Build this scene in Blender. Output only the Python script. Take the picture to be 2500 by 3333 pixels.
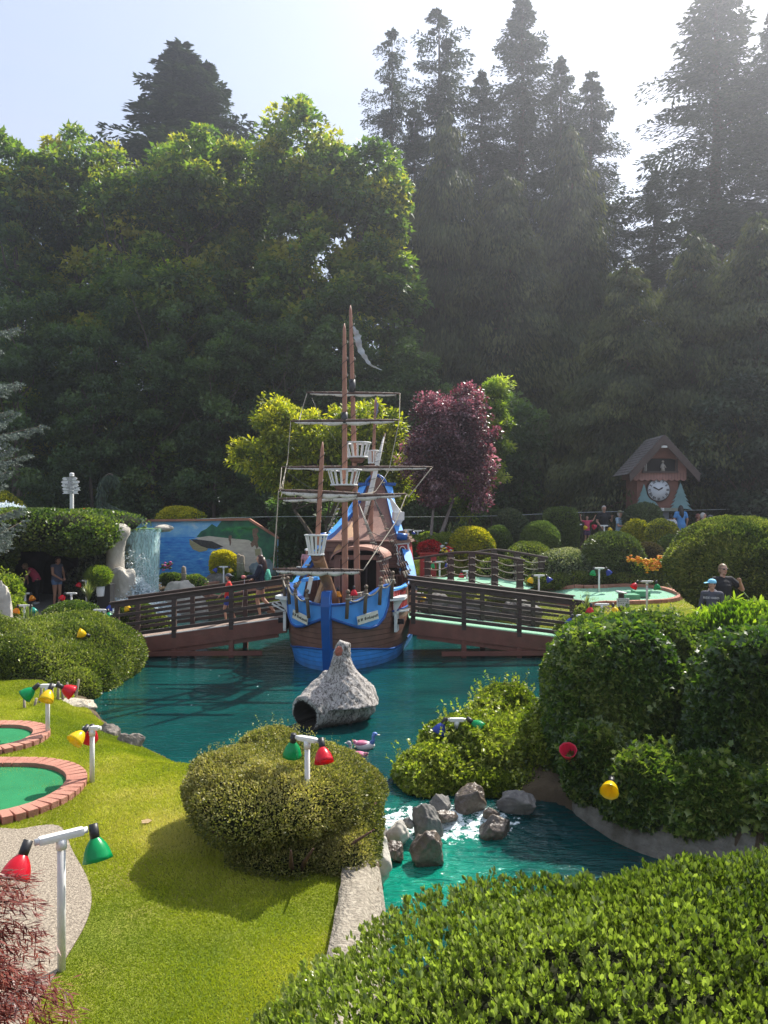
import bpy, bmesh, math, random
import numpy as np
from mathutils import Vector, Matrix, Euler

R = math.radians
random.seed(7)
rng = np.random.default_rng(11)
for o in list(bpy.data.objects): bpy.data.objects.remove(o)
scene = bpy.context.scene
COL = scene.collection

# ---------------------------------------------------------------- camera
CZ = 3.6                       # eye height above the pond
cam_d = bpy.data.cameras.new('camera'); cam = bpy.data.objects.new('camera', cam_d); COL.objects.link(cam)
cam.location = (0, 0, CZ); cam.rotation_euler = (R(90), 0, 0)
cam_d.sensor_fit = 'HORIZONTAL'; cam_d.sensor_width = 36; cam_d.lens = 36.0
cam_d.clip_start = 0.05; cam_d.clip_end = 2000
scene.camera = cam
# ---------------------------------------------------------------- sun and sky
SUN_EL, SUN_AZ = R(49), R(38)          # azimuth measured from +Y towards +X
sd = bpy.data.lights.new('sun', 'SUN'); sd.energy = 4.0; sd.angle = R(0.5); sd.color = (1.0, 0.95, 0.86)
sun = bpy.data.objects.new('sun', sd); COL.objects.link(sun)
sdir = Vector((math.sin(SUN_AZ)*math.cos(SUN_EL), math.cos(SUN_AZ)*math.cos(SUN_EL), math.sin(SUN_EL)))
sun.rotation_euler = sdir.to_track_quat('Z', 'Y').to_euler(); sun.location = (20, 30, 60)
world = bpy.data.worlds.new('World'); scene.world = world; world.use_nodes = True
wn = world.node_tree; wn.nodes.clear()
def N(nt, t, **kw):
    n = nt.nodes.new(t)
    for k, v in kw.items(): setattr(n, k, v)
    return n
sky = N(wn, 'ShaderNodeTexSky', sky_type='NISHITA', sun_disc=False, sun_elevation=SUN_EL, sun_rotation=SUN_AZ,
        air_density=1.0, dust_density=2.0, ozone_density=1.0, altitude=50)
bg = N(wn, 'ShaderNodeBackground'); bg.inputs['Strength'].default_value = 0.118
wo = N(wn, 'ShaderNodeOutputWorld')
tc = N(wn, 'ShaderNodeTexCoord'); mp = N(wn, 'ShaderNodeMapping'); mp.inputs['Scale'].default_value = (1.2, 1.2, 7.0)
mp.inputs['Rotation'].default_value = (R(8), R(14), 0)
nz = N(wn, 'ShaderNodeTexNoise'); nz.inputs['Scale'].default_value = 1.6; nz.inputs['Detail'].default_value = 7; nz.inputs['Roughness'].default_value = .58
cr = N(wn, 'ShaderNodeValToRGB'); cr.color_ramp.elements[0].position = .30; cr.color_ramp.elements[1].position = .82
cr.color_ramp.elements[0].color = (.45, .45, .45, 1); cr.color_ramp.elements[1].color = (.80, .80, .80, 1)
mx = N(wn, 'ShaderNodeMix', data_type='RGBA'); mx.inputs['B'].default_value = (2.95, 3.2, 3.75, 1)
L = wn.links.new
L(tc.outputs['Generated'], mp.inputs['Vector']); L(mp.outputs[0], nz.inputs['Vector']); L(nz.outputs['Fac'], cr.inputs[0])
L(cr.outputs['Color'], mx.inputs['Factor']); L(sky.outputs[0], mx.inputs['A']); L(mx.outputs['Result'], bg.inputs['Color']); L(bg.outputs[0], wo.inputs['Surface'])
scene.view_settings.view_transform = 'Standard'; scene.view_settings.look = 'None'
scene.view_settings.exposure = 1.05; scene.view_settings.gamma = 1
scene.view_settings.use_curve_mapping = False
scene.cycles.max_bounces = 8; scene.cycles.transparent_max_bounces = 8
scene.cycles.volume_bounces = 0; scene.cycles.use_denoising = True
scene.cycles.sample_clamp_indirect = 4.0

# ---------------------------------------------------------------- helpers
def at(px, py, D):              # photo pixel and distance -> a point of the place
    return Vector(((px-1250)/2500*D, D, CZ-(py-1667)/2500*D))
def smooth(e0, e1, x):
    t = np.clip((x-e0)/(e1-e0), 0, 1); return t*t*(3-2*t)

def tag(o, label=None, cat=None, group=None, kind=None):
    if label: o['label'] = label
    if cat: o['category'] = cat
    if group: o['group'] = group
    if kind: o['kind'] = kind
    return o
def thing(name, label, cat, loc=(0, 0, 0), rz=0, group=None):
    o = bpy.data.objects.new(name, None); COL.objects.link(o); o.empty_display_size = .2
    o.location = loc; o.rotation_euler = (0, 0, rz)
    return tag(o, label, cat, group)
def link(name, me, parent=None, label=None):
    o = bpy.data.objects.new(name, me); COL.objects.link(o)
    if parent: o.parent = parent
    if label: o['label'] = label
    return o
def copy_tree(o, parent=None):
    c = o.copy(); COL.objects.link(c); c.parent = parent
    for ch in [x for x in bpy.data.objects if x.parent == o]: copy_tree(ch, c)
    return c

_seed = [100]
def noise3(P, freq, seed=0, octs=3):
    """smooth pseudo-noise in about -1..1 for an (n,3) array"""
    r = np.random.default_rng(seed+17)
    out = np.zeros(len(P)); amp = 1.0; tot = 0
    for o_ in range(octs):
        for k in range(4):
            d = r.normal(size=3); d /= np.linalg.norm(d)
            out += amp*np.sin(P @ d*freq*(1+.35*k)+r.uniform(0, 6.28))/2.2
        tot += amp; amp *= .5; freq *= 2.1
    return out/tot

def np_mesh(name, V, F, mats, rnd=None, smooth_=False, matidx=None, nverts=None):
    """V (n,3); F (m,k) same-size faces, or a list of arrays"""
    me = bpy.data.meshes.new(name)
    Fs = F if isinstance(F, list) else [F]
    me.vertices.add(len(V)); me.vertices.foreach_set('co', np.asarray(V, dtype=np.float32).ravel())
    loops = np.concatenate([f.ravel() for f in Fs]).astype(np.int32)
    sizes = np.concatenate([np.full(len(f), f.shape[1]) for f in Fs]).astype(np.int32)
    starts = np.concatenate([[0], np.cumsum(sizes)[:-1]]).astype(np.int32)
    me.loops.add(len(loops)); me.loops.foreach_set('vertex_index', loops)
    me.polygons.add(len(sizes)); me.polygons.foreach_set('loop_start', starts); me.polygons.foreach_set('loop_total', sizes)
    if matidx is not None: me.polygons.foreach_set('material_index', np.asarray(matidx, dtype=np.int32))
    if smooth_: me.polygons.foreach_set('use_smooth', np.ones(len(sizes), dtype=bool))
    for m in mats: me.materials.append(m)
    if rnd is not None:
        a = me.attributes.new('rnd', 'FLOAT', 'POINT'); a.data.foreach_set('value', np.asarray(rnd, dtype=np.float32))
    me.update(calc_edges=True); me.validate()
    return me

# ---------------------------------------------------------------- materials
def new_mat(name):
    m = bpy.data.materials.new(name); m.use_nodes = True
    nt = m.node_tree; b = nt.nodes['Principled BSDF']; return m, nt, b
MATS = {}
def plain(name, col, rough=.6, var=.12, scale=6.0, bump=0.0, bscale=30.0, metal=0.0, spec=.5, col2=None, coat=0.0, stretch=None, dirt=0.0):
    """a painted or natural surface: base colour with mottling, dirt and bump"""
    if name in MATS: return MATS[name]
    m, nt, b = new_mat(name); l = nt.links.new
    tc = N(nt, 'ShaderNodeTexCoord'); mp = N(nt, 'ShaderNodeMapping')
    if stretch: mp.inputs['Scale'].default_value = stretch
    l(tc.outputs['Object'], mp.inputs['Vector'])
    n1 = N(nt, 'ShaderNodeTexNoise'); n1.inputs['Scale'].default_value = scale; n1.inputs['Detail'].default_value = 6
    l(mp.outputs[0], n1.inputs['Vector'])
    r = N(nt, 'ShaderNodeValToRGB'); e = r.color_ramp.elements
    e[0].position, e[1].position = .3, .7
    c2 = col2 or tuple(min(1, c*(1+var)) for c in col)
    e[0].color = (*[c*(1-var) for c in col], 1) if not col2 else (*col, 1); e[1].color = (*c2, 1)
    l(n1.outputs['Fac'], r.inputs[0])
    if dirt > 0:
        n3 = N(nt, 'ShaderNodeTexNoise'); n3.inputs['Scale'].default_value = scale*.45; n3.inputs['Detail'].default_value = 9; n3.inputs['Roughness'].default_value = .7
        r3 = N(nt, 'ShaderNodeValToRGB'); r3.color_ramp.elements[0].position = .5; r3.color_ramp.elements[1].position = .72
        r3.color_ramp.elements[1].color = (dirt, dirt, dirt, 1)
        mm = N(nt, 'ShaderNodeMix', data_type='RGBA'); mm.inputs['B'].default_value = (.09, .08, .05, 1)
        l(mp.outputs[0], n3.inputs['Vector']); l(n3.outputs['Fac'], r3.inputs[0]); l(r3.outputs['Color'], mm.inputs['Factor']); l(r.outputs['Color'], mm.inputs['A'])
        l(mm.outputs['Result'], b.inputs['Base Color'])
    else: l(r.outputs['Color'], b.inputs['Base Color'])
    b.inputs['Roughness'].default_value = rough; b.inputs['Metallic'].default_value = metal
    b.inputs['Specular IOR Level'].default_value = spec; b.inputs['Coat Weight'].default_value = coat
    if bump > 0:
        n2 = N(nt, 'ShaderNodeTexNoise'); n2.inputs['Scale'].default_value = bscale; n2.inputs['Detail'].default_value = 8
        bp = N(nt, 'ShaderNodeBump'); bp.inputs['Strength'].default_value = bump; bp.inputs['Distance'].default_value = .03
        l(mp.outputs[0], n2.inputs['Vector']); l(n2.outputs['Fac'], bp.inputs['Height']); l(bp.outputs[0], b.inputs['Normal'])
    MATS[name] = m; return m

def leaf_mat(name, cols, trans=.35, rough=.5, spec=.35, patch=.25, tcol=None, pscale=.8):
    """leaves: three tones picked leaf by leaf, a broad tint from plant to plant, and light through the blade"""
    if name in MATS: return MATS[name]
    m, nt, b = new_mat(name); l = nt.links.new
    at_ = N(nt, 'ShaderNodeAttribute', attribute_name='rnd')
    r = N(nt, 'ShaderNodeValToRGB'); e = r.color_ramp.elements
    e[0].color = (*cols[0], 1); e[0].position = .08; e[1].color = (*cols[-1], 1); e[1].position = .95
    for i, c in enumerate(cols[1:-1]):
        k = e.new(.1+.85*(i+1)/(len(cols)-1)); k.color = (*c, 1)
    l(at_.outputs['Fac'], r.inputs[0])
    tc = N(nt, 'ShaderNodeTexCoord'); n1 = N(nt, 'ShaderNodeTexNoise'); n1.inputs['Scale'].default_value = pscale; n1.inputs['Detail'].default_value = 3
    l(tc.outputs['Object'], n1.inputs['Vector'])
    mr = N(nt, 'ShaderNodeMapRange'); mr.inputs['From Min'].default_value = .3; mr.inputs['From Max'].default_value = .7
    mr.inputs['To Min'].default_value = 1-patch; mr.inputs['To Max'].default_value = 1+patch
    l(n1.outputs['Fac'], mr.inputs['Value'])
    mu = N(nt, 'ShaderNodeVectorMath', operation='SCALE'); l(r.outputs['Color'], mu.inputs[0]); l(mr.outputs[0], mu.inputs['Scale'])
    l(mu.outputs[0], b.inputs['Base Color']); b.inputs['Roughness'].default_value = rough; b.inputs['Specular IOR Level'].default_value = spec
    t = N(nt, 'ShaderNodeBsdfTranslucent'); tm = N(nt, 'ShaderNodeVectorMath', operation='MULTIPLY')
    tm.inputs[1].default_value = tcol or (1.9, 2.1, .75); l(mu.outputs[0], tm.inputs[0]); l(tm.outputs[0], t.inputs['Color'])
    ms = N(nt, 'ShaderNodeMixShader'); ms.inputs[0].default_value = trans
    l(b.outputs[0], ms.inputs[1]); l(t.outputs[0], ms.inputs[2]); l(ms.outputs[0], nt.nodes['Material Output'].inputs['Surface'])
    MATS[name] = m; return m

# ---------------------------------------------------------------- solid shape collector
class MB:
    def __init__(s): s.bm = bmesh.new(); s.mats = []
    def mi(s, m):
        if m not in s.mats: s.mats.append(m)
        return s.mats.index(m)
    def _fin(s, faces, m, sm=False):
        i = s.mi(m) if m else 0
        for f in faces: f.material_index = i; f.smooth = sm
    def box(s, c, size, m, rot=None, bevel=0.0):
        """centre, full size, Euler or Matrix"""
        ret = bmesh.ops.create_cube(s.bm, size=1); vs = ret['verts']
        M = Matrix.Translation(Vector(c)) @ ((rot if isinstance(rot, Matrix) else Euler(rot).to_matrix()).to_4x4() if rot is not None else Matrix.Identity(4)) @ Matrix.Diagonal((*size, 1))
        bmesh.ops.transform(s.bm, matrix=M, verts=vs)
        faces = list({f for v in vs for f in v.link_faces}); s._fin(faces, m)
        if bevel > 0:
            es = list({e for v in vs for e in v.link_edges})
            r = bmesh.ops.bevel(s.bm, geom=es, offset=bevel, segments=2, affect='EDGES', profile=.7)
            s._fin(r['faces'], m)
        return s
    def beam(s, a, b, w, h, m, up=(0, 0, 1), bevel=0.0):
        """box from a to b with width w (sideways) and height h (along up)"""
        a, b = Vector(a), Vector(b); d = b-a; L_ = d.length
        if L_ < 1e-6: return s
        y = d/L_; z = Vector(up); x = y.cross(z)
        if x.length < 1e-4: x = y.cross(Vector((1, 0, 0)))
        x.normalize(); z = x.cross(y)
        M = Matrix((x, y, z)).transposed()
        return s.box((a+b)/2, (w, L_, h), m, M, bevel)
    def tube(s, pts, rad, m, seg=8, cap=True, sm=True, closed=False):
        pts = [Vector(p) for p in pts]; n = len(pts)
        rads = rad if isinstance(rad, (list, tuple, np.ndarray)) else [rad]*n
        rings = []; prev = None
        for i, p in enumerate(pts):
            if closed: t = pts[(i+1) % n]-pts[i-1]
            else: t = (pts[min(i+1, n-1)]-pts[max(i-1, 0)])
            if t.length < 1e-9: t = Vector((0, 0, 1))
            t.normalize()
            if prev is None:
                x = t.cross(Vector((0, 0, 1)))
                if x.length < 1e-3: x = t.cross(Vector((0, 1, 0)))
            else:
                x = prev-t*prev.dot(t)
                if x.length < 1e-6: x = t.cross(Vector((0, 1, 0)))
            x.normalize(); prev = x; y = t.cross(x)
            rings.append([s.bm.verts.new(p+(x*math.cos(2*math.pi*k/seg)+y*math.sin(2*math.pi*k/seg))*rads[i]) for k in range(seg)])
        fs = []
        for i in range(n if closed else n-1):
            a, b = rings[i], rings[(i+1) % n]
            for k in range(seg): fs.append(s.bm.faces.new((a[k], a[(k+1) % seg], b[(k+1) % seg], b[k])))
        s._fin(fs, m, sm)
        if cap and not closed: s._fin([s.bm.faces.new(rings[0][::-1]), s.bm.faces.new(rings[-1])], m)
        return s
    def lathe(s, prof, m, origin=(0, 0, 0), M=None, seg=24, sm=True, wob=None):
        """prof: list of (radius, z)"""
        M = M or Matrix.Identity(4); o = Vector(origin); rings = []
        for i, (r, z) in enumerate(prof):
            ring = []
            for k in range(seg):
                a = 2*math.pi*k/seg; rr = r*(wob(a, i) if wob else 1)
                ring.append(s.bm.verts.new(o+(M @ Vector((rr*math.cos(a), rr*math.sin(a), z)))))
            rings.append(ring)
        fs = []
        for a, b in zip(rings, rings[1:]):
            for k in range(seg): fs.append(s.bm.faces.new((a[k], a[(k+1) % seg], b[(k+1) % seg], b[k])))
        s._fin(fs, m, sm); return s
    def prism(s, pts, n, thick, m):
        """polygon pts (coplanar) extruded by thick along n"""
        n = Vector(n).normalized()*thick; pts = [Vector(p) for p in pts]
        a = [s.bm.verts.new(p) for p in pts]; b = [s.bm.verts.new(p+n) for p in pts]
        fs = [s.bm.faces.new(a[::-1]), s.bm.faces.new(b)]
        k = len(pts)
        for i in range(k): fs.append(s.bm.faces.new((a[i], a[(i+1) % k], b[(i+1) % k], b[i])))
        s._fin(fs, m); return s
    def grid(s, P, m, sm=True, close=False):
        """P: list of rows of points"""
        V = [[s.bm.verts.new(Vector(p)) for p in row] for row in P]; fs = []
        for a, b in zip(V, V[1:]):
            k = len(a)
            for j in range(k if close else k-1): fs.append(s.bm.faces.new((a[j], a[(j+1) % k], b[(j+1) % k], b[j])))
        s._fin(fs, m, sm); return fs
    def ball(s, c, r, m, seg=12, sub=None):
        ret = bmesh.ops.create_icosphere(s.bm, subdivisions=sub or 2, radius=1)
        rr = r if isinstance(r, (tuple, list)) else (r, r, r)
        bmesh.ops.transform(s.bm, matrix=Matrix.Translation(Vector(c)) @ Matrix.Diagonal((*rr, 1)), verts=ret['verts'])
        s._fin(list({f for v in ret['verts'] for f in v.link_faces}), m, True); return s
    def build(s, name, parent=None, label=None, fix=False):
        if fix: bmesh.ops.recalc_face_normals(s.bm, faces=s.bm.faces)
        me = bpy.data.meshes.new(name); s.bm.to_mesh(me); s.bm.free()
        for m in s.mats: me.materials.append(m)
        return link(name, me, parent, label)

# ---------------------------------------------------------------- leaves
LEAF = {   # templates: (along, across, lift) and faces
    'rhomb': (np.array([(0, 0, 0), (.5, .5, .06), (1, 0, 0), (.5, -.5, .06)]), [np.array([[0, 1, 2, 3]])]),
    'oval': (np.array([(0, 0, 0), (.3, .42, .12), (.72, .40, .10), (1, 0, 0), (.72, -.40, .10), (.3, -.42, .12)]), [np.array([[0, 1, 2, 3], [0, 3, 4, 5]])]),
    'blade': (np.array([(0, -.5, 0), (0, .5, 0), (1, 0, 0)]), [np.array([[0, 1, 2]])]),
    'ivy': (np.array([(0, 0, 0), (.10, .42, 0), (.42, .30, .05), (.50, .58, 0), (.68, .20, .04), (1, 0, -.06), (.68, -.20, .04), (.50, -.58, 0), (.42, -.30, .05), (.10, -.42, 0), (.45, 0, -.02)]),
            [np.array([[0, 1, 2, 10], [0, 10, 8, 9], [10, 2, 3, 4], [10, 6, 7, 8], [10, 4, 5, 6]])]),
    'maple': (np.array([(0, 0, 0), (.25, .5, 0), (.45, .22, .05), (1, 0, -.05), (.45, -.22, .05), (.25, -.5, 0)]), [np.array([[0, 1, 2, 3], [0, 3, 4, 5]])]),
}
def unit(A):
    return A/np.maximum(np.linalg.norm(A, axis=1, keepdims=True), 1e-9)
def leaves(P, T, Nn, Ln, Wn, shape, rnd):
    """returns V, F, rnd for leaves at P growing along T with face normal near Nn"""
    tv, tf = LEAF[shape]; n = len(P); k = len(tv)
    T = unit(T); B = unit(np.cross(Nn, T)); Nn = np.cross(T, B)
    Ln = np.broadcast_to(Ln, n)[:, None, None]; Wn = np.broadcast_to(Wn, n)[:, None, None]
    V = P[:, None, :]+T[:, None, :]*tv[None, :, 0:1]*Ln+B[:, None, :]*tv[None, :, 1:2]*Wn+Nn[:, None, :]*tv[None, :, 2:3]*Wn
    off = (np.arange(n)*k)[:, None, None]
    F = [(f[None]+off).reshape(-1, f.shape[1]) for f in tf]
    return V.reshape(-1, 3), F, np.repeat(rnd, k)
def rand_dirs(n, r=None):
    r = r or rng; return unit(r.normal(size=(n, 3)))

def ico(sub):
    bm = bmesh.new(); bmesh.ops.create_icosphere(bm, subdivisions=sub, radius=1)
    V = np.array([v.co[:] for v in bm.verts]); F = np.array([[v.index for v in f.verts] for f in bm.faces]); bm.free(); return V, F
ICO3 = ico(3); ICO4 = ico(4)
def supr(d, R3, pw):
    """radius of a superellipsoid along unit directions d"""
    return 1/(np.sum(np.abs(d/R3)**pw, axis=1)**(1/pw))
def blob_r(d, b):
    R3 = np.array(b['r']); r0 = supr(d, R3, b.get('pw', 2.0))
    P = d*r0[:, None]
    return r0*(1+b.get('amp', .06)*noise3(P, b.get('fr', 3.0), b.get('seed', 1), 3))
def shrub(name, blobs, n, ln, wd, mat, shape='rhomb', zmin=None, core=.86, depth=.10, out=.7, up=.35, jit=.8, seed=1, parent=None,
          sprouts=0, spl=.25, coremat=None, hang=0.0, rbias=0.0, rtop=0.0, cl=1, fuzz=.035, ff=7.0):
    """leafy mass over a union of lumpy ellipsoids; n leaves in all"""
    r = np.random.default_rng(seed)
    area = np.array([b['r'][0]*b['r'][1]+b['r'][0]*b['r'][2]+b['r'][1]*b['r'][2] for b in blobs]); cnt = (n*1.25*area/area.sum()).astype(int)
    Ps, Ns, Dp = [], [], []
    for b, c in zip(blobs, cnt):
        d = rand_dirs(c*3, r); R3 = np.array(b['r'])
        w = np.linalg.norm(d*(R3[[1, 0, 0]]*R3[[2, 2, 1]]), axis=1); d = d[r.uniform(0, w.max(), len(d)) < w]      # even cover
        d = d[:c*2]
        rr = blob_r(d, b); dep = depth*r.uniform(0, 1, len(d))**1.6-.012*r.uniform(0, 1, len(d))
        P = d*(rr*(1-dep))[:, None]+np.array(b['c']); nn = unit(d/R3**1.3)
        k = np.ones(len(P), bool)
        if zmin is not None: k &= P[:, 2] > zmin
        for b2 in blobs:
            if b2 is b: continue
            q = P-np.array(b2['c']); ql = np.linalg.norm(q, axis=1); k &= ql > blob_r(unit(q), b2)*(1-depth*.9)
        k &= (nn[:, 1] < .55) | (r.uniform(0, 1, len(P)) < .45)
        P, nn, dep = P[k][:c//cl], nn[k][:c//cl], dep[k][:c//cl]
        P = P+nn*(fuzz*float(np.mean(R3))**.5*noise3(P, ff, seed+31, 3))[:, None]
        Ps.append(P); Ns.append(nn); Dp.append(dep)
    P = np.concatenate(Ps); nn = np.concatenate(Ns); n_ = len(P); rd = rand_dirs(n_, r)
    if cl > 1:      # rosettes of leaves at shoot tips
        ax = unit(nn*out+rd*.55+np.array([0, 0, up])); P = np.repeat(P, cl, 0); nn = np.repeat(nn, cl, 0); ax = np.repeat(ax, cl, 0); n_ = len(P); rd = unit(rand_dirs(n_, r)*1.1+ax*.5)
        P = P+rd*ln*.15-ax*(r.uniform(0, 1, n_)*ln*.9)[:, None]
    T = unit(nn*out+rd*jit+np.array([0, 0, up-hang]))
    Nf = unit(nn+rand_dirs(n_, r)*.7)
    q = r.uniform(.7, 1.25, n_) if cl == 1 else r.uniform(.45, 1.4, n_)
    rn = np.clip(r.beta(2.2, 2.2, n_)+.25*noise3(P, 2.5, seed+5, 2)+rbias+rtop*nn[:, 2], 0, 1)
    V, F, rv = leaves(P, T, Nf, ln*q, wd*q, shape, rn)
    Vs, Fs, Rs = [V], [F], [rv]; base = len(V); mats = [mat]
    if sprouts:
        k = r.choice(np.where(nn[:, 2] > .1)[0] if (nn[:, 2] > .1).sum() > 5 else np.arange(n_), sprouts)
        S0 = P[k]; dirs = unit(nn[k]*.7+np.array([0, 0, .9])+rand_dirs(sprouts, r)*.5); m_ = 9
        tt = np.linspace(0, 1, m_)[None, :, None]
        SP = (S0[:, None, :]+dirs[:, None, :]*tt*(spl*r.uniform(.4, 1.1, sprouts))[:, None, None]).reshape(-1, 3)
        SD = np.repeat(dirs, m_, 0); ns = len(SP)
        V2, F2, r2 = leaves(SP, unit(SD*.5+rand_dirs(ns, r)*.9), rand_dirs(ns, r)+np.array([0, 0, .5]), ln*r.uniform(.6, 1, ns), wd*r.uniform(.6, 1, ns), shape, np.clip(r.uniform(.45, 1, ns), 0, 1))
        Vs.append(V2); Fs.append([f+base for f in F2]); Rs.append(r2); base += len(V2)
    allF = []; mi = []
    for fs in Fs:
        for f in fs: allF.append(f); mi.append(np.zeros(len(f)))
    if core:
        cm = coremat or plain('core_shade', (.022, .026, .012), .95, .4, 14, spec=.1, bump=.8, bscale=40); mats.append(cm)  # solid near-black core, shade between the leaves put into its colour
        for b in blobs:
            iv, jf = ICO4; rr = blob_r(iv, b)*core; cv = iv*rr[:, None]+np.array(b['c'])
            if zmin is not None: cv[:, 2] = np.maximum(cv[:, 2], zmin-.05)
            Vs.append(cv); allF.append(jf+base); mi.append(np.ones(len(jf))); Rs.append(np.full(len(cv), .3)); base += len(cv)
    me = np_mesh(name, np.concatenate(Vs), allF, mats, np.concatenate(Rs), matidx=np.concatenate(mi))
    return link(name, me, parent)
def B(px, py, D, rx, ry, rz, **k):
    p = at(px, py, D); return dict(c=tuple(p), r=(rx, ry, rz), **k)
# ================================================================ the ground, pond, lawns
def gp(px, py, z=0.0):
    D = (CZ-z)*2500/(py-1667); return ((px-1250)/2500*D, D)
POND = [gp(285, 2285), gp(330, 2350), gp(400, 2410), gp(470, 2445), gp(560, 2490), gp(640, 2530), gp(800, 2590), gp(1000, 2650), (-.30, 8.75), (-.28, 8.2),
        (-.20, 7.8), (-.07, 7.3), (-.03, 6.7), (-.05, 6.0), (-.1, 4.7), (1, 4.3), (4, 4.6), (6.5, 5.6), (6.5, 6.8), (5, 7.35), (3.93, 7.9), (3.28, 8.25),
        (2.8, 8.7), (2.42, 9.15), (2.15, 9.55), (1.5, 9.75), (.85, 9.8), (.5, 10.3), (.75, 11.2), (1.5, 11.9), (2.7, 12.2), (3.2, 13.2), (3.7, 15), (4.3, 17), (4.35, 19),
        (3.9, 21), (3.4, 23), (2.6, 25), (1.5, 26.4), (0, 27.2), (-2, 27.8), (-4, 28.0), (-7, 27.8), (-7.6, 29), (-10.4, 29.2), (-10.3, 27),
        (-9.2, 26), (-8.3, 24), (-7.4, 21.3), (-6.7, 19.6), (-6.0, 18), (-5.75, 16.6), (-5.6, 15.6), (-5.7, 14.7)]
def poly_sd(X, Y, poly):
    """signed distance, positive inside"""
    P = np.array(poly); Q = np.roll(P, -1, 0); d = np.full(X.shape, 1e9); ins = np.zeros(X.shape, bool)
    for (x0, y0), (x1, y1) in zip(P, Q):
        ex, ey = x1-x0, y1-y0; t = np.clip(((X-x0)*ex+(Y-y0)*ey)/(ex*ex+ey*ey+1e-12), 0, 1)
        d = np.minimum(d, np.hypot(X-(x0+t*ex), Y-(y0+t*ey)))
        c = ((y0 > Y) != (y1 > Y)) & (X < (x1-x0)*(Y-y0)/(y1-y0+1e-12)+x0); ins ^= c
    return np.where(ins, d, -d)
def base_h(X, Y):
    near = np.interp(Y, [1.4, 3.9, 4.4], [2.0, .42, .36])
    Lh = np.interp(Y, [4.4, 5.2, 9, 14, 24, 28, 33, 45, 120], [.36, .36, .40, .40, .40, .55, .80, 1.0, 1.2])
    Rh = np.interp(Y, [4.4, 9, 12, 15, 20, 22, 32, 36, 120], [.36, .45, .75, .90, .95, 1.0, 2.0, 2.2, 2.4])
    w = smooth(-2.5, 2.0, X+.10*(28-Y)*(Y < 28))
    h = Lh*(1-w)+Rh*w
    return np.where(Y < 4.4, near, h)
def ground_h(X, Y):
    X = np.asarray(X, float); Y = np.asarray(Y, float)
    h = base_h(X, Y); sd_ = poly_sd(X, Y, POND)
    sharp = smooth(9.9, 9.1, Y)
    bank = np.minimum(h, (.07+.27*sharp)+np.clip(-sd_, 0, 9)*(.40+.5*sharp))
    inner = -.7-.2*sharp
    return np.where(sd_ > 0, bank+(inner-bank)*smooth(0, .18, sd_), bank)
def gh(x, y): return float(ground_h(np.array([x]), np.array([y]))[0])
def on(px, py0, D=None):
    """ground point under a photo pixel column at distance D"""
    x = (px-1250)/2500*D; return Vector((x, D, gh(x, D)))

soil = plain('soil_bed', (.075, .055, .035), .95, .35, 3.0, bump=.6, bscale=25, col2=(.12, .09, .055), spec=.2)
xs = np.unique(np.concatenate([np.linspace(-260, -16, 30), np.linspace(-16, 14, 300), np.linspace(14, 260, 30)]))
ys = np.unique(np.concatenate([np.linspace(-12, 4, 30), np.linspace(4, 33, 320), np.linspace(33, 60, 40), np.linspace(60, 600, 30)]))
GX, GY = np.meshgrid(xs, ys); GZ = ground_h(GX.ravel(), GY.ravel())
nx, ny = len(xs), len(ys); idx = np.arange(nx*ny).reshape(ny, nx)
F = np.stack([idx[:-1, :-1], idx[:-1, 1:], idx[1:, 1:], idx[1:, :-1]], -1).reshape(-1, 4)
g = link('ground', np_mesh('ground', np.stack([GX.ravel(), GY.ravel(), GZ], 1), F, [soil], smooth_=True)); tag(g, kind='structure')

def pt_in(X, Y, poly): return poly_sd(X, Y, poly) > 0
def sheet(name, poly, mat, lift, step, hfun=None, uvn=None, edge_in=0.0):
    """a sheet over the ground inside poly, its outline followed exactly"""
    bm = bmesh.new(); P = []
    m = len(poly)
    for i in range(m):
        a, b = Vector(poly[i]), Vector(poly[(i+1) % m]); k = max(1, int((b-a).length/step))
        for j in range(k): P.append(a+(b-a)*j/k)
    vs = [bm.verts.new((p.x, p.y, 0)) for p in P]; f = bm.faces.new(vs)
    xs_ = [p.x for p in P]; ys_ = [p.y for p in P]
    x = math.floor(min(xs_)/step)*step
    while x < max(xs_):
        bmesh.ops.bisect_plane(bm, geom=bm.verts[:]+bm.edges[:]+bm.faces[:], plane_co=(x, 0, 0), plane_no=(1, 0, 0)); x += step
    y = math.floor(min(ys_)/step)*step
    while y < max(ys_):
        bmesh.ops.bisect_plane(bm, geom=bm.verts[:]+bm.edges[:]+bm.faces[:], plane_co=(0, y, 0), plane_no=(0, 1, 0)); y += step
    V = np.array([v.co[:] for v in bm.verts]); h = (hfun or ground_h)(V[:, 0], V[:, 1])+lift
    for v, z in zip(bm.verts, h): v.co.z = z
    bmesh.ops.recalc_face_normals(bm, faces=bm.faces)
    if sum(f.normal.z for f in bm.faces) < 0: bmesh.ops.reverse_faces(bm, faces=bm.faces)
    for f in bm.faces: f.smooth = True
    me = bpy.data.meshes.new(name); bm.to_mesh(me); bm.free(); me.materials.append(mat)
    return link(name, me)

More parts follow.
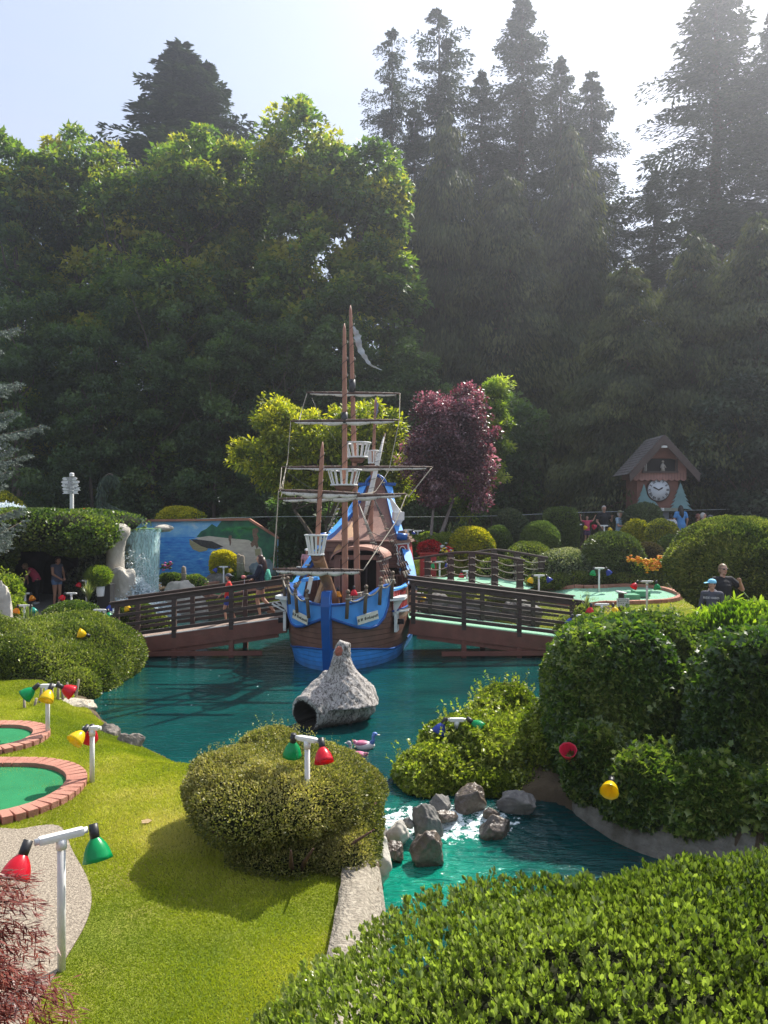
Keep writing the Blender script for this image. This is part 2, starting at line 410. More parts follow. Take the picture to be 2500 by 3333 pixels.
def lawn_mat():
    m, nt, b = new_mat('lawn_turf'); l = nt.links.new
    tc = N(nt, 'ShaderNodeTexCoord')
    n1 = N(nt, 'ShaderNodeTexNoise'); n1.inputs['Scale'].default_value = .9; n1.inputs['Detail'].default_value = 5; n1.inputs['Roughness'].default_value = .6
    n2 = N(nt, 'ShaderNodeTexNoise'); n2.inputs['Scale'].default_value = 55; n2.inputs['Detail'].default_value = 4
    r1 = N(nt, 'ShaderNodeValToRGB'); e = r1.color_ramp.elements; e[0].position = .35; e[1].position = .68
    e[0].color = (.13, .18, .016, 1); e[1].color = (.40, .34, .10, 1); k = e.new(.5); k.color = (.22, .25, .03, 1)
    mm = N(nt, 'ShaderNodeMix', data_type='RGBA', blend_type='MULTIPLY'); mm.inputs['Factor'].default_value = .8
    r2 = N(nt, 'ShaderNodeValToRGB'); r2.color_ramp.elements[0].position = .35; r2.color_ramp.elements[1].position = .65; r2.color_ramp.elements[0].color = (.45, .5, .4, 1); r2.color_ramp.elements[1].color = (1.0, 1.0, 1.0, 1)
    l(tc.outputs['Object'], n1.inputs['Vector']); l(tc.outputs['Object'], n2.inputs['Vector'])
    l(n1.outputs['Fac'], r1.inputs[0]); l(n2.outputs['Fac'], r2.inputs[0]); l(r1.outputs['Color'], mm.inputs['A']); l(r2.outputs['Color'], mm.inputs['B'])
    l(mm.outputs['Result'], b.inputs['Base Color']); b.inputs['Roughness'].default_value = .9; b.inputs['Specular IOR Level'].default_value = .15
    bp = N(nt, 'ShaderNodeBump'); bp.inputs['Strength'].default_value = .9; bp.inputs['Distance'].default_value = .03
    l(n2.outputs['Fac'], bp.inputs['Height']); l(bp.outputs[0], b.inputs['Normal'])
    return m
LAWN = lawn_mat()
def arc(cx, cy, rx, ry, a0, a1, n):
    return [(cx+rx*math.cos(R(a0+(a1-a0)*i/n)), cy+ry*math.sin(R(a0+(a1-a0)*i/n))) for i in range(n+1)]
def bez(pts, n=8):
    """Catmull-Rom through pts (open)"""
    out = []; P = [Vector((*p, 0)) if len(p) == 2 else Vector(p) for p in pts]
    for i in range(len(P)-1):
        p0, p1, p2, p3 = P[max(i-1, 0)], P[i], P[i+1], P[min(i+2, len(P)-1)]
        for j in range(n):
            t = j/n; out.append(.5*((2*p1)+(p2-p0)*t+(2*p0-5*p1+4*p2-p3)*t*t+(3*p1-p0-3*p2+p3)*t**3))
    out.append(P[-1]); return out
# path beside the near lamp (edge read along the photo), and the lawn around it
pe = [gp(60, 2700, .4), gp(190, 2690, .4), gp(238, 2775, .4), gp(285, 2860, .4), gp(298, 2930, .4), gp(280, 3000, .4), gp(235, 3080, .4), gp(170, 3180, .4), gp(90, 3300, .4), gp(20, 3420, .4)]
path_edge = [(p.x, p.y) for p in bez(pe, 6)]
lawn_near = path_edge[::-1]+[(-5.4, 7.9), (-8, 8.0), (-9, 14.6), (-6.1, 14.6), (-5.72, 14.3)]+[(x-.10, y-.04) for x, y in POND[1:10]]+[(-.54, 8.3), (-.42, 7.8), (-.30, 7.3), (-.25, 6.7), (-.27, 6.0), (-.33, 4.5), (-.6, 4.3), (-1.8, 4.3)]
lw = sheet('lawn', lawn_near, LAWN, .006, .12); tag(lw, kind='structure')
agg = plain('exposed_aggregate', (.17, .14, .11), .9, .3, 45, bump=.7, bscale=70, col2=(.46, .39, .30), spec=.2)
pp = sheet('path', path_edge+[(-4, 4.2), (-8, 4.2), (-8, 7.9), (-4.6, 7.9)], agg, .014, .15); tag(pp, kind='structure')
# lawns at the back
lawn_back = [(4.5, 15), (4.55, 17), (4.6, 19), (4.15, 21), (3.6, 23), (2.8, 25), (1.7, 26.6), (.1, 27.6), (.1, 31.5), (3.5, 32), (8, 30), (9.0, 24), (9.5, 18), (9, 15)]
l2 = sheet('lawn', lawn_back, LAWN, .006, .3); tag(l2, kind='structure')
lawn_mid = [(-6.6, 28.2), (-4, 28.35), (-2, 28.2), (0, 27.65), (0, 30.5), (-3, 31), (-6.9, 30)]
l3 = sheet('lawn', lawn_mid, LAWN, .006, .3); tag(l3, kind='structure')
# path in front of the ivy cave
pc = sheet('path', [(-13.5, 22.5), (-9.7, 22.5), (-9.9, 26), (-10.4, 26.6), (-11.2, 28.5), (-13.6, 28.5)], plain('grey_path', (.2, .19, .18), .9, .2, 10), .012, .5); tag(pc, kind='structure')

# grass blades on the near lawn (nobody could count them)
def grass(name, poly, n, h, seed, clip_y=(0, 99)):
    r = np.random.default_rng(seed); P = np.array(poly); lo, hi = P.min(0), P.max(0)
    X = r.uniform(lo[0], hi[0], n*3); Y = lo[1]+(hi[1]-lo[1])*r.uniform(0, 1, n*3)**1.25
    k = (poly_sd(X, Y, poly) > .005) & (Y > clip_y[0]) & (Y < clip_y[1]) & (np.abs(X) < Y*.53+.2); X, Y = X[k][:n], Y[k][:n]
    # tufts: shift towards tuft centres
    Q = np.stack([X, Y, ground_h(X, Y)+.004], 1); m = len(Q)
    patch = 1.25*noise3(Q*np.array([1, 1, 0]), 1.5, 4, 4)
    T = unit(rand_dirs(m, r)*np.array([.9, .9, 0])+np.array([0, 0, .8])+.5*np.stack([noise3(Q, 3, 8, 2), noise3(Q, 3, 9, 2), np.zeros(m)], 1))
    hh = h*r.uniform(.5, 1.3, m)*(1+.35*patch)
    rn = np.clip(.5+.34*patch+r.normal(0, .11, m), 0, 1)
    wid = .0032+.0007*Y
    V, F_, rv = leaves(Q, T, rand_dirs(m, r), hh, wid, 'blade', rn)
    o = link(name, np_mesh(name, V, F_, [GRASS], rv)); return o
GRASS = leaf_mat('grass_blade', [(.15, .205, .010), (.29, .335, .018), (.44, .44, .045), (.62, .54, .17)], .35, .6, .25, .12, (1.3, 1.45, .6), 1.2)
tag(grass('grass', lawn_near, 330000, .030, 3), 'short yellow green grass on the lawn around the near lamp posts', 'grass', kind='stuff')
tag(grass('grass', lawn_back, 60000, .05, 5), 'bright green grass on the back lawn beside the rope railed bridge', 'grass', kind='stuff')
tag(grass('grass', lawn_mid, 14000, .05, 6), 'bright grass strip behind the left bridge rail', 'grass', kind='stuff')

# ---------------------------------------------------------------- water
def water_h(X, Y):
    return -.17*smooth(9.35, 8.55, Y)*1.0
def water_mat():
    m, nt, b = new_mat('pond_water'); l = nt.links.new
    tc = N(nt, 'ShaderNodeTexCoord'); sep = N(nt, 'ShaderNodeSeparateXYZ'); l(tc.outputs['Object'], sep.inputs[0])
    # dyed pond: deep teal, greener and paler where it is shallow below the rapids
    n0 = N(nt, 'ShaderNodeTexNoise'); n0.inputs['Scale'].default_value = .8; n0.inputs['Detail'].default_value = 4; l(tc.outputs['Object'], n0.inputs['Vector'])
    cA = N(nt, 'ShaderNodeValToRGB'); e = cA.color_ramp.elements; e[0].position = .35; e[1].position = .7; e[0].color = (.0015, .038, .039, 1); e[1].color = (.003, .068, .062, 1)
    l(n0.outputs['Fac'], cA.inputs[0])
    # shallow mask: distance from (0.5,8.2)
    vm = N(nt, 'ShaderNodeVectorMath', operation='DISTANCE'); vm.inputs[1].default_value = (.25, 8.1, -.15)
    sc_ = N(nt, 'ShaderNodeVectorMath', operation='MULTIPLY'); sc_.inputs[1].default_value = (1, 1, 1)
    l(tc.outputs['Object'], sc_.inputs[0]); l(sc_.outputs[0], vm.inputs[0])
    n5 = N(nt, 'ShaderNodeTexNoise'); n5.inputs['Scale'].default_value = 1.7; n5.inputs['Detail'].default_value = 5; n5.inputs['Distortion'].default_value = 1.2; l(tc.outputs['Object'], n5.inputs['Vector'])
    ad = N(nt, 'ShaderNodeMath', operation='MULTIPLY_ADD'); ad.inputs[1].default_value = 1.6; l(n5.outputs['Fac'], ad.inputs[0]); l(vm.outputs['Value'], ad.inputs[2])
    mk = N(nt, 'ShaderNodeMapRange', interpolation_type='SMOOTHSTEP'); mk.inputs['From Min'].default_value = 1.1; mk.inputs['From Max'].default_value = 2.6; mk.inputs['To Min'].default_value = 1; mk.inputs['To Max'].default_value = 0
    l(ad.outputs[0], mk.inputs['Value'])
    mA = N(nt, 'ShaderNodeMix', data_type='RGBA'); mA.inputs['B'].default_value = (.003, .20, .135, 1); l(mk.outputs[0], mA.inputs['Factor']); l(cA.outputs['Color'], mA.inputs['A'])
    # foam: broken flecks at the rapids and under the waterfall
    nf = N(nt, 'ShaderNodeTexNoise'); nf.inputs['Scale'].default_value = 14; nf.inputs['Detail'].default_value = 7; nf.inputs['Roughness'].default_value = .7; l(tc.outputs['Object'], nf.inputs['Vector'])
    def zone(cx, cy, rx, ry):
        a = N(nt, 'ShaderNodeVectorMath', operation='SUBTRACT'); a.inputs[1].default_value = (cx, cy, 0); l(tc.outputs['Object'], a.inputs[0])
        q = N(nt, 'ShaderNodeVectorMath', operation='MULTIPLY'); q.inputs[1].default_value = (1/rx, 1/ry, 0); l(a.outputs[0], q.inputs[0])
        ln = N(nt, 'ShaderNodeVectorMath', operation='LENGTH'); l(q.outputs[0], ln.inputs[0])
        mr = N(nt, 'ShaderNodeMapRange', interpolation_type='SMOOTHSTEP'); mr.inputs['From Min'].default_value = .35; mr.inputs['From Max'].default_value = 1.0; mr.inputs['To Min'].default_value = 1; mr.inputs['To Max'].default_value = 0
        l(ln.outputs['Value'], mr.inputs['Value']); return mr.outputs[0]
    z1 = zone(.75, 9.1, 1.3, .60); z2 = zone(-9.0, 27.6, 2.4, 2.6); z3 = zone(-.1, 8.9, .5, .6)
    m1 = N(nt, 'ShaderNodeMath', operation='MAXIMUM'); l(z1, m1.inputs[0]); l(z2, m1.inputs[1])
    m2 = N(nt, 'ShaderNodeMath', operation='MAXIMUM'); l(m1.outputs[0], m2.inputs[0]); l(z3, m2.inputs[1])
    th = N(nt, 'ShaderNodeMath', operation='MULTIPLY_ADD'); th.inputs[1].default_value = .31; l(m2.outputs[0], th.inputs[0]); l(nf.outputs['Fac'], th.inputs[2])
    fm = N(nt, 'ShaderNodeMapRange'); fm.inputs['From Min'].default_value = .74; fm.inputs['From Max'].default_value = .80; l(th.outputs[0], fm.inputs['Value'])
    # drifting bubbles on the pond
    vo = N(nt, 'ShaderNodeTexVoronoi'); vo.inputs['Scale'].default_value = 2.2; l(tc.outputs['Object'], vo.inputs['Vector'])
    bl = N(nt, 'ShaderNodeMapRange'); bl.inputs['From Min'].default_value = .030; bl.inputs['From Max'].default_value = .045; bl.inputs['To Min'].default_value = 1; bl.inputs['To Max'].default_value = 0; l(vo.outputs['Distance'], bl.inputs['Value'])
    zb = zone(-3.2, 13.5, 3.0, 6.0); bb = N(nt, 'ShaderNodeMath', operation='MULTIPLY'); l(bl.outputs[0], bb.inputs[0]); l(zb, bb.inputs[1])
    fx = N(nt, 'ShaderNodeMath', operation='MAXIMUM', use_clamp=True); l(fm.outputs[0], fx.inputs[0]); l(bb.outputs[0], fx.inputs[1])
    mB = N(nt, 'ShaderNodeMix', data_type='RGBA'); mB.inputs['B'].default_value = (.75, .85, .85, 1); l(fx.outputs[0], mB.inputs['Factor']); l(mA.outputs['Result'], mB.inputs['A'])
    l(mB.outputs['Result'], b.inputs['Base Color'])
    rm = N(nt, 'ShaderNodeMapRange'); rm.inputs['To Min'].default_value = .035; rm.inputs['To Max'].default_value = .5; l(fx.outputs[0], rm.inputs['Value']); l(rm.outputs[0], b.inputs['Roughness'])
    b.inputs['IOR'].default_value = 1.33
    # ripples: long soft waves and fine chop, stronger in the stream
    mp = N(nt, 'ShaderNodeMapping'); mp.inputs['Scale'].default_value = (.55, 1.5, 1); mp.inputs['Rotation'].default_value = (0, 0, R(14)); l(tc.outputs['Object'], mp.inputs['Vector'])
    w1 = N(nt, 'ShaderNodeTexNoise'); w1.inputs['Scale'].default_value = 2.4; w1.inputs['Detail'].default_value = 3; w1.inputs['Distortion'].default_value = .6; l(mp.outputs[0], w1.inputs['Vector'])
    w2 = N(nt, 'ShaderNodeTexNoise'); w2.inputs['Scale'].default_value = 11; w2.inputs['Detail'].default_value = 3; w2.inputs['Distortion'].default_value = .5; l(mp.outputs[0], w2.inputs['Vector'])
    ws = N(nt, 'ShaderNodeMath', operation='MULTIPLY_ADD'); ws.inputs[1].default_value = .35; l(w2.outputs['Fac'], ws.inputs[0]); l(w1.outputs['Fac'], ws.inputs[2])
    st = N(nt, 'ShaderNodeMapRange', interpolation_type='SMOOTHSTEP'); st.inputs['From Min'].default_value = 8.6; st.inputs['From Max'].default_value = 10.2; st.inputs['To Min'].default_value = 1.0; st.inputs['To Max'].default_value = .27
    l(sep.outputs['Y'], st.inputs['Value'])
    bp = N(nt, 'ShaderNodeBump'); bp.inputs['Distance'].default_value = .16; l(st.outputs[0], bp.inputs['Strength']); l(ws.outputs[0], bp.inputs['Height']); l(bp.outputs[0], b.inputs['Normal'])
    return m
pond_big = [(-1.4, 9.3), (-.8, 8.2), (-.5, 7.0), (-.5, 4.0), (7, 4.0), (7, 7.6), (4, 8.8), (3.2, 9.9), (3.4, 12), (5, 16), (5, 20), (4.5, 23), (2, 27.6), (-6.5, 29), (-11, 30), (-11, 26), (-8, 19.6), (-6.5, 18), (-6.5, 14), (-4.5, 11), (-3, 10)]
wt = sheet('water', pond_big, water_mat(), 0, .25, hfun=lambda X, Y: water_h(X, Y)); tag(wt, kind='structure')
# ================================================================ trees
bark = plain('bark_grey', (.09, .07, .055), .95, .3, 5, bump=.9, bscale=14, stretch=(6, 6, 1), spec=.2, col2=(.17, .14, .11))
bark_red = plain('bark_reddish', (.10, .06, .045), .95, .3, 5, bump=.9, bscale=14, stretch=(6, 6, 1), spec=.2, col2=(.17, .10, .075))
M_MAPLE = leaf_mat('maple_leaf', [(.048, .094, .034), (.085, .145, .042), (.16, .215, .044), (.32, .29, .055)], .48, .45, .4, .30, (2.0, 2.2, .55), .35)
M_DARK = leaf_mat('understory_leaf', [(.050, .090, .038), (.082, .135, .052), (.13, .185, .062)], .38, .5, .35, .30, (1.6, 1.9, .7), .4)
M_FIR = leaf_mat('fir_needle', [(.024, .044, .028), (.042, .068, .040), (.080, .105, .056)], .18, .6, .25, .25, (1.4, 1.6, .8), .35)
M_CEDAR = leaf_mat('cedar_spray', [(.030, .048, .024), (.062, .082, .034), (.125, .135, .050)], .30, .6, .25, .30, (1.5, 1.6, .7), .35)

def crown(name, blobs, ncl, per, cr, ln, wd, mat, shape, seed, parent, flat=.6, inner=.35, out=.35, fill=0.0):
    """clumps of leaves set through the outer part of lumpy ellipsoids"""
    r = np.random.default_rng(seed); vol = np.array([np.prod(b['r'])**(2/3) for b in blobs]); cnt = (ncl*vol/vol.sum()).astype(int)+1
    C, CN = [], []
    for b, c in zip(blobs, cnt):
        d = rand_dirs(c, r); rr = blob_r(d, b)*(1-inner*r.uniform(0, 1, c)**1.5)
        C.append(d*rr[:, None]+np.array(b['c'])); CN.append(d)
    C = np.concatenate(C); CN = np.concatenate(CN); k = len(C)
    rad = cr*r.uniform(.55, 1.25, k); tone = r.normal(0, .20, k)+.5*(r.uniform(0, 1, k) < .06)  # a few clumps coloured brighter, painted in for sunlit leaves
    cn = np.repeat(np.arange(k), per); m = len(cn)
    d = rand_dirs(m, r); q = r.uniform(0, 1, m)**.45
    P = C[cn]+d*(q*rad[cn])[:, None]*np.array([1, 1, flat])+CN[cn]*.1
    P[:, 2] -= .25*(np.hypot(d[:, 0], d[:, 1])*q)**2*rad[cn]
    T = unit(d*.5+CN[cn]*out+rand_dirs(m, r)*.8+np.array([0, 0, -.25])); Nf = unit(rand_dirs(m, r)*.8+np.array([0, 0, 1])+CN[cn]*.3)
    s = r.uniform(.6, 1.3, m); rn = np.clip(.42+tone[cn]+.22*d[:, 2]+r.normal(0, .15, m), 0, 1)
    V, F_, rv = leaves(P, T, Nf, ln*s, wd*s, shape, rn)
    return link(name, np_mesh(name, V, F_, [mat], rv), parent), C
def trunk_mesh(name, parent, pts, rads, mat, limbs=(), seg=10):
    b = MB(); b.tube(pts, rads, mat, seg)
    for (p, q, r0) in limbs:
        p, q = Vector(p), Vector(q); mid = (p+q)/2+Vector((random.uniform(-.1, .1), random.uniform(-.1, .1), -.08))*(q-p).length
        b.tube([p, mid, q], [r0, r0*.7, r0*.25], mat, 6)
    return b.build(name, parent)
def decid(name, label, x, y, H, rx, ry, seed, mat=M_MAPLE, ncl=190, per=200, cr=.95, ln=.30, wd=.24, z0=1.2, cat='tree', group=None, shape='maple', tr=.26, lean=0, blobs=None, bmat=None):
    g0 = gh(x, y); t = thing(name, label, cat, (x, y, g0), 0, group)
    r = np.random.default_rng(seed)
    if blobs is None:
        blobs = []
        nl = 4
        for i in range(nl):
            f = (i+.5)/nl; zc = z0+(H-z0)*f; w = (1.0 if i < nl-1 else .72)*r.uniform(.85, 1.12)
            blobs.append(dict(c=(r.uniform(-.35, .35)*rx+lean*f, r.uniform(-.2, .2)*ry, zc), r=(rx*w*.9, ry*w*.9, (H-z0)/nl*.78), amp=.20, fr=1.4, seed=seed*7+i))
        for i in range(3):
            a = r.uniform(0, 6.28); blobs.append(dict(c=(rx*.55*math.cos(a)+lean, ry*.5*math.sin(a), H*r.uniform(.72, .93)), r=(rx*.42, ry*.42, H*.10), amp=.25, fr=2, seed=seed+40+i))
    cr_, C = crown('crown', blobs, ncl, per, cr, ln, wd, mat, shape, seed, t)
    top = H*.86; n = 9; bm_ = bmat or bark
    pts = [(.25*math.sin(i*1.1+seed)*i/n+lean*i/n, .2*math.cos(i*.9+seed)*i/n, -.2+top*i/(n-1)) for i in range(n)]
    sel = r.choice(len(C), min(16, len(C)), replace=False)
    limbs = []
    for s_ in sel:
        c = C[s_]; zz = max(z0*.6, min(top*.9, c[2]-1.5-.3*math.hypot(c[0], c[1]))); i = min(n-2, max(0, int((zz+.2)/top*(n-1))))
        limbs.append((pts[i], c, tr*.35))
    trunk_mesh('trunk', t, pts, [tr*(1-.85*i/(n-1)) for i in range(n)], bm_, limbs)
    return t

def conifer_mesh(H, Rb, z0, nb, seed, kind='fir', pw=.85, mat=None, droop=.25, dens=1.0):
    """branches in irregular whorls, each a run of needle sprays"""
    r = np.random.default_rng(seed); P, T, Nf, rn, LL = [], [], [], [], []
    zs = z0+(H-z0)*(np.sort(r.uniform(0, 1, nb))**.92)
    gap = 1+.22*np.sin(zs*2.3+seed)+.16*np.sin(zs*5.1)
    for z, g_ in zip(zs, gap):
        f = (z-z0)/(H-z0); rad = Rb*(1-f)**pw*(r.uniform(.66, 1.12) if kind != 'cedar' else r.uniform(.42, 1.28))*g_+.15
        if kind == 'ragged': rad *= r.choice([.45, 1.0, 1.25])
        a = r.uniform(0, 6.283); dx, dy = math.cos(a), math.sin(a); m = max(6, int(rad*5.0*dens))
        rise = .10*f+.06 if kind != 'cedar' else .05
        tt = np.linspace(.12, 1, m); out = tt*rad
        zz = z+rise*out*1.0-droop*out*tt*(.9 if kind != 'cedar' else 1.5)+(.10*rad*tt**4 if kind != 'cedar' else .28*rad*tt**5)
        c = np.stack([dx*out, dy*out, zz], 1)
        wdt = (np.sin(np.clip(tt, 0, 1)*math.pi*.80+.35)*rad*.34+.12)*r.uniform(.8, 1.15)
        if kind == 'cedar':
            per = 22; j_ = np.repeat(np.arange(m), per); k_ = len(j_); side = r.uniform(-1, 1, k_)*wdt[j_]; dz = -np.abs(side)*.35-r.uniform(0, 1, k_)*min(1, rad*.5)
            P.append(c[j_]+np.stack([-dy*side, dx*side, dz], 1)+r.normal(0, .06, (k_, 3))); T.append(np.array([dx*.35, dy*.35, -1.0])+rand_dirs(k_, r)*.25); Nf.append(rand_dirs(k_, r)*.7+np.array([dx*.3, dy*.3, .2])); LL.append(.34*r.uniform(.6, 1.25, k_))
        else:       # twigs fan out from the bough, needles along each twig
            j_ = np.repeat(np.arange(m), 26); k_ = len(j_); sg = np.where(np.arange(k_) % 2 == 0, 1., -1.)[:, None]; q_ = r.uniform(0, 1, k_)[:, None]
            tw = unit(np.array([dx, dy, 0])*.75+sg*np.array([-dy, dx, 0])*.85+np.array([0, 0, -.16-droop*.5])); tw = tw+.10*np.repeat(rand_dirs(m*2, r), 13, 0)[:k_]
            P.append(c[j_]+tw*q_*wdt[j_][:, None]+np.stack([np.zeros(k_), np.zeros(k_), r.normal(0, .03, k_)-.10*q_[:, 0]*wdt[j_]], 1)); T.append(tw*1.0+rand_dirs(k_, r)*.45); Nf.append(rand_dirs(k_, r)*.5+np.array([dx*.2, dy*.2, .9])); LL.append(.19*r.uniform(.6, 1.25, k_))
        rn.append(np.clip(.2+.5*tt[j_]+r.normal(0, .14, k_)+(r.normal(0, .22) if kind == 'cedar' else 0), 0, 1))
    # leader
    P.append(np.stack([r.normal(0, .05, 40), r.normal(0, .05, 40), H-.9*r.uniform(0, 1, 40)], 1)); T.append(rand_dirs(40, r)*.6+np.array([0, 0, .9])); Nf.append(rand_dirs(40, r)); rn.append(np.full(40, .5)); LL.append(np.full(40, .3))
    P, T, Nf, rn, LL = map(np.concatenate, (P, T, Nf, rn, LL))
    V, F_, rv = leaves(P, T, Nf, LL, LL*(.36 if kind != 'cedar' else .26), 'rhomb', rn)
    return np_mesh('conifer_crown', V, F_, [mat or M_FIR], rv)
def conifer_trunk(H, r0, seed, mat):
    b = MB(); n = 12; rr = random.Random(seed)
    pts = [(rr.uniform(-.06, .06), rr.uniform(-.06, .06), -.3+(H*.985+.3)*i/(n-1)) for i in range(n)]
    b.tube(pts, [r0*(1-i/(n-1))**.8+.02 for i in range(n)], mat, 10)
    for i in range(34):
        z = H*(.12+.8*rr.random()); a = rr.uniform(0, 6.28); l_ = (1-z/H)*H*.13+.3
        b.tube([(0, 0, z), (math.cos(a)*l_*.5, math.sin(a)*l_*.5, z+.02*l_), (math.cos(a)*l_, math.sin(a)*l_, z-.15*l_)], [.05, .035, .01], mat, 5)
    me = b.build('tmp').data; bpy.data.objects.remove(bpy.data.objects['tmp']); return me
CON = {
    'firA': (conifer_mesh(26, 5.6, 3.0, 460, 3, 'fir', .85, M_FIR, .26), conifer_trunk(26, .36, 1, bark)),
    'firB': (conifer_mesh(26, 5.0, 4.0, 380, 9, 'fir', .76, M_FIR, .32), conifer_trunk(26, .36, 2, bark)),
    'rag': (conifer_mesh(26, 3.4, 4.0, 280, 14, 'ragged', .50, M_FIR, .24), conifer_trunk(26, .33, 3, bark)),
    'cedA': (conifer_mesh(22, 4.1, 2.6, 270, 21, 'cedar', .58, M_CEDAR, .42), conifer_trunk(22, .38, 4, bark_red)),
    'cedB': (conifer_mesh(22, 3.8, 2.0, 250, 33, 'cedar', .52, M_CEDAR, .46), conifer_trunk(22, .38, 5, bark_red)),
}
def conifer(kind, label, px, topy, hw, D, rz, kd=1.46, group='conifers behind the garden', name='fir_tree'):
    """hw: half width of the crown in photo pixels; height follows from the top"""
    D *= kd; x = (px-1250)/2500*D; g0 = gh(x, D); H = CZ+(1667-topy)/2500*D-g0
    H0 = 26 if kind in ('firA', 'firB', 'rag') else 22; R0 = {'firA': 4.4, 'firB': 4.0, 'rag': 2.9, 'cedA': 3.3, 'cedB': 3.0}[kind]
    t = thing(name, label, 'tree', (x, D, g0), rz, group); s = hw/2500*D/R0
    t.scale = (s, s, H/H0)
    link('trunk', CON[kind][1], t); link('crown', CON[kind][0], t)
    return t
# distance row of tall conifers, read left to right
conifer('firA', 'broad dark fir rising behind the maples left of the ship, its top split in two', 590, 150, 520, 47, .3)
conifer('firB', 'second stem of the split fir behind the left maples', 665, 215, 360, 46, 1.9)
conifer('rag', 'narrow ragged fir just right of the tall maple, short side boughs', 1275, 98, 130, 45, .8)
conifer('rag', 'gaunt fir with a bent sparse top and gaps between its boughs', 1430, 40, 185, 43, 2.4)
conifer('firA', 'tallest dense fir in the middle of the row, pointed top at the picture edge', 1700, -15, 285, 44, 1.2)
conifer('firB', 'fir leaning into the right shoulder of the tallest dense fir', 1825, 190, 190, 42, 3.3)
conifer('firB', 'fir filling the row between the gaunt fir and the tallest dense fir', 1565, 235, 190, 44.5, 2.7)
conifer('firA', 'lower fir crown between the narrow ragged fir and the gaunt fir', 1350, 330, 170, 44, 5.6)
conifer('firA', 'pointed fir at the left rim of the bright sky gap', 1925, 235, 235, 41, 4.1)
conifer('firB', 'huge pale fir right of the bright sky gap', 2330, -60, 380, 39, .4)
conifer('firA', 'fir at the right picture edge, partly behind the huge pale fir', 2530, 10, 300, 38, 5.0)
conifer('firA', 'dark fir low in the sky gap above the cuckoo clock', 2130, 560, 190, 43, 2.0)
conifer('cedA', 'weeping cedar with olive hanging sprays behind the plum tree', 1450, 360, 185, 37, .6, name='cedar_tree')
conifer('cedB', 'weeping cedar between the plum tree and the tall fir trunks', 1650, 560, 200, 36, 2.2, name='cedar_tree')
conifer('cedA', 'weeping cedar below the pointed fir, brownish sprays', 1860, 420, 210, 37.5, 3.9, name='cedar_tree')
conifer('cedB', 'dark cedar left behind the cuckoo clock roof', 2040, 850, 190, 37, 5.4, 1.0, name='cedar_tree')
conifer('cedA', 'dark cedar right behind the cuckoo clock', 2260, 760, 220, 37.5, 1.1, 1.0, name='cedar_tree')
conifer('cedB', 'drooping cedar at the right picture edge above the round bush', 2470, 700, 230, 33, 2.9, 1.1, name='cedar_tree')
# maples on the left
MG = 'maples behind the pond'
def mp_(label, px, topy, hw, D, seed, **k):
    D *= 1.28; k.update(cr=1.2, ln=.38, wd=.31, tr=.32)
    x = (px-1250)/2500*D; H = CZ+(1667-topy)/2500*D-gh(x, D)
    return decid('maple_tree', label, x, D, H, hw/2500*D, hw/2500*D*.9, seed, group=MG, **k)
mp_('bushy maple at the left picture edge with browning top leaves', 55, 450, 205, 39, 2)
mp_('maple with an orange brown patch, second from the left edge', 270, 505, 150, 41, 3, ncl=150)
mp_('maple with loose outlying sprigs where the sky dips left of the dark fir', 420, 560, 130, 39, 5, ncl=140)
mp_('wide maple with yellowing crown below the split fir', 600, 465, 190, 38, 6, ncl=230)
mp_('maple left of the tallest maple, sunlit crown tips', 790, 470, 150, 40, 8, ncl=170)
mp_('tallest and roundest maple, right above the ship', 985, 398, 180, 38, 9, ncl=230)
mp_('maple bulging towards the firs right of the tallest maple', 1170, 500, 140, 37, 10, ncl=180)
mp_('maple trunk group seen behind the gap between the left maples', 200, 700, 200, 45, 12, ncl=150)
mp_('maple standing further back behind the yellowing crown', 860, 640, 240, 46, 13, ncl=150)
# dark lower trees in front of the trunks
UG = 'dark lower trees along the back'
def un_(label, px, topy, hw, D, seed, **k):
    if px < 1500 and D > 34: D *= 1.25
    x = (px-1250)/2500*D; H = CZ+(1667-topy)/2500*D-gh(x, D)
    return decid('understory_tree', label, x, D, H, hw/2500*D, hw/2500*D*.8, seed, group=UG, mat=k.pop('mat', M_DARK), ncl=k.pop('ncl', 120), per=190, cr=.75, ln=.24, wd=.18, z0=.2, tr=.14, **k)
un_('dark leafy tree behind the fountain at the left edge', 60, 1000, 190, 35, 31)
un_('dark leafy tree above the signpost', 300, 1080, 170, 36, 32)
un_('dark leafy tree above the waterfall', 500, 980, 180, 36.5, 33)
un_('dark leafy tree above the mural', 700, 1080, 170, 36, 34)
un_('dark leafy tree rising beside the mural behind the ship ropes', 900, 1000, 170, 36.5, 35)
un_('dark leafy tree behind the masts', 1130, 1050, 170, 36, 36)
un_('dark leafy bushy tree just left of the ship castle', 1010, 1560, 100, 34, 37, ncl=70)
un_('shaded tree behind the plum tree', 1380, 1150, 150, 36, 38)
un_('shaded bushy tree between the cedar trunks left of the clock', 1640, 1330, 150, 38.5, 39)
un_('shaded bushy tree right of the clock', 2420, 1250, 190, 34, 41, mat=M_FIR)
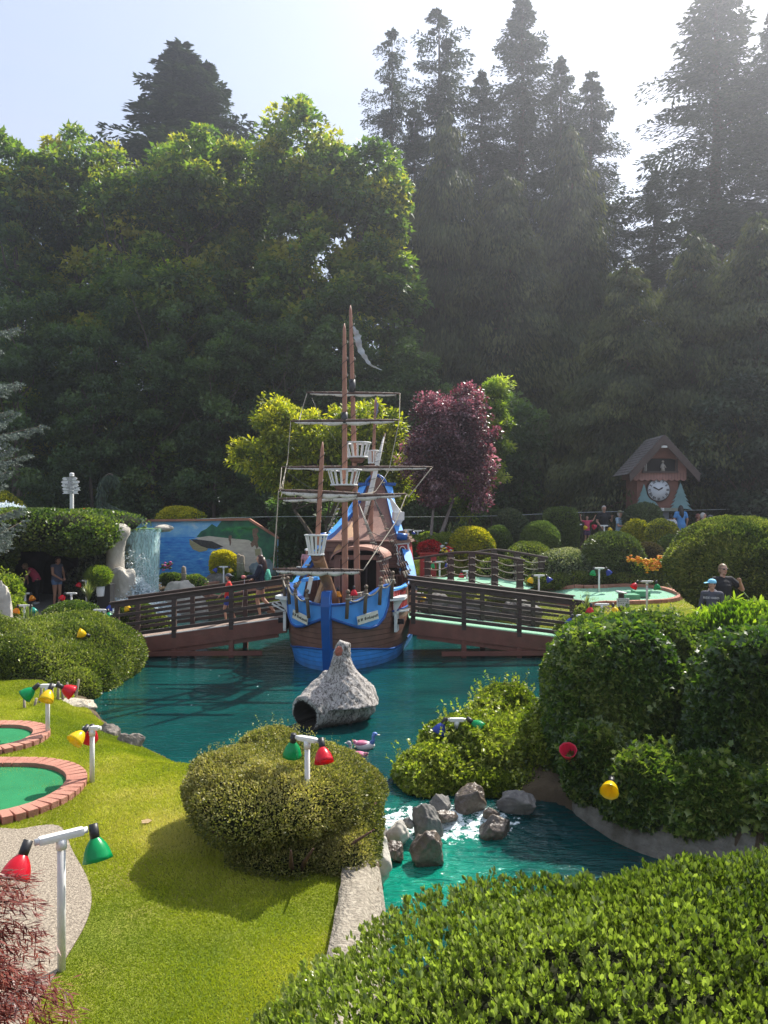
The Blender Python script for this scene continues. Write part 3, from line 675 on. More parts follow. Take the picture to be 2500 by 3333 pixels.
# far wood closing the view between the trunks
def forest(name, label, Y, x0, x1, h, n, mat, seed):
    r = np.random.default_rng(seed); X = r.uniform(x0, x1, n); Z = h*(r.uniform(0, 1, n)**.8)*(1+.25*np.sin(X*.6)+.15*np.sin(X*1.7)); Yv = Y+r.normal(0, 1.5, n)
    P = np.stack([X, Yv, Z], 1); rn = np.clip(.5+.35*noise3(P, .5, seed, 2)+r.normal(0, .15, n), 0, 1)
    V, F_, rv = leaves(P, rand_dirs(n, r), rand_dirs(n, r)+np.array([0, -.3, .5]), .95*r.uniform(.6, 1.3, n), .75, 'maple', rn)
    return tag(link(name, np_mesh(name, V, F_, [mat], rv)), label, 'forest', kind='stuff')
forest('forest', 'far wood seen as dark leaves between the tree trunks', 82, -75, 75, 10.5, 34000, M_DARK, 3)

# golden green tree behind the ship
M_GOLD = leaf_mat('golden_leaf', [(.09, .13, .015), (.20, .24, .022), (.34, .36, .03), (.50, .46, .06)], .5, .45, .4, .2, (1.7, 1.75, .5), .8)
gx = (1060-1250)/2500*31
def decid2(name, label, x, y, blobs, mat, ncl, per, cr, ln, wd, shape, seed, trunk_pts, tr, bm_=bark, group=None):
    t = thing(name, label, 'tree', (x, y, gh(x, y)), 0, group)
    _, C = crown('crown', blobs, ncl, per, cr, ln, wd, mat, shape, seed, t, flat=.75)
    r = np.random.default_rng(seed); b = MB()
    for pts in trunk_pts:
        n = len(pts); b.tube(bez(pts, 4), [tr*(1-.6*i/((n-1)*4)) for i in range((n-1)*4+1)], bm_, 8)
        e = Vector(pts[-1])
        for k in range(7):
            c = Vector(C[r.integers(len(C))]); b.tube([e, (e+c)/2+Vector((0, 0, .15)), c], [tr*.38, tr*.25, .012], bm_, 5)
    b.build('trunk', t); return t
def lb(pts, y0, sx, ex):   # blobs from (px, py, half width px, half height px) read at distance y0, relative to foot (sx on ground)
    g0 = gh(sx, y0); out = []
    for i, (px, py, a, c) in enumerate(pts):
        p = at(px, py, y0); out.append(dict(c=(p.x-sx, 0, p.z-g0), r=(a/2500*y0, a/2500*y0*.8, c/2500*y0), amp=.16, fr=2.2, seed=ex+i))
    return out
decid2('golden_tree', 'yellow green leafy tree spreading behind the ship masts', gx, 31,
       lb([(900, 1370, 60, 65), (860, 1480, 85, 70), (970, 1440, 110, 90), (1090, 1410, 90, 100), (1200, 1390, 95, 75), (1260, 1470, 80, 80), (1150, 1530, 120, 90), (930, 1540, 100, 50), (1290, 1580, 55, 50)], 31, gx, 60),
       M_GOLD, 300, 105, .44, .20, .085, 'oval', 52, [[(0, 0, -.1), (.1, 0, 1.2), (0, 0, 2.4)], [(0, 0, .9), (-.6, 0, 2.0), (-1.3, .1, 3.0)], [(0, 0, 1.0), (.8, 0, 2.2), (1.6, 0, 3.2)]], .12)
M_PLUM = leaf_mat('plum_leaf', [(.065, .032, .040), (.13, .068, .082), (.28, .17, .19), (.52, .41, .42)], .35, .35, .6, .25, (1.8, .7, .9), .8)
plx = (1412-1250)/2500*29.5
decid2('plum_tree', 'purple leaved plum tree right of the ship', plx, 29.5,
       lb([(1500, 1330, 65, 75), (1420, 1370, 75, 75), (1545, 1400, 55, 80), (1460, 1460, 105, 90), (1390, 1500, 70, 70), (1530, 1520, 60, 90), (1440, 1570, 85, 60), (1560, 1590, 35, 40)], 29.5, plx, 80),
       M_PLUM, 230, 150, .46, .11, .075, 'oval', 81, [[(0, 0, -.1), (.02, 0, .7), (-.1, 0, 1.4), (0, 0, 2.6)], [(0, 0, 1.0), (.35, 0, 1.7), (.75, 0, 2.9)]], .11, plain('bark_plum', (.24, .20, .18), .9, .3, 10, bump=.6, bscale=20))
M_LIME = leaf_mat('lime_leaf', [(.08, .13, .02), (.15, .21, .03), (.26, .31, .05), (.36, .38, .10)], .5, .45, .4, .2, (1.6, 1.8, .6), .8)
lx = (1525-1250)/2500*31.5
decid2('slender_tree', 'slender pale green tree rising right behind the plum tree', lx, 31.5,
       lb([(1610, 1290, 42, 60), (1590, 1370, 55, 70), (1615, 1430, 35, 50), (1590, 1500, 45, 60), (1560, 1560, 40, 50), (1530, 1620, 30, 50)], 31.5, lx, 90),
       M_LIME, 120, 130, .36, .17, .07, 'oval', 91, [[(0, 0, -.1), (.05, 0, 1.2), (.3, 0, 2.5), (.8, 0, 4.2)]], .08)
# ================================================================ bridges, walls, greens, grotto, clock house
def ray(px, py, off=0.0):
    """where a photo pixel meets the ground"""
    sl = (py-1667)/2500; dx = (px-1250)/2500; D = 4.5
    while D < 60:
        z = CZ-sl*D
        if z <= gh(dx*D, D)+off: break
        D += .05
    return Vector((dx*D, D, gh(dx*D, D)))
wood_dark = plain('bridge_dark_wood', (.042, .024, .019), .7, .3, 4, bump=.3, bscale=30, col2=(.075, .050, .042), stretch=(1, 1, 6))
wood_beam = plain('bridge_beam_paint', (.19, .068, .048), .6, .2, 3, bump=.25, bscale=20, dirt=.35)
rope_m = plain('rope_fibre', (.42, .37, .29), .9, .2, 30, bump=.5, bscale=120)
wire_m = plain('black_wire', (.012, .012, .014), .5, .2, 10)
white_p = plain('white_paint', (.74, .74, .72), .45, .05, 4, dirt=.18)
white_w = plain('white_weathered', (.70, .69, .66), .55, .08, 5, dirt=.35)
carpet = plain('green_carpet', (.026, .20, .080), .95, .12, 3, bump=.3, bscale=160, spec=.15)
carpet_l = plain('green_carpet_faded', (.25, .47, .33), .95, .10, 1.2, bump=.25, bscale=120, spec=.15)
brick_m = plain('red_brick', (.34, .135, .095), .85, .22, 2.3, bump=.4, bscale=50, col2=(.50, .24, .17), dirt=.25)
grey_rock = plain('grey_rock', (.085, .082, .08), .85, .3, 4, bump=1.0, bscale=11, col2=(.25, .235, .21), dirt=.3)
wet_rock = plain('wet_rock', (.05, .042, .036), .30, .3, 4, bump=1.0, bscale=16, col2=(.19, .145, .11))
pale_rock = plain('pale_rock', (.42, .38, .32), .9, .2, 2.5, bump=.9, bscale=8, col2=(.62, .58, .50), dirt=.4)
peb = plain('pebble_concrete', (.33, .28, .21), .9, .3, 28, bump=1.0, bscale=42, col2=(.60, .54, .43), dirt=.4)

def lerp(a, b, t): return a+(b-a)*t
# ---- foot bridges to the ship: post pixels along each span
def span(label, x0, x1, zL, zR, Yf, Yb, fposts, bposts, legs, blegs, brace, ends=(None, None), parent_carpet=carpet_l):
    t = thing('footbridge', label, 'footbridge', ((x0+x1)/2, (Yf+Yb)/2, 0), 0, 'wooden footbridges to the ship')
    ox, oy = (x0+x1)/2, (Yf+Yb)/2
    def L3(x, y, z): return Vector((x-ox, y-oy, z))
    def dz(x): return lerp(zL, zR, (x-x0)/(x1-x0))
    d = MB(); d.prism([L3(x0, Yf+.04, dz(x0)-.05), L3(x1, Yf+.04, dz(x1)-.05), L3(x1, Yb-.04, dz(x1)-.05), L3(x0, Yb-.04, dz(x0)-.05)], (0, 0, 1), .04, parent_carpet); d.build('deck', t)
    for Y in (Yf, Yb):
        b = MB(); b.beam(L3(x0, Y, dz(x0)-.22), L3(x1, Y, dz(x1)-.22), .09, .36, wood_beam, bevel=.008)
        b.beam(L3(x0+.2, Y+.05, dz(x0)-.46), L3(x1-.2, Y+.05, dz(x1)-.46), .12, .12, wood_beam); b.build('side_beam', t)
        k = MB(); k.beam(L3(x0, Y, dz(x0)-.03), L3(x1, Y, dz(x1)-.03), .05, .03, white_w if parent_carpet is not carpet_l else carpet_l); k.build('deck_edge', t)
        s = -1 if Y == Yf else 1
        for n, h, th in (('hand_rail', .86, .12), ('middle_rail', .60, .075), ('middle_rail', .35, .075), ('bottom_rail', .09, .085)):
            r = MB(); off = Y+s*(.055 if h < .8 else 0)
            r.beam(L3(x0, off, dz(x0)+h), L3(x1, off, dz(x1)+h), .045 if h < .8 else .07, th, wood_dark, bevel=.006)
            if h > .8: r.beam(L3(x0-.04, Y, dz(x0)+h+.075), L3(x1+.04, Y, dz(x1)+h+.075), .15, .03, wood_dark, bevel=.006)
            r.build(n, t)
    for Y, ps in ((Yf, fposts), (Yb, bposts)):
        for p in ps:
            x = (p-1250)/2500*Y; q = MB(); q.box(L3(x, Y, dz(x)+.36), (.11, .10, 1.0), wood_dark, bevel=.008); q.build('post', t)
    for Y, ps in ((Yf, legs), (Yb, blegs)):
        for p in ps:
            x = (p-1250)/2500*Y; q = MB(); q.box(L3(x, Y+.02, (dz(x)-.4-.75)/2), (.12, .12, dz(x)-.4+.75), wood_beam); q.build('leg', t)
    q = MB(); xa, xb = [(p-1250)/2500*Yf for p in brace]; q.beam(L3(xa, Yf-.06, .10), L3(xb, Yf-.06, .12), .06, .11, wood_beam, bevel=.006); q.build('brace', t)
    return t
span('dark wooden footbridge from the left bank to the ship, two people crossing it', -6.75, -2.42, .42, 1.02, 19.0, 20.3, (381, 567, 753, 935), (450, 627, 799), (567, 753), (627, 799), (445, 855), parent_carpet=plain('worn_deck', (.30, .22, .18), .8, .2, 5, dirt=.4))
span('empty dark wooden footbridge from the ship to the right bank', .62, 5.0, .99, .45, 19.0, 20.3, (1345, 1510, 1690, 1888), (1400, 1570, 1735, 1862), (1510, 1690), (1570, 1735), (1437, 1800))

# ---- arched bridge with rope sides at the back
t = thing('rope_bridge', 'small arched bridge with brown posts and rope sides on the back lawn', 'bridge', (3.2, 24.2, gh(3.2, 24.2)))
o0 = t.location
def ab(px, py, D): return at(px, py, D)-o0
fr = [(1392, 1818, 24.6), (1467, 1806, 24.3), (1536, 1804, 24.0), (1610, 1812, 23.7), (1692, 1828, 23.3)]
bk = [(1608, 1795, 25.6), (1683, 1804, 25.3), (1762, 1818, 24.9)]
for row in (fr, bk):
    tops = []
    for (px, py, D) in row:
        p = ab(px, py, D); h = 1.0; q = MB(); q.box(p+Vector((0, 0, -h/2+.02)), (.20, .15, h), wood_dark, bevel=.01); q.build('post', t); tops.append(p)
    pts = [p+Vector((0, 0, .05)) for p in tops]
    if row is fr: pts = [pts[0]+Vector((-.7, .3, -.12))]+pts+[pts[-1]+Vector((.15, -.05, -.03))]
    else: pts = [ab(1530, 1801, 25.8)]+pts+[pts[-1]+Vector((.2, -.05, -.03))]
    q = MB(); q.tube(bez(pts, 5), .045, wood_dark, 6); q.build('hand_rail', t)
    rp = MB()
    for a, b in zip(tops, tops[1:]):
        for dz_ in (.10, .32, .55, .78):
            n = 10; rp.tube([a.lerp(b, i/n)+Vector((0, -.09, -dz_-.09*4*(i/n)*(1-i/n))) for i in range(n+1)], .016, rope_m, 5)
    for a in tops:
        for dz_ in (.10, .32, .55, .78): rp.tube([a+Vector((.12*math.cos(k*1.05), -.0+.10*math.sin(k*1.05), -dz_)) for k in range(6)], .016, rope_m, 5, closed=True)
    rp.build('side_rope', t)
q = MB()
fl = [ab(1392, 1893, 24.6), ab(1536, 1900, 24.0), ab(1692, 1925, 23.3)]; bl_ = [ab(1400, 1880, 26), ab(1608, 1880, 25.6), ab(1762, 1905, 24.9)]
q.grid([bez(fl, 6), bez(bl_, 6)], carpet_l); q.build('deck', t)

# ---- putting greens
def kerb_bricks(b, path, w, h, m, step, z0, closed=False, jit=.004):
    n = len(path); acc = 0
    for i in range(n-1 if not closed else n):
        a, c = Vector(path[i]), Vector(path[(i+1) % n]); L_ = (c-a).length; k = max(1, round(L_/step))
        for j in range(k):
            p = a.lerp(c, j/k); q = a.lerp(c, (j+1)/k); g_ = (q-p).normalized()*.006
            b.beam(p+g_+Vector((0, 0, random.uniform(-jit, jit))), q-g_, w*random.uniform(.97, 1.0), h, m, bevel=min(.006, h*.2))
def near_green(label, cx, cy, r, z, xl):
    t = thing('putting_green', label, 'putting green', (cx, cy, z), 0, 'near putting greens edged with brick')
    n = 22; ri = r-.24
    out = [(xl-cx, -ri)]+[(ri*math.sin(R(a)), -ri*math.cos(R(a))) for a in np.linspace(0, 180, n)]+[(xl-cx, ri)]
    q = MB(); q.prism([(x, y, -.02) for x, y in out], (0, 0, 1), .05, carpet); q.build('carpet', t)
    b = MB(); rc = r-.12
    arcp = [Vector((rc*math.sin(R(a)), -rc*math.cos(R(a)), .035)) for a in np.linspace(0, 180, int(math.pi*rc/.115)+1)]
    for a, c in zip(arcp, arcp[1:]):
        d = (c-a).normalized()*.005; b.beam(a+d+Vector((0, 0, random.uniform(-.003, .003))), c-d, .235*random.uniform(.97, 1), .09, brick_m, bevel=.008)
    for s in (-1, 1):
        x = 0
        while x > xl-cx: b.beam((x-.005, s*rc, .035+random.uniform(-.003, .003)), (x-.11, s*rc, .035), .235, .09, brick_m, bevel=.008); x -= .115
    b.build('brick_border', t)
    j = MB(); j.tube([Vector((rc*math.sin(R(a)), -rc*math.cos(R(a)), .02)) for a in np.linspace(0, 180, 30)], .05, plain('mortar', (.2, .17, .14), .9), 6); j.build('mortar_joint', t)
    return t
near_green('nearer green carpet end with the shadow of a lamp on it', -4.52, 8.72, 1.08, .40, -9)
near_green('farther green carpet end by the left edge above the nearer one', -5.52, 10.72, .80, .40, -9)
def far_green(label, pxs, mat, D=None):
    P = [ray(px, py) for px, py in pxs]; c = sum(P, Vector())/len(P)
    t = thing('putting_green', label, 'putting green', (c.x, c.y, gh(c.x, c.y)))
    P = bez(P+[P[0]], 5)[:-1]; poly = [(p.x, p.y) for p in P]
    s = sheet('carpet', poly, mat, .03, .4); s.parent = t; s.location = -Vector(t.location)
    b = MB(); kerb_bricks(b, [Vector((p.x, p.y, gh(p.x, p.y)+.055))-Vector(t.location) for p in P], .16, .12, brick_m, .22, 0, closed=True); b.build('brick_border', t); return t
fg_ = far_green('wide faded green carpet with two low blocks behind the right bridge', [(1530, 1893), (1610, 1890), (1700, 1905), (1780, 1920), (1900, 1918), (2050, 1912), (2150, 1922), (2215, 1945), (2180, 1962), (2080, 1968), (1950, 1972), (1850, 1972), (1790, 1955), (1720, 1940), (1630, 1925), (1560, 1912)], carpet_l)
for px, py, w in ((2052, 1957, .42), (2085, 1945, .42)):
    p = ray(px, py); q = MB(); q.box((0, 0, .09), (w, .5, .16), plain('green_block', (.10, .30, .17), .9, .1, 4), bevel=.01); o = q.build('obstacle_block'); o.location = p+Vector((0, 0, .03))
    tag(o, 'nearer green obstacle block on the faded carpet' if px == 2052 else 'farther green obstacle block on the faded carpet', 'obstacle')
far_green('green carpet lane along the foot of the mural', [(620, 1932), (700, 1903), (820, 1885), (960, 1875), (990, 1885), (960, 1905), (800, 1930), (690, 1945)], carpet)

# ---- banks
def bank(name, label, pts, w, ztop, zbot, m, cat, seed=1, side=1, slope=0.0):
    P = bez(pts, 6); rows = [[], [], [], []]; r = random.Random(seed)
    rows += [[], []]
    for i, p in enumerate(P):
        a = P[max(i-1, 0)]; c = P[min(i+1, len(P)-1)]; d = Vector((c.x-a.x, c.y-a.y, 0)).normalized(); nrm = Vector((-d.y, d.x, 0))*side
        j = lambda s: Vector((r.uniform(-s, s), r.uniform(-s, s), r.uniform(-s, s)))
        rows[0].append(Vector((p.x, p.y, zbot))-nrm*(.10+slope)); rows[1].append(Vector((p.x, p.y, ztop-.05))-nrm*.02+j(.012)); rows[2].append(Vector((p.x, p.y, ztop))+nrm*.04+j(.010)); 
        for ri_, ww in ((3, w*.35), (4, w*.7), (5, w)):
            v = Vector((p.x, p.y, 0))+nrm*ww; rows[ri_].append(Vector((v.x, v.y, max(ztop+.01, gh(v.x, v.y)+.085)))+j(.010))
    rows.append([q-Vector((0, 0, .3)) for q in rows[5]])
    b = MB(); b.grid(rows, m); o = b.build(name, fix=True); return tag(o, label, cat)
bank('concrete_edge', 'pebbly concrete edge between the lawn and the green stream', [(-.40, 8.9), (-.30, 8.3), (-.22, 7.8), (-.09, 7.3), (-.04, 6.7), (-.06, 6.0), (-.12, 4.6)], .32, .385, -.6, plain('pebble_concrete_edge', (.20, .17, .13), .9, .3, 28, bump=1.0, bscale=42, col2=(.42, .37, .29), dirt=.5), 'edging', side=-1, slope=.05)
bank('stone_wall', 'grey rendered bank wall under the ivy right of the stream', [(2.30, 9.55), (2.34, 9.38), (2.46, 9.12), (2.84, 8.68), (3.3, 8.26), (3.95, 7.92), (5.0, 7.4), (6.6, 6.8)], .6, .38, -.7, plain('render_grey', (.12, .11, .09), .95, .3, 6, bump=1.0, bscale=22, col2=(.25, .235, .20), dirt=.8), 'bank wall', side=1, slope=.16)

# ---- rocks
ICO5 = ico(5)
def rock_mesh(seed, s=(1, 1, .7), amp=.28):
    r = np.random.default_rng(seed); V = ICO5[0]*(1+.30*noise3(ICO5[0], 1.5, seed+9, 2)[:, None])
    for _ in range(10):                      # flat facets
        d = r.normal(size=3); d /= np.linalg.norm(d); h = r.uniform(.55, .84); k = V @ d; V = np.where((k > h)[:, None], V-np.outer(k-h, d)*.94, V)
    V = V*(1+amp*.30*noise3(V, 4, seed, 3)[:, None]+.045*noise3(V, 10, seed+3, 3)[:, None]); V /= np.abs(V).max(0); return V*np.array(s), ICO5[1]
def rock(label, px, pyb, w, h, m=grey_rock, D=None, zb=0.0, seed=1, dep=1.0, group=None, sink=.65, cat='rock', name='rock'):
    if D is None: D = (CZ-zb)*2500/(pyb-1667)
    W = w/2500*D; Hh = h/2500*D; V, F_ = rock_mesh(seed, (W/2*1.1, W/2*dep, Hh*(1+sink)/1.9))
    z0 = V[:, 2].min(); o = link(name, np_mesh('rock', V, F_, [m], smooth_=False)); top = V[:, 2].max()
    p = at(px, pyb, D); o.location = (p.x, p.y+W/2*dep*.6, p.z+Hh-top)
    sm = o.data; sm.polygons.foreach_set('use_smooth', np.ones(len(sm.polygons), bool))
    return tag(o, label, cat, group)
RG = 'rocks in the rapids'
for i, (lab, px, py, w, h, m) in enumerate([
    ('upright grey rock standing in the middle of the rapids', 1397, 2722, 102, 100, grey_rock),
    ('brown wet boulder at the back of the rapids under the creeper', 1525, 2645, 115, 80, wet_rock),
    ('smooth grey boulder with a sloping back under the ivy corner', 1682, 2648, 122, 62, grey_rock),
    ('small wet rock alone in the green water right of the rapids', 1617, 2722, 100, 62, wet_rock),
    ('large brown sparkling rock in front of the upright grey one', 1376, 2806, 128, 92, wet_rock),
    ('flat topped pale rock left of the upright grey one', 1288, 2745, 88, 70, pale_rock),
    ('small round rock below the flat topped pale rock', 1288, 2792, 64, 44, wet_rock),
    ('big pale rock at the end of the concrete edge', 1200, 2868, 140, 130, pale_rock),
    ('small orange brown rock wedged behind the big pale rock', 1216, 2775, 58, 34, plain('rust_rock', (.28, .13, .05), .7, .3, 5, bump=.8)),
    ('dark rock tucked under the round bush beside the rapids', 1180, 2752, 84, 60, wet_rock),
    ('small dark rock between the two back boulders', 1600, 2660, 56, 28, wet_rock), ('rounded dark rock at the bush edge above the big pale one', 1238, 2742, 70, 52, grey_rock),
    ('low wet stone just left of the small round rock', 1243, 2812, 58, 34, wet_rock), ('flat stone barely above the foam behind the upright grey rock', 1450, 2668, 80, 26, wet_rock),
    ('little stone in the foam left of the upright grey rock', 1330, 2690, 44, 24, grey_rock), ('low rock below the creeper mound beside the back boulder', 1440, 2640, 84, 48, grey_rock)]):
    rock(lab, px, py, w, h, m, zb=-.10 if py > 2700 else 0, seed=i+3, dep=.85, group=RG)
for i, (lab, px, py, w, h) in enumerate([
    ('flat grey lava rock beside the sandy bank', 225, 2372, 110, 42), ('small black rock at the water by the sandy bank', 252, 2345, 42, 34),
    ('grey lava rock in the shore row right of the second lamp', 340, 2425, 110, 60), ('end rock of the shore row reaching into the pond', 412, 2458, 95, 66),
    ('low flat rock in the grass below the shore row', 335, 2450, 80, 26)]):
    rock(lab, px, py, w, h, plain('lava_rock', (.12, .105, .095), .95, .3, 6, bump=1.0, bscale=18, col2=(.30, .26, .22), spec=.2), zb=.05, seed=i+30, dep=.8, group='shore rocks left of the pond')
for i, (lab, px, py, w, h, D, m) in enumerate([
    ('big pale rock right of the waterfall splash', 590, 1980, 150, 90, 27.2, pale_rock), ('pale rock at the foot of the waterfall column', 385, 1975, 120, 130, 26.0, pale_rock),
    ('pale ledge rock behind the foot of the column', 425, 1890, 70, 55, 27.4, pale_rock), ('flat dark rock in front of the mural flowers', 700, 1898, 90, 42, 31, grey_rock),
    ('pale boulder at the left picture edge behind the spiky plant', 0, 2050, 90, 160, 19.5, pale_rock), ('grey rock behind the mural girl position', 855, 1890, 90, 70, 31.5, plain('blue_grey_rock', (.10, .16, .20), .9, .3, 5, bump=.7, col2=(.25, .3, .33))),
    ('grey slab rock behind the right bridge next to the ship', 1400, 1985, 110, 55, 23, grey_rock), ('long grey shore rock behind the right bridge', 1530, 1998, 230, 50, 24, grey_rock),
    ('dark shore rock behind the right bridge near its second post', 1690, 2015, 150, 60, 21.5, grey_rock), ('pale rock at the water right of the yellow walker', 940, 1985, 200, 32, 27.6, pale_rock)]):
    if 'mural girl' in lab: lab = 'round blue grey boulder at the right end of the mural'
    if 'yellow walker' in lab: lab = 'long low pale shore rock left of the ship'
    rock(lab, px, py, w, h, m, D=D, seed=i+50, dep=.6)
# sandy bank with stakes
V, F_ = rock_mesh(77, (.42, .85, .34)); o = link('sand_bank', np_mesh('sand_bank', V, F_, [peb], smooth_=True)); o.location = (-5.62, 13.55, .06); tag(o, 'pale sandy bank beside the wooden stakes', 'sand bank')
t = thing('stake_fence', 'row of weathered wooden stakes on the sandy bank', 'fence', (-5.85, 13.4, .3))
for i in range(9):
    b = MB(); l_ = random.uniform(.22, .40); b.tube([(i*.035, -.9+i*.17, -.1), (i*.035+random.uniform(-.05, .1), -.9+i*.17, l_)], [.028, .02], plain('stake_wood', (.26, .22, .17), .9, .3, 10, bump=.5), 6); b.build('stake', t)

# ---- mural wall
MD = 33.0
def mw(px, py, d=0): p = at(px, py, MD); return Vector((p.x, MD-d, p.z))
def mural_mat(name, c1, c2, scale, stretch, c3=None, lo=.35, hi=.65):
    if name in MATS: return MATS[name]
    m, nt, b = new_mat(name); l = nt.links.new; tc = N(nt, 'ShaderNodeTexCoord'); mp = N(nt, 'ShaderNodeMapping'); mp.inputs['Scale'].default_value = stretch
    n1 = N(nt, 'ShaderNodeTexNoise'); n1.inputs['Scale'].default_value = scale; n1.inputs['Detail'].default_value = 6; n1.inputs['Roughness'].default_value = .65
    r = N(nt, 'ShaderNodeValToRGB'); e = r.color_ramp.elements; e[0].position = lo; e[1].position = hi; e[0].color = (*c1, 1); e[1].color = (*c2, 1)
    if c3: k = e.new(min(.98, hi+.12)); k.color = (*c3, 1)
    l(tc.outputs['Object'], mp.inputs['Vector']); l(mp.outputs[0], n1.inputs['Vector']); l(n1.outputs['Fac'], r.inputs[0]); l(r.outputs['Color'], b.inputs['Base Color']); b.inputs['Roughness'].default_value = .5
    MATS[name] = m; return m
t = thing('mural_wall', 'wall painted with a tropical beach, sea and rowing boat under a brick coping', 'wall', (mw(640, 1880).x, MD, .8)); o0 = Vector(t.location)
q = MB(); q.prism([p-o0 for p in (mw(375, 1905), mw(905, 1905), mw(905, 1752), mw(812, 1694), mw(375, 1698))], (0, 1, 0), .25, mural_mat('painted_sky', (.12, .45, .90), (.30, .65, .95), 1.0, (1, 1, 1.6), (.75, .85, .95), .40, .56)); q.build('wall', t)
q = MB(); q.beam(mw(375, 1696)-o0, mw(812, 1691)-o0, .32, .09, brick_m); q.beam(mw(812, 1691)-o0, mw(908, 1752)-o0, .32, .09, brick_m); q.build('coping', t)
def paint(name, pxs, m, d): q = MB(); q.prism([mw(x, y, d)-o0 for x, y in pxs], (0, 1, 0), .004, m); return q.build(name, t)
sea_m = mural_mat('painted_sea', (.025, .22, .78), (.10, .48, .95), 2.2, (1, 1, 5), (.55, .75, .92), .38, .60)
jung = mural_mat('painted_jungle', (.012, .09, .06), (.03, .22, .10), 2.5, (1, 1, 1)); sand_m = mural_mat('painted_sand', (.58, .52, .44), (.78, .72, .62), 2.0, (1, 1, 3))
paint('painted_sea', [(376, 1905), (376, 1752), (630, 1748), (700, 1760), (830, 1810), (830, 1905)], sea_m, .006)
paint('painted_jungle', [(640, 1748), (655, 1730), (672, 1722), (690, 1706), (706, 1716), (722, 1696), (812, 1695), (903, 1753), (903, 1905), (860, 1905), (835, 1800), (800, 1760), (720, 1758)], jung, .011)
paint('painted_beach', [(632, 1752), (680, 1745), (740, 1752), (810, 1758), (850, 1785), (862, 1830), (868, 1905), (790, 1905), (795, 1850), (770, 1800), (730, 1790), (700, 1775)], sand_m, .016)
fern = mural_mat('painted_palm', (.02, .22, .05), (.05, .38, .10), 6, (1, 1, 1))
for (cx, cy, dx, dy) in ((760, 1722, 34, -14), (760, 1722, -34, -6), (760, 1724, 20, 14), (812, 1722, 22, -16), (812, 1722, -40, 18), (812, 1722, 30, 12), (812, 1724, -24, -12), (870, 1830, 26, -24), (870, 1834, 24, 14)):
    n = math.hypot(dx, dy); ux, uy = dx/n, dy/n
    for k in range(9):
        f = k/8; bx, by = cx+dx*f, cy+dy*f+10*f*f; w = 11*(1-f*.6)
        for s in (-1, 1):
            q = MB(); a = (bx, by); c = (bx+ux*7-uy*w*s, by+uy*7+ux*w*s+3); e = (bx+ux*4, by+uy*4)
            if k == 0 and s == -1: QQ = MB()
            QQ.prism([mw(*p, .020)-o0 for p in (a, c, e)], (0, 1, 0), .003, fern)
    QQ.build('painted_palm_frond', t)
boat_a = mural_mat('painted_boat', (.30, .27, .14), (.52, .48, .28), 3, (1, 1, 14)); dk = mural_mat('painted_dark', (.03, .03, .035), (.08, .075, .07), 8, (1, 1, 1)); skn = mural_mat('painted_brown', (.16, .09, .06), (.30, .19, .13), 9, (1, 1, 1))
q = MB(); q.prism([mw(*p, .023)-o0 for p in ((617, 1755), (630, 1763), (655, 1778), (678, 1786), (672, 1793), (650, 1797), (628, 1788), (618, 1772))], (0, 1, 0), .003, boat_a)
q.prism([mw(*p, .021)-o0 for p in ((622, 1755), (650, 1757), (690, 1762), (728, 1780), (700, 1787), (660, 1783), (634, 1767))], (0, 1, 0), .003, dk); q.build('painted_boat', t)
q = MB()
for poly in ([(745, 1744), (754, 1743), (755, 1750), (752, 1756), (753, 1765), (751, 1776), (748, 1776), (747, 1764), (744, 1756)], [(822, 1722), (838, 1718), (842, 1730), (836, 1738), (842, 1752), (838, 1765), (842, 1778), (836, 1788), (830, 1775), (820, 1782), (815, 1770), (826, 1756), (822, 1740)]):
    q.prism([mw(*p, .024)-o0 for p in poly], (0, 1, 0), .003, skn)
q.prism([mw(*p, .025)-o0 for p in ((829, 1788), (848, 1786), (849, 1806), (832, 1810))], (0, 1, 0), .003, boat_a); q.build('painted_figures', t)
q = MB(); q.prism([mw(*p, .02)-o0 for p in ((376, 1905), (376, 1755), (392, 1755), (408, 1905))], (0, 1, 0), .003, mural_mat('painted_deep', (.02, .03, .25), (.04, .10, .5), 3, (1, 1, 1))); q.build('painted_deep_water', t)

# ---- grotto under ivy, column, waterfall
M_IVY = leaf_mat('ivy_leaf', [(.030, .062, .016), (.060, .11, .022), (.12, .175, .032), (.26, .29, .08)], .30, .30, .55, .25, (1.7, 2.1, .6), .9)
M_HEDGE = leaf_mat('hedge_leaf', [(.035, .065, .014), (.065, .105, .020), (.12, .165, .030), (.24, .26, .07)], .32, .35, .5, .22, (1.6, 2.0, .6), .9)
cave_rock = plain('cave_rock', (.03, .028, .026), .95, .3, 2, bump=1.0, bscale=6, col2=(.07, .065, .06))
t = thing('ivy_grotto', 'overhanging grotto roof clad in clipped ivy at the left, dark underneath', 'grotto', (-11.5, 26, .4)); o0 = Vector(t.location)
def rel(p): return Vector(p)-o0
q = MB()
q.box(rel((-12.0, 26.7, 2.70)), (4.9, 4.6, .4), cave_rock); q.box(rel((-11.6, 28.7, 1.4)), (6.0, .5, 3.0), cave_rock); q.box(rel((-13.9, 26.4, 1.4)), (.6, 4.4, 3.0), cave_rock); q.build('rock_shell', t)
def rb(lst): return [dict(c=tuple(rel(p)), r=r_, amp=.07, fr=2.2, seed=i+200, pw=pw) for i, (p, r_, pw) in enumerate(lst)]
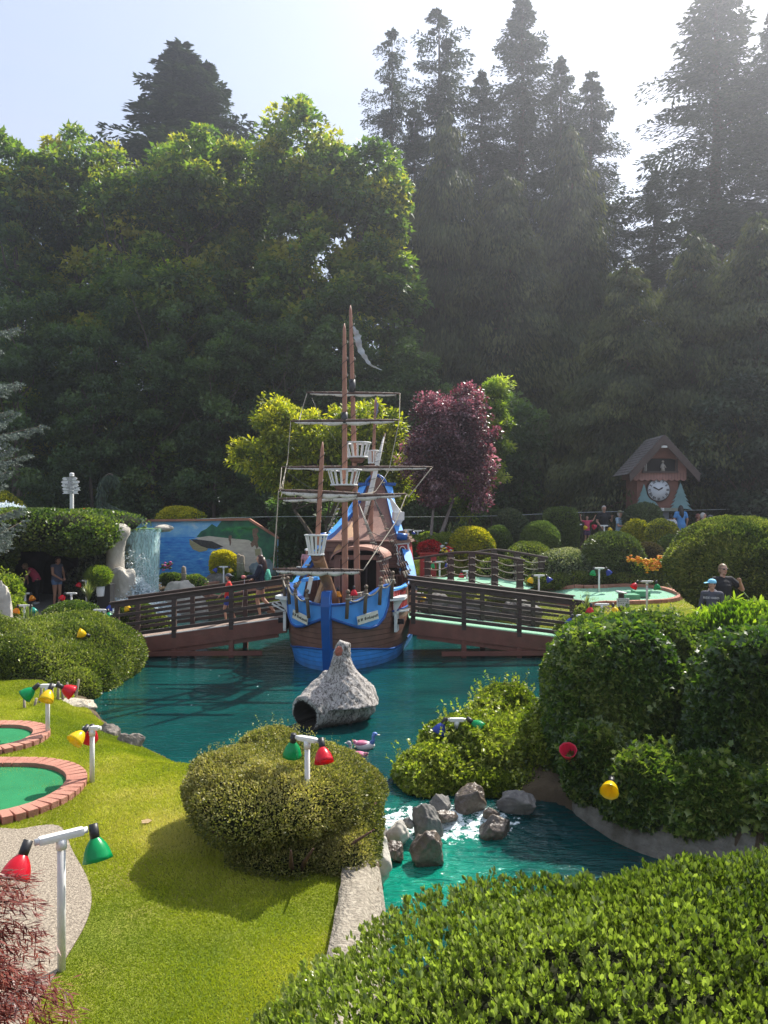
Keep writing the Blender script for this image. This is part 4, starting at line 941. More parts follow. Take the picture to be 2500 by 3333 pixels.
s = shrub('roof_foliage', rb([((-11.6, 25.4, 3.0), (2.75, 1.6, .60), 3.2), ((-12.4, 26.6, 3.15), (2.2, 1.8, .5), 3), ((-10.0, 25.2, 2.85), (1.15, 1.2, .62), 2.6), ((-10.6, 27.4, 3.2), (2.1, 1.4, .42), 2.5), ((-12.9, 24.6, 2.35), (1.1, .7, .95), 2.5), ((-13.2, 24.4, 1.3), (.95, .6, 1.2), 3), ((-13.6, 24.6, .9), (1.0, .7, .9), 3)]),
          52000, .10, .085, M_HEDGE, 'rhomb', depth=.12, seed=70, parent=t)
s = shrub('wall_ivy', rb([((-9.9, 27.7, 1.35), (1.0, .5, 1.25), 3), ((-9.4, 27.9, 2.0), (.5, .5, .8), 3), ((-10.9, 28.2, .8), (.7, .4, .7), 3)]), 9000, .10, .09,
          leaf_mat('pale_ivy', [(.05, .08, .04), (.10, .14, .07), (.28, .30, .20), (.42, .42, .33)], .2, .3, .6, .15, None, .9), 'rhomb', depth=.10, seed=71, parent=t)
q = MB(); q.lathe([(.62, 0), (.62, 1.0), (.50, 1.35), (.2, 1.55), (0, 1.58)], plain('opening_shade', (.006, .006, .006), .95), rel((-12.0, 28.35, .4)), Matrix.Diagonal((1, .25, 1, 1)), 16); q.build('tunnel_mouth', t)  # solid black shape, the shade of an opening put into its colour
t = thing('waterfall', 'waterfall pouring from a green lipped ledge in front of the mural', 'waterfall', (-9.0, 28.3, 0)); o0 = Vector(t.location)
def col_noise(V, amp, f, seed): return V*(1+amp*noise3(V, f, seed, 3)[:, None])
# column: lofted pale concrete tree trunk with a branch and a knob top
b = MB()
b.tube([rel(at(378, 2010, 26.6)), rel(at(378, 1930, 26.6)), rel(at(376, 1880, 26.6)), rel(at(375, 1800, 26.6)), rel(at(377, 1757, 26.6)), rel(at(379, 1735, 26.6)), rel(at(381, 1716, 26.6)), rel(at(382, 1704, 26.6))], [.66, .42, .31, .30, .35, .46, .44, .25], pale_rock, 16)
b.tube([rel(at(384, 1765, 26.6)), rel(at(350, 1757, 26.3)), rel(at(310, 1762, 26.0))], [.26, .20, .14], pale_rock, 10)
b.build('column', t)
b = MB(); b.box(rel((-8.95, 28.35, 2.93)), (1.75, 1.5, .14), plain('wet_lip', (.10, .34, .22), .25, .2, 4, col2=(.35, .42, .20)), bevel=.03); b.ball(rel((-8.12, 28.35, 3.0)), (.34, .55, .14), pale_rock); b.build('ledge', t)
def fall_mat():
    m, nt, bs = new_mat('falling_water'); l = nt.links.new; tc = N(nt, 'ShaderNodeTexCoord'); mp = N(nt, 'ShaderNodeMapping'); mp.inputs['Scale'].default_value = (26, 26, 1.3)
    n1 = N(nt, 'ShaderNodeTexNoise'); n1.inputs['Scale'].default_value = 1; n1.inputs['Detail'].default_value = 5; l(tc.outputs['Object'], mp.inputs['Vector']); l(mp.outputs[0], n1.inputs['Vector'])
    r = N(nt, 'ShaderNodeMapRange'); r.inputs['From Min'].default_value = .36; r.inputs['From Max'].default_value = .56; l(n1.outputs['Fac'], r.inputs['Value'])
    tr = N(nt, 'ShaderNodeBsdfTransparent'); tl = N(nt, 'ShaderNodeBsdfTranslucent'); tl.inputs['Color'].default_value = (.75, .95, .95, 1); m1 = N(nt, 'ShaderNodeMixShader'); m1.inputs[0].default_value = .5
    bs.inputs['Base Color'].default_value = (.62, .85, .88, 1); bs.inputs['Roughness'].default_value = .15; l(bs.outputs[0], m1.inputs[1]); l(tl.outputs[0], m1.inputs[2])
    ms = N(nt, 'ShaderNodeMixShader'); l(r.outputs[0], ms.inputs[0]); l(tr.outputs[0], ms.inputs[1]); l(m1.outputs[0], ms.inputs[2]); l(ms.outputs[0], nt.nodes['Material Output'].inputs['Surface']); return m
b = MB(); FM = fall_mat()
for k, yo in enumerate((27.6, 27.66, 27.73)):
    b.grid([[rel((-9.70+1.66*i/30+.02*math.sin(i*2.1+k)*j/8, yo-.35*(j/8)**.6-.02*math.sin(i*1.3+k*2), 2.98-2.45*(j/8)**1.4)) for i in range(31)] for j in range(9)], FM)
b.build('falling_water', t)
drop_m = leaf_mat('spray_water', [(.70, .80, .84), (.80, .88, .90), (.9, .93, .94)], .5, .2, .8, .05, (1, 1, 1))
def droplets(name, c, r3, n, s, seed, parent, p=.6, up=0):
    r = np.random.default_rng(seed); d = rand_dirs(n, r)*(r.uniform(0, 1, n)**p)[:, None]; d[:, 2] = np.abs(d[:, 2])*(1 if up == 0 else 1)
    P = d*np.array(r3)+np.array(c); V, F_, rv = leaves(P, rand_dirs(n, r)+np.array([0, 0, .3]), rand_dirs(n, r), s*r.uniform(.4, 1.4, n), s*.7*r.uniform(.4, 1.3, n), 'oval', r.uniform(0, 1, n))
    return link(name, np_mesh(name, V, F_, [drop_m], rv), parent)
droplets('splash', rel((-8.75, 26.3, .05)), (1.15, .5, 1.35), 15000, .115, 4, t, .75)
droplets('splash', rel((-8.3, 25.7, .02)), (1.5, .9, .7), 9000, .10, 5, t)
droplets('splash', rel((-8.75, 27.0, .6)), (.95, .35, 1.7), 2500, .06, 6, t)
V, F_ = rock_mesh(91, (1.1, .6, .65)); o = link('splash_rock', np_mesh('splash_rock', V, F_, [plain('foamy_rock', (.45, .48, .46), .5, .3, 6, bump=1, bscale=14, col2=(.75, .8, .8))], smooth_=True), t); o.location = rel((-8.9, 26.9, .3))
jet = droplets('fountain_jet', (0, 0, 0), (1.35, .6, .75), 5200, .085, 8, None, .35); jet.location = at(20, 1668, 30)+Vector((-.2, 0, -.35)); tag(jet, 'white fountain spray above the ivy roof at the left edge', 'fountain')
b = MB(); b.lathe([(1.9, 0), (1.95, .25), (1.75, .25), (1.7, .1), (0, .1)], grey_rock, (0, 0, 0)); o = b.build('fountain_basin'); o.location = (-15, 30, 2.75); tag(o, 'round basin under the fountain spray at the left edge', 'basin')
b = MB(); b.box((0, 0, -.02), (6.5, 3.0, 2.3), cave_rock, bevel=.2); o = b.build('rock_plinth'); o.location = (-14.3, 30.4, 1.6); tag(o, 'raised rock plinth behind the ivy roof under the fountain', 'rock')

# ---- strokes for lettering
GL = {'S': [[(.8, .82), (.5, 1), (.15, .8), (.2, .6), (.7, .42), (.75, .15), (.4, 0), (.05, .2)], [(.45, .95), (.45, .1)]], 'V': [[(.02, .95), (.2, .85), (.2, .2), (.45, 0), (.8, .25), (.8, .8), (.6, 1)], [(.5, .85), (.5, .1)]],
      'i': [[(.08, .55), (.2, .6), (.2, .08), (.3, 0)], [(.2, .82), (.22, .84)]], 'n': [[(.08, .55), (.2, .58), (.2, 0)], [(.2, .45), (.5, .62), (.6, .5), (.6, .05), (.7, 0)]],
      'k': [[(.2, 1), (.2, 0)], [(.2, .35), (.55, .6)], [(.2, .35), (.6, 0)]], 'a': [[(.15, .55), (.5, .6), (.55, .5), (.55, .05), (.65, 0)], [(.55, .35), (.15, .25), (.15, .08), (.4, 0), (.55, .1)]],
      'p': [[(.08, .55), (.2, .58), (.2, -.3)], [(.2, .5), (.55, .6), (.6, .4), (.6, .1), (.2, 0)]], 'u': [[(.08, .55), (.2, .58), (.2, .1), (.35, 0), (.6, .15)], [(.6, .6), (.6, .05), (.7, 0)]],
      't': [[(.2, .85), (.2, .1), (.35, 0)], [(.05, .6), (.45, .6)]], '.': [[(.1, .02), (.13, .05)]], 'I': [[(.1, 0), (.1, 1)]], 'X': [[(.05, 1), (.65, 0)], [(.6, 1), (.08, 0)]], 'v': [[(.02, 1), (.34, 0)], [(.34, 0), (.62, 1)]]}
ADV = {'S': .95, 'V': 1.0, 'i': .42, 'n': .82, 'k': .72, 'a': .78, 'p': .8, 'u': .82, 't': .5, '.': .35, ' ': .3, 'I': .26, 'X': .74, 'v': .7}
def lettering(b, s, M, size, m, nib=(.085, .07), thick=.004, center=True):
    w = sum(ADV[c] for c in s); x = -w/2 if center else 0
    for c in s:
        for line in GL.get(c, []):
            for (ax, ay), (bx_, by_) in zip(line, line[1:]):
                q = [(ax-nib[0], ay-nib[1]), (bx_-nib[0], by_-nib[1]), (bx_+nib[0], by_+nib[1]), (ax+nib[0], ay+nib[1])]
                pts = [M @ Vector(((x+u_)*size, 0, v_*size)) for u_, v_ in q]
                if (pts[1]-pts[0]).cross(pts[3]-pts[0]).length < 1e-9: continue
                b.prism(pts, M.to_3x3() @ Vector((0, -1, 0)), thick, m)
        x += ADV[c]
def text(name, s, size, m, loc, parent, rot=(R(90), 0, 0), ext=.002, off=0, shear=0, align='CENTER', spacing=1.0):
    cu = bpy.data.curves.new('t', 'FONT'); cu.body = s; cu.size = size; cu.extrude = ext; cu.align_x = align; cu.align_y = 'CENTER'; cu.offset = off; cu.shear = shear; cu.space_character = spacing
    o = bpy.data.objects.new('t', cu); COL.objects.link(o); dg = bpy.context.evaluated_depsgraph_get(); me = bpy.data.meshes.new_from_object(o.evaluated_get(dg)); bpy.data.objects.remove(o)
    me.materials.clear(); me.materials.append(m); r = link(name, me, parent); r.location = loc; r.rotation_euler = rot; return r
black_p = plain('black_paint', (.012, .012, .016), .5, .1, 5)

# ---- direction signpost on the ivy roof
sp = at(232, 1672, 28.3); t = thing('signpost', 'white signpost with stacked arrow boards naming cities above the ivy roof', 'signpost', sp)
b = MB(); b.box((.02, 0, .35), (.11, .11, 1.45), white_p, bevel=.006); b.build('post', t)
b = MB(); b.tube([(0.02, 0, 1.36), (.02, 0, 1.42)], .09, white_p, 8); b.ball((.02, 0, 1.45), (.09, .09, .06), white_p); b.build('post_cap', t)
for i, (s1, s2, dx, w, kind, ry) in enumerate([('MOSCOW', '8214 KM', -.02, .46, 1, -4), ('ROME', '9074 KM', 0, .58, 2, -2), ('BUCHAREST', '9150 KM', -.02, .50, 1, 2), ('LONDON UK', '7671 KM', .03, .54, 3, 1), ('TOKYO', '7558 KM', 0, .46, 4, 1)]):
    z = 1.28-i*.125; h = .056; a = .07
    L_ = [(-w/2, -h), (-w/2-a, 0), (-w/2, h)] if kind != 4 else [(-w/2-a, -h), (-w/2, 0), (-w/2-a, h)]
    Rr = [(w/2, h), (w/2+a, 0), (w/2, -h)] if kind < 3 else [(w/2+a, h), (w/2, 0), (w/2+a, -h)]
    b = MB(); b.prism([Vector((x+dx, -.075-.004*i, z_)) for x, z_ in L_+Rr], (0, 1, 0), .02, white_p); bd = b.build('arrow_board', t); bd.rotation_euler = (0, 0, R(ry*2)); bd.location.z = z
    text('lettering', s1, .062, plain('sign_grey', (.10, .10, .12), .5), (dx, -.079-.004*i, .023), bd); text('lettering', s2, .052, MATS['sign_grey'], (dx, -.079-.004*i, -.026), bd)

# ---- cuckoo clock house
CX, CY = 11.6, 32.0; gz = gh(CX, CY); t = thing('cuckoo_clock', 'giant cuckoo clock house with steep roof and white dial among the dark trees', 'clock', (CX, CY, gz))
def ch(x, y, z): return Vector((x, y, z-gz))
wall_b = plain('clock_brown_wall', (.20, .085, .060), .7, .15, 3, bump=.2, bscale=20, dirt=.3); pinkw = plain('clock_pink_board', (.33, .17, .14), .7, .12, 3, dirt=.3, bump=.2, bscale=20)
roof_m = plain('clock_shingle', (.12, .105, .10), .85, .25, 6, bump=.6, bscale=18, col2=(.21, .19, .18)); barge = plain('clock_barge', (.085, .06, .052), .7, .2, 4)
b = MB(); b.box(ch(-.02, 1.25, 4.45), (1.74, 1.5, 1.5), wall_b); b.prism([ch(-1.05, .45, 5.0), ch(1.15, .45, 5.0), ch(1.15, .45, 5.5), ch(.05, .45, 6.65), ch(-1.05, .45, 5.5)], (0, 1, 0), 1.6, wall_b); b.build('wall', t)
b = MB()
ap, el, er = ch(.06, -.02, 6.78), ch(-1.40, -.02, 5.15), ch(1.55, -.02, 5.15)
for e in (el, er):
    d = e-ap; nrm = Vector((-d.z, 0, d.x)).normalized(); nrm = nrm if nrm.z > 0 else -nrm
    rows = 13
    for k in range(rows):
        p = ap+d*(k/rows); q = ap+d*((k+1.15)/rows); up = nrm*(.05+.012)
        b.prism([p+Vector((0, -.02, 0))+nrm*.02, q+Vector((0, -.02, 0))+nrm*.055, q+Vector((0, 2.1, 0))+nrm*.055, p+Vector((0, 2.1, 0))+nrm*.02], nrm, .02, roof_m)
b.build('roof', t)
b = MB()
for e in (el, er): b.beam(ap+Vector((0, -.045, -.09)), e+Vector((0, -.045, -.12)), .05, .26, barge, up=(0, -1, 0)) if False else b.prism([ap+Vector((0, -.07, .04)), e+Vector((0, -.07, .02)), e+Vector((0.04 if e is el else -.04, -.07, -.30)), ap+Vector((0, -.07, -.34))], (0, 1, 0), .05, barge)
b.build('barge_board', t)
# front board with scalloped lower edge and window
b = MB(); x0, x1 = -1.12, 1.12; n = 9; sc_pts = []
for i in range(n):
    xa = x0+(x1-x0)*i/n; xb = x0+(x1-x0)*(i+1)/n
    for k in range(7): f = k/6; sc_pts.append(ch(xa+(xb-xa)*f, .30, 4.98-.07*math.sin(f*math.pi)))
b.prism([ch(x1, .30, 5.27), ch(x0, .30, 5.27)]+sc_pts, (0, 1, 0), .06, pinkw)
for (xa, xb) in ((x0, -.68), (.68, x1)): b.prism([ch(xa, .30, 5.27), ch(xb, .30, 5.27), ch(xb, .30, 5.98 if abs(xb) < 1 else 5.5), ch(xa, .30, 5.5 if abs(xa) > 1 else 5.98)], (0, 1, 0), .06, pinkw)
b.prism([ch(-.68, .30, 5.80), ch(-.4, .30, 5.86), ch(0, .30, 5.885), ch(.4, .30, 5.86), ch(.68, .30, 5.80), ch(.66, .30, 5.99), ch(.1, .30, 6.55), ch(-.62, .30, 5.99)], (0, 1, 0), .06, wall_b)
for i in range(1, 2*n): x = x0+(x1-x0)*i/(2*n); b.box(ch(x, .294, 5.12), (.008, .008, .26), barge)
b.build('front_board', t)
w_ = MB(); w_.box(ch(0, .26, 5.28), (1.5, .12, .06), barge); w_.box(ch(-.70, .27, 5.55), (.06, .1, .55), barge); w_.box(ch(.70, .27, 5.55), (.06, .1, .55), barge); wf = w_.build('window', t)
b = MB(); b.box(ch(0, .42, 5.55), (1.36, .02, .6), plain('dark_recess', (.015, .013, .013), .8)); b.build('recess', wf)
b = MB(); b.tube([ch(-.62, .3, 5.3), ch(-.62, .3, 5.78)], .015, white_w, 6); b.tube([ch(-.56, .3, 5.3), ch(-.56, .3, 5.74)], .015, white_w, 6); b.build('bar', wf)
b = MB(); b.tube([ch(.14, .34, 5.32), ch(.14, .34, 5.5), ch(.14, .34, 5.66)], [.09, .07, .045], plain('figure_grey', (.4, .37, .33), .8, .3, 20), 10); b.ball(ch(.14, .33, 5.72), .055, MATS['figure_grey']); b.tube([ch(.08, .33, 5.6), ch(.03, .28, 5.45)], .02, MATS['figure_grey'], 6); b.tube([ch(.2, .33, 5.6), ch(.25, .28, 5.45)], .02, MATS['figure_grey'], 6); b.build('figurine', wf)
b = MB(); b.box(ch(.05, -.02, 6.32), (.26, .14, .09), white_p, bevel=.01); b.build('lamp', t)
dc = ch(-.02, .50, 4.53); b = MB(); b.lathe([(0, .0), (.50, .0), (.50, .10), (0, .10)], barge, dc+Vector((0, 0, 0)), Matrix.Rotation(R(90), 4, 'X'), 40); b.build('dial_rim', t)
b = MB(); b.lathe([(0, .0), (.455, .0), (.455, .02), (0, .02)], plain('dial_white', (.62, .66, .70), .5, .03), dc+Vector((0, -.105, 0)), Matrix.Rotation(R(90), 4, 'X'), 40); dl = b.build('dial', t)
b = MB()
for k, s in enumerate(['XII', 'I', 'II', 'III', 'Iv', 'v', 'vI', 'vII', 'vIII', 'IX', 'X', 'IX']):
    a = -R(30*k); M = Matrix.Translation(dc+Vector((0, -.129, 0))) @ Matrix.Rotation(-a, 4, 'Y') @ Matrix.Translation(Vector((0, 0, .325)))
    lettering(b, s, M, .115, black_p, nib=(.085, .0), thick=.003)
b.build('numerals', dl)
for L_, a, w in ((.30, -62, .03), (.22, 60, .034)):
    b = MB(); u = Vector((math.sin(R(a)), 0, math.cos(R(a)))); v = Vector((u.z, 0, -u.x)); c = dc+Vector((0, -.14, 0))
    b.prism([c-v*w*.6-u*.03, c+u*L_*.7-v*w, c+u*L_, c+u*L_*.7+v*w, c+v*w*.6-u*.03], (0, -1, 0), .008, black_p); b.build('clock_hand', dl)
tree_p = plain('painted_tree_green', (.15, .27, .27), .7, .15, 2, col2=(.20, .34, .36))
for cx, zt, w, n in ((-.62, 4.78, .44, 5), (-.30, 4.42, .40, 4), (.92, 4.85, .50, 6)):
    b = MB(); zb = 3.72; Lp, Rp = [], []
    for k in range(n):
        f0, f1 = k/n, (k+1)/n; z1 = zt-(zt-zb)*f1; Lp += [(cx-w*f1, z1-.03), (cx-w*f1*.62, z1+.01)]; Rp += [(cx+w*f1, z1-.03), (cx+w*f1*.62, z1+.01)]
    pts = [(cx, zt)]+Rp+Lp[::-1]; y = .44-.03*abs(cx); b.prism([ch(x, y, z) for x, z in pts], (0, 1, 0), .04, tree_p); b.build('tree_cutout', t)
b = MB(); b.box(ch(.05, .55, 3.70), (2.0, .3, .14), plain('clock_base_board', (.24, .25, .20), .8, .15), bevel=.01); b.build('base_board', t)
b = MB(); b.box(ch(.0, .38, 3.71), (.42, .02, .12), white_p); pl = b.build('plaque', t)
b = MB()
for r_ in range(2):
    for k in range(9):
        if (k+r_) % 5 != 3: b.box(ch(-.16+k*.04, .366, 3.735-r_*.045), (.028, .004, .02), plain('sign_grey', (.10, .10, .12)))
b.build('lettering', pl)
b = MB(); b.box(ch(-.05, 1.0, (3.63+gz)/2), (1.1, .8, 3.63-gz+.2), plain('pedestal_grey', (.17, .18, .19), .8, .2, 3)); b.build('pedestal', t)

# ---- hole sign
p = ray(2022, 2000); p = at(2022, 1990, 19.5); g0 = gh(p.x, p.y); t = thing('hole_sign', 'white ticket shaped sign on a short brown post with a white cap', 'sign', (p.x, p.y, g0))
zt = at(2022, 1932, 19.5).z-g0
b = MB(); b.box((0, 0, zt/2), (.12, .12, zt), wood_dark, bevel=.006); b.build('post', t)
b = MB(); b.lathe([(0, 0), (.13, 0), (.14, .02), (.1, .04), (0, .045)], white_p, (0, 0, zt+.01), Matrix.Rotation(R(12), 4, 'Y') @ Matrix.Diagonal((1.15, .7, 1, 1)), 20); b.build('cap', t)
zc = at(2022, 1960, 19.5).z-g0; b = MB(); b.box((.02, -.085, zc), (.32, .02, .21), white_p, bevel=.004); sg = b.build('board', t)
b = MB(); b.box((.02, -.097, zc), (.001, .001, .001), black_p)
fr_ = [(-.13, .08), (.13, .08), (.12, .03), (.13, 0), (.12, -.03), (.13, -.08), (-.13, -.08), (-.12, -.03), (-.13, 0), (-.12, .03)]
b.tube([Vector((.02+x, -.098, zc+z)) for x, z in fr_], .004, black_p, 4, closed=True); b.build('frame_line', sg)
text('lettering', 'SADDLE', .062, black_p, (.02, -.098, zc+.028), sg, spacing=1.25); text('lettering', 'PAR 2', .062, black_p, (.02, -.098, zc-.032), sg, spacing=1.25)
# ================================================================ the ship
SO = Vector((-1.27, 17.2, 0)); SA = R(8.6)
ship = thing('pirate_ship', 'blue and brown model sailing ship with three masts moored across the bridges', 'ship', SO, -SA)
SM = ship.rotation_euler.to_matrix().inverted()
def sl(px, py, D): return SM @ (at(px, py, D)-SO)          # photo point -> ship coordinates (x across, y aft, z up)
def plank_mat(name, col, gap, dark=.35, dirt=.25, vjoint=None):
    m, nt, b = new_mat(name); l = nt.links.new; tc = N(nt, 'ShaderNodeTexCoord'); sp_ = N(nt, 'ShaderNodeSeparateXYZ'); l(tc.outputs['Object'], sp_.inputs[0])
    nn = N(nt, 'ShaderNodeTexNoise'); nn.inputs['Scale'].default_value = .8; l(tc.outputs['Object'], nn.inputs['Vector'])
    ad = N(nt, 'ShaderNodeMath', operation='MULTIPLY_ADD'); ad.inputs[1].default_value = .05; l(nn.outputs['Fac'], ad.inputs[0]); l(sp_.outputs['Z'], ad.inputs[2])
    dv = N(nt, 'ShaderNodeMath', operation='DIVIDE'); dv.inputs[1].default_value = gap; l(ad.outputs[0], dv.inputs[0]); fr_ = N(nt, 'ShaderNodeMath', operation='FRACT'); l(dv.outputs[0], fr_.inputs[0])
    gr = N(nt, 'ShaderNodeValToRGB'); e = gr.color_ramp.elements; e[0].position = 0; e[0].color = (0, 0, 0, 1); e[1].position = .07; e[1].color = (1, 1, 1, 1); l(fr_.outputs[0], gr.inputs[0])
    n1 = N(nt, 'ShaderNodeTexNoise'); n1.inputs['Scale'].default_value = 5; n1.inputs['Detail'].default_value = 7; l(tc.outputs['Object'], n1.inputs['Vector'])
    r = N(nt, 'ShaderNodeValToRGB'); e = r.color_ramp.elements; e[0].position = .3; e[1].position = .7; e[0].color = (*[c*.82 for c in col], 1); e[1].color = (*[min(1, c*1.15) for c in col], 1); l(n1.outputs['Fac'], r.inputs[0])
    mm = N(nt, 'ShaderNodeMix', data_type='RGBA'); mm.inputs['A'].default_value = (*[c*dark for c in col], 1); l(gr.outputs['Color'], mm.inputs['Factor']); l(r.outputs['Color'], mm.inputs['B'])
    # grime towards the waterline
    g2 = N(nt, 'ShaderNodeMapRange'); g2.inputs['From Min'].default_value = .0; g2.inputs['From Max'].default_value = .22; g2.inputs['To Min'].default_value = .75; g2.inputs['To Max'].default_value = 0; l(sp_.outputs['Z'], g2.inputs['Value'])
    n4 = N(nt, 'ShaderNodeTexNoise'); n4.inputs['Scale'].default_value = 7; n4.inputs['Detail'].default_value = 8; l(tc.outputs['Object'], n4.inputs['Vector'])
    g3 = N(nt, 'ShaderNodeMath', operation='MULTIPLY'); l(g2.outputs[0], g3.inputs[0]); l(n4.outputs['Fac'], g3.inputs[1])
    m5 = N(nt, 'ShaderNodeMix', data_type='RGBA'); m5.inputs['B'].default_value = (.10, .10, .05, 1); l(g3.outputs[0], m5.inputs['Factor']); l(mm.outputs['Result'], m5.inputs['A'])
    l(m5.outputs['Result'], b.inputs['Base Color']); b.inputs['Roughness'].default_value = .5
    bp = N(nt, 'ShaderNodeBump'); bp.inputs['Strength'].default_value = .8; bp.inputs['Distance'].default_value = .02; l(gr.outputs['Color'], bp.inputs['Height']); l(bp.outputs[0], b.inputs['Normal']); return m
blue_l = plain('ship_light_blue', (.075, .34, .80), .4, .08, 3, dirt=.12); blue_d = plain('ship_dark_blue', (.006, .085, .33), .38, .12, 3, dirt=.12)
blue_pl = plank_mat('ship_blue_planks', (.050, .29, .76), .105, .45); brown_pl = plank_mat('ship_brown_planks', (.20, .095, .068), .125, .45)
brown_w = plain('ship_brown_wood', (.20, .095, .068), .6, .15, 4, bump=.2, bscale=25, stretch=(4, 4, 1)); mast_m = plain('mast_paint', (.36, .165, .105), .5, .12, 3, bump=.15, bscale=20, stretch=(3, 3, .6), dirt=.12)
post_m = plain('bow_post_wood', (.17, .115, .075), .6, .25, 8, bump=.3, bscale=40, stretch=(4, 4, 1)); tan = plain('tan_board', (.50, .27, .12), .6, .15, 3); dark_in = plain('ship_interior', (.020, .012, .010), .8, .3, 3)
red_m = plain('ship_red', (.42, .045, .045), .5, .15, 4, dirt=.2); sail_m = plain('furled_sail', (.66, .62, .55), .85, .12, 6, bump=.5, bscale=18, dirt=.3); yard_m = plain('yard_wood', (.12, .070, .052), .7, .25, 5, bump=.3)

def hw(u, z):
    a = 1.5*(1-(1-min(max(u, 0)/2.4, 1))**2)**.62
    if u > 4.5: a -= .35*((u-4.5)/2.5)**2
    k = np.interp(z, [-.6, 0, .55, 1.1, 1.8], [.74, .89, .975, 1.0, .965]); return a*k
def rake(z): return .16*(1-min(max(z, -.5), 1.6)/1.6)
def zt(u): return 1.46+.36*float(smooth(0, 1.15, u)) if u < 1.3 else 1.82-.06*float(smooth(1.3, 2.0, u))
def zbnd(u): return .30+.20*(1-float(smooth(0, 1.6, u)))
US = [0, .004, .02, .05, .1, .17, .26, .38, .52, .7, .9, 1.15, 1.45, 1.8, 2.2, 2.8, 3.5, 4.2, 5, 5.8, 6.5, 7.0]
def hull_rows(zlo, zhi, n, off=0.0):
    rows = []
    for k in range(n):
        f = k/(n-1); row = []
        for s, seq in ((-1, US[::-1]), (1, US[1:])):
            for u in seq:
                z = zlo(u)+(zhi(u)-zlo(u))*f; row.append(Vector((s*(hw(u, z)+off*(u > .3)), u+rake(z)-off*(1 if u < .5 else 0), z)))
        rows.append(row)
    return rows
b = MB(); b.grid(hull_rows(lambda u: -.6, zbnd, 7), blue_pl); b.build('lower_hull', ship, fix=True)
b = MB(); b.grid(hull_rows(zbnd, zt, 9), brown_pl); b.build('upper_hull', ship, fix=True)
b = MB(); b.grid(hull_rows(lambda u: 1.0, zt, 3, -.07), blue_l); b.build('inner_bulwark', ship)
b = MB(); b.tube(hull_rows(zbnd, zt, 2, .012)[0], .022, blue_d, 6); b.build('waterline_moulding', ship)
b = MB(); b.prism([(x, y, 1.0) for x, y in [(hw(u, 1)-.04, u+.06) for u in US[3:]]+[(-hw(u, 1)+.04, u+.06) for u in US[3:][::-1]]], (0, 0, 1), .05, brown_w); b.build('deck', ship)
b = MB(); b.grid([[(-hw(7, z), 7.0+rake(z), z), (hw(7, z), 7.0+rake(z), z)] for z in (-.6, 0, .6, 1.2, 1.76)], brown_pl); b.build('transom', ship)
# bow bulwark panels
def pu(t): return 1.22*t**1.75
def plow(t): return float(np.interp(t, [0, .25, .45, .62, .75, .86, .94, 1], [1.24, 1.10, .98, .935, .98, 1.16, 1.42, zt(1.22)]))
for s in (-1, 1):
    q = MB(); rows = []; ts = [i/28 for i in range(29)]
    for k in range(6):
        f = k/5; rows.append([Vector((s*(hw(pu(t), plow(t)+(zt(pu(t))+.02-plow(t))*f)+.035), pu(t)+rake(1.2)-.03, plow(t)+(zt(pu(t))+.02-plow(t))*f)) for t in ts])
    q.grid(rows, blue_l); q.grid([rows[0], [p*1.0-Vector((s*.05, -.03, 0)) for p in rows[0]]], blue_l); q.build('bow_panel', ship)
    q = MB(); q.tube(rows[0], .032, blue_d, 7); q.build('panel_trim', ship)
    q = MB(); top = [Vector((p.x-s*.03, p.y+.02, p.z+.03)) for p in rows[-1]]
    for a, c in zip(top, top[1:]): q.beam(a, c+(c-a)*.03, .12, .05, blue_d)
    q.build('bow_rail', ship)
# name boards
for s, t0, t1 in ((1, .42, .70), (-1, .30, .58)):
    def hp(t, z): return Vector((s*(hw(pu(t), z)+.055), pu(t)+rake(1.2)-.045, z))
    a, c = hp(t0, 1.13), hp(t1, 1.22); d = (c-a).normalized(); ctr = (a+c)/2+Vector((s*.045, -.05, .02)); ex = d if s > 0 else -d
    up = Vector((0, 0, 1)); up = (up-ex*up.dot(ex)).normalized(); nrm = ex.cross(up); nrm = nrm if nrm.y < 0 else -nrm
    M = Matrix((( *ex, 0), (*(-nrm), 0), (*up, 0), (0, 0, 0, 1))).transposed(); M = Matrix.Translation(ctr) @ M
    q = MB(); q.box((0, 0, 0), (.60, .016, .20), plain('name_board', (.70, .67, .55), .6, .08), bevel=.006); o = q.build('name_board', ship); o.matrix_local = M
    q = MB(); lettering(q, 'S.V. Sinkaputt', Matrix.Translation((0, -.011, -.030)), .064, plain('name_ink', (.03, .025, .02), .6), thick=.004); q.build('lettering', o)
# stem, the shade on its front put into the darker blue
q = MB(); st = [(0, -.5, .22), (-.02, 0, .16), (-.06, .6, .13), (-.10, 1.1, .13), (-.10, 1.5, .15), (-.06, 1.72, .17), (.02, 1.83, .16)]
prev = None
for yy, z, w in st:
    ring = [Vector((-.095, yy-.16+rake(z), z)), Vector((.095, yy-.16+rake(z), z)), Vector((.095, yy+.1+rake(z), z)), Vector((-.095, yy+.1+rake(z), z))]
    cur = [q.bm.verts.new(p) for p in ring]
    if prev: q._fin([q.bm.faces.new((prev[i], prev[(i+1) % 4], cur[(i+1) % 4], cur[i])) for i in range(4)], blue_d)
    prev = cur
q._fin([q.bm.faces.new(prev)], blue_d); q.build('stem_post', ship, fix=True)
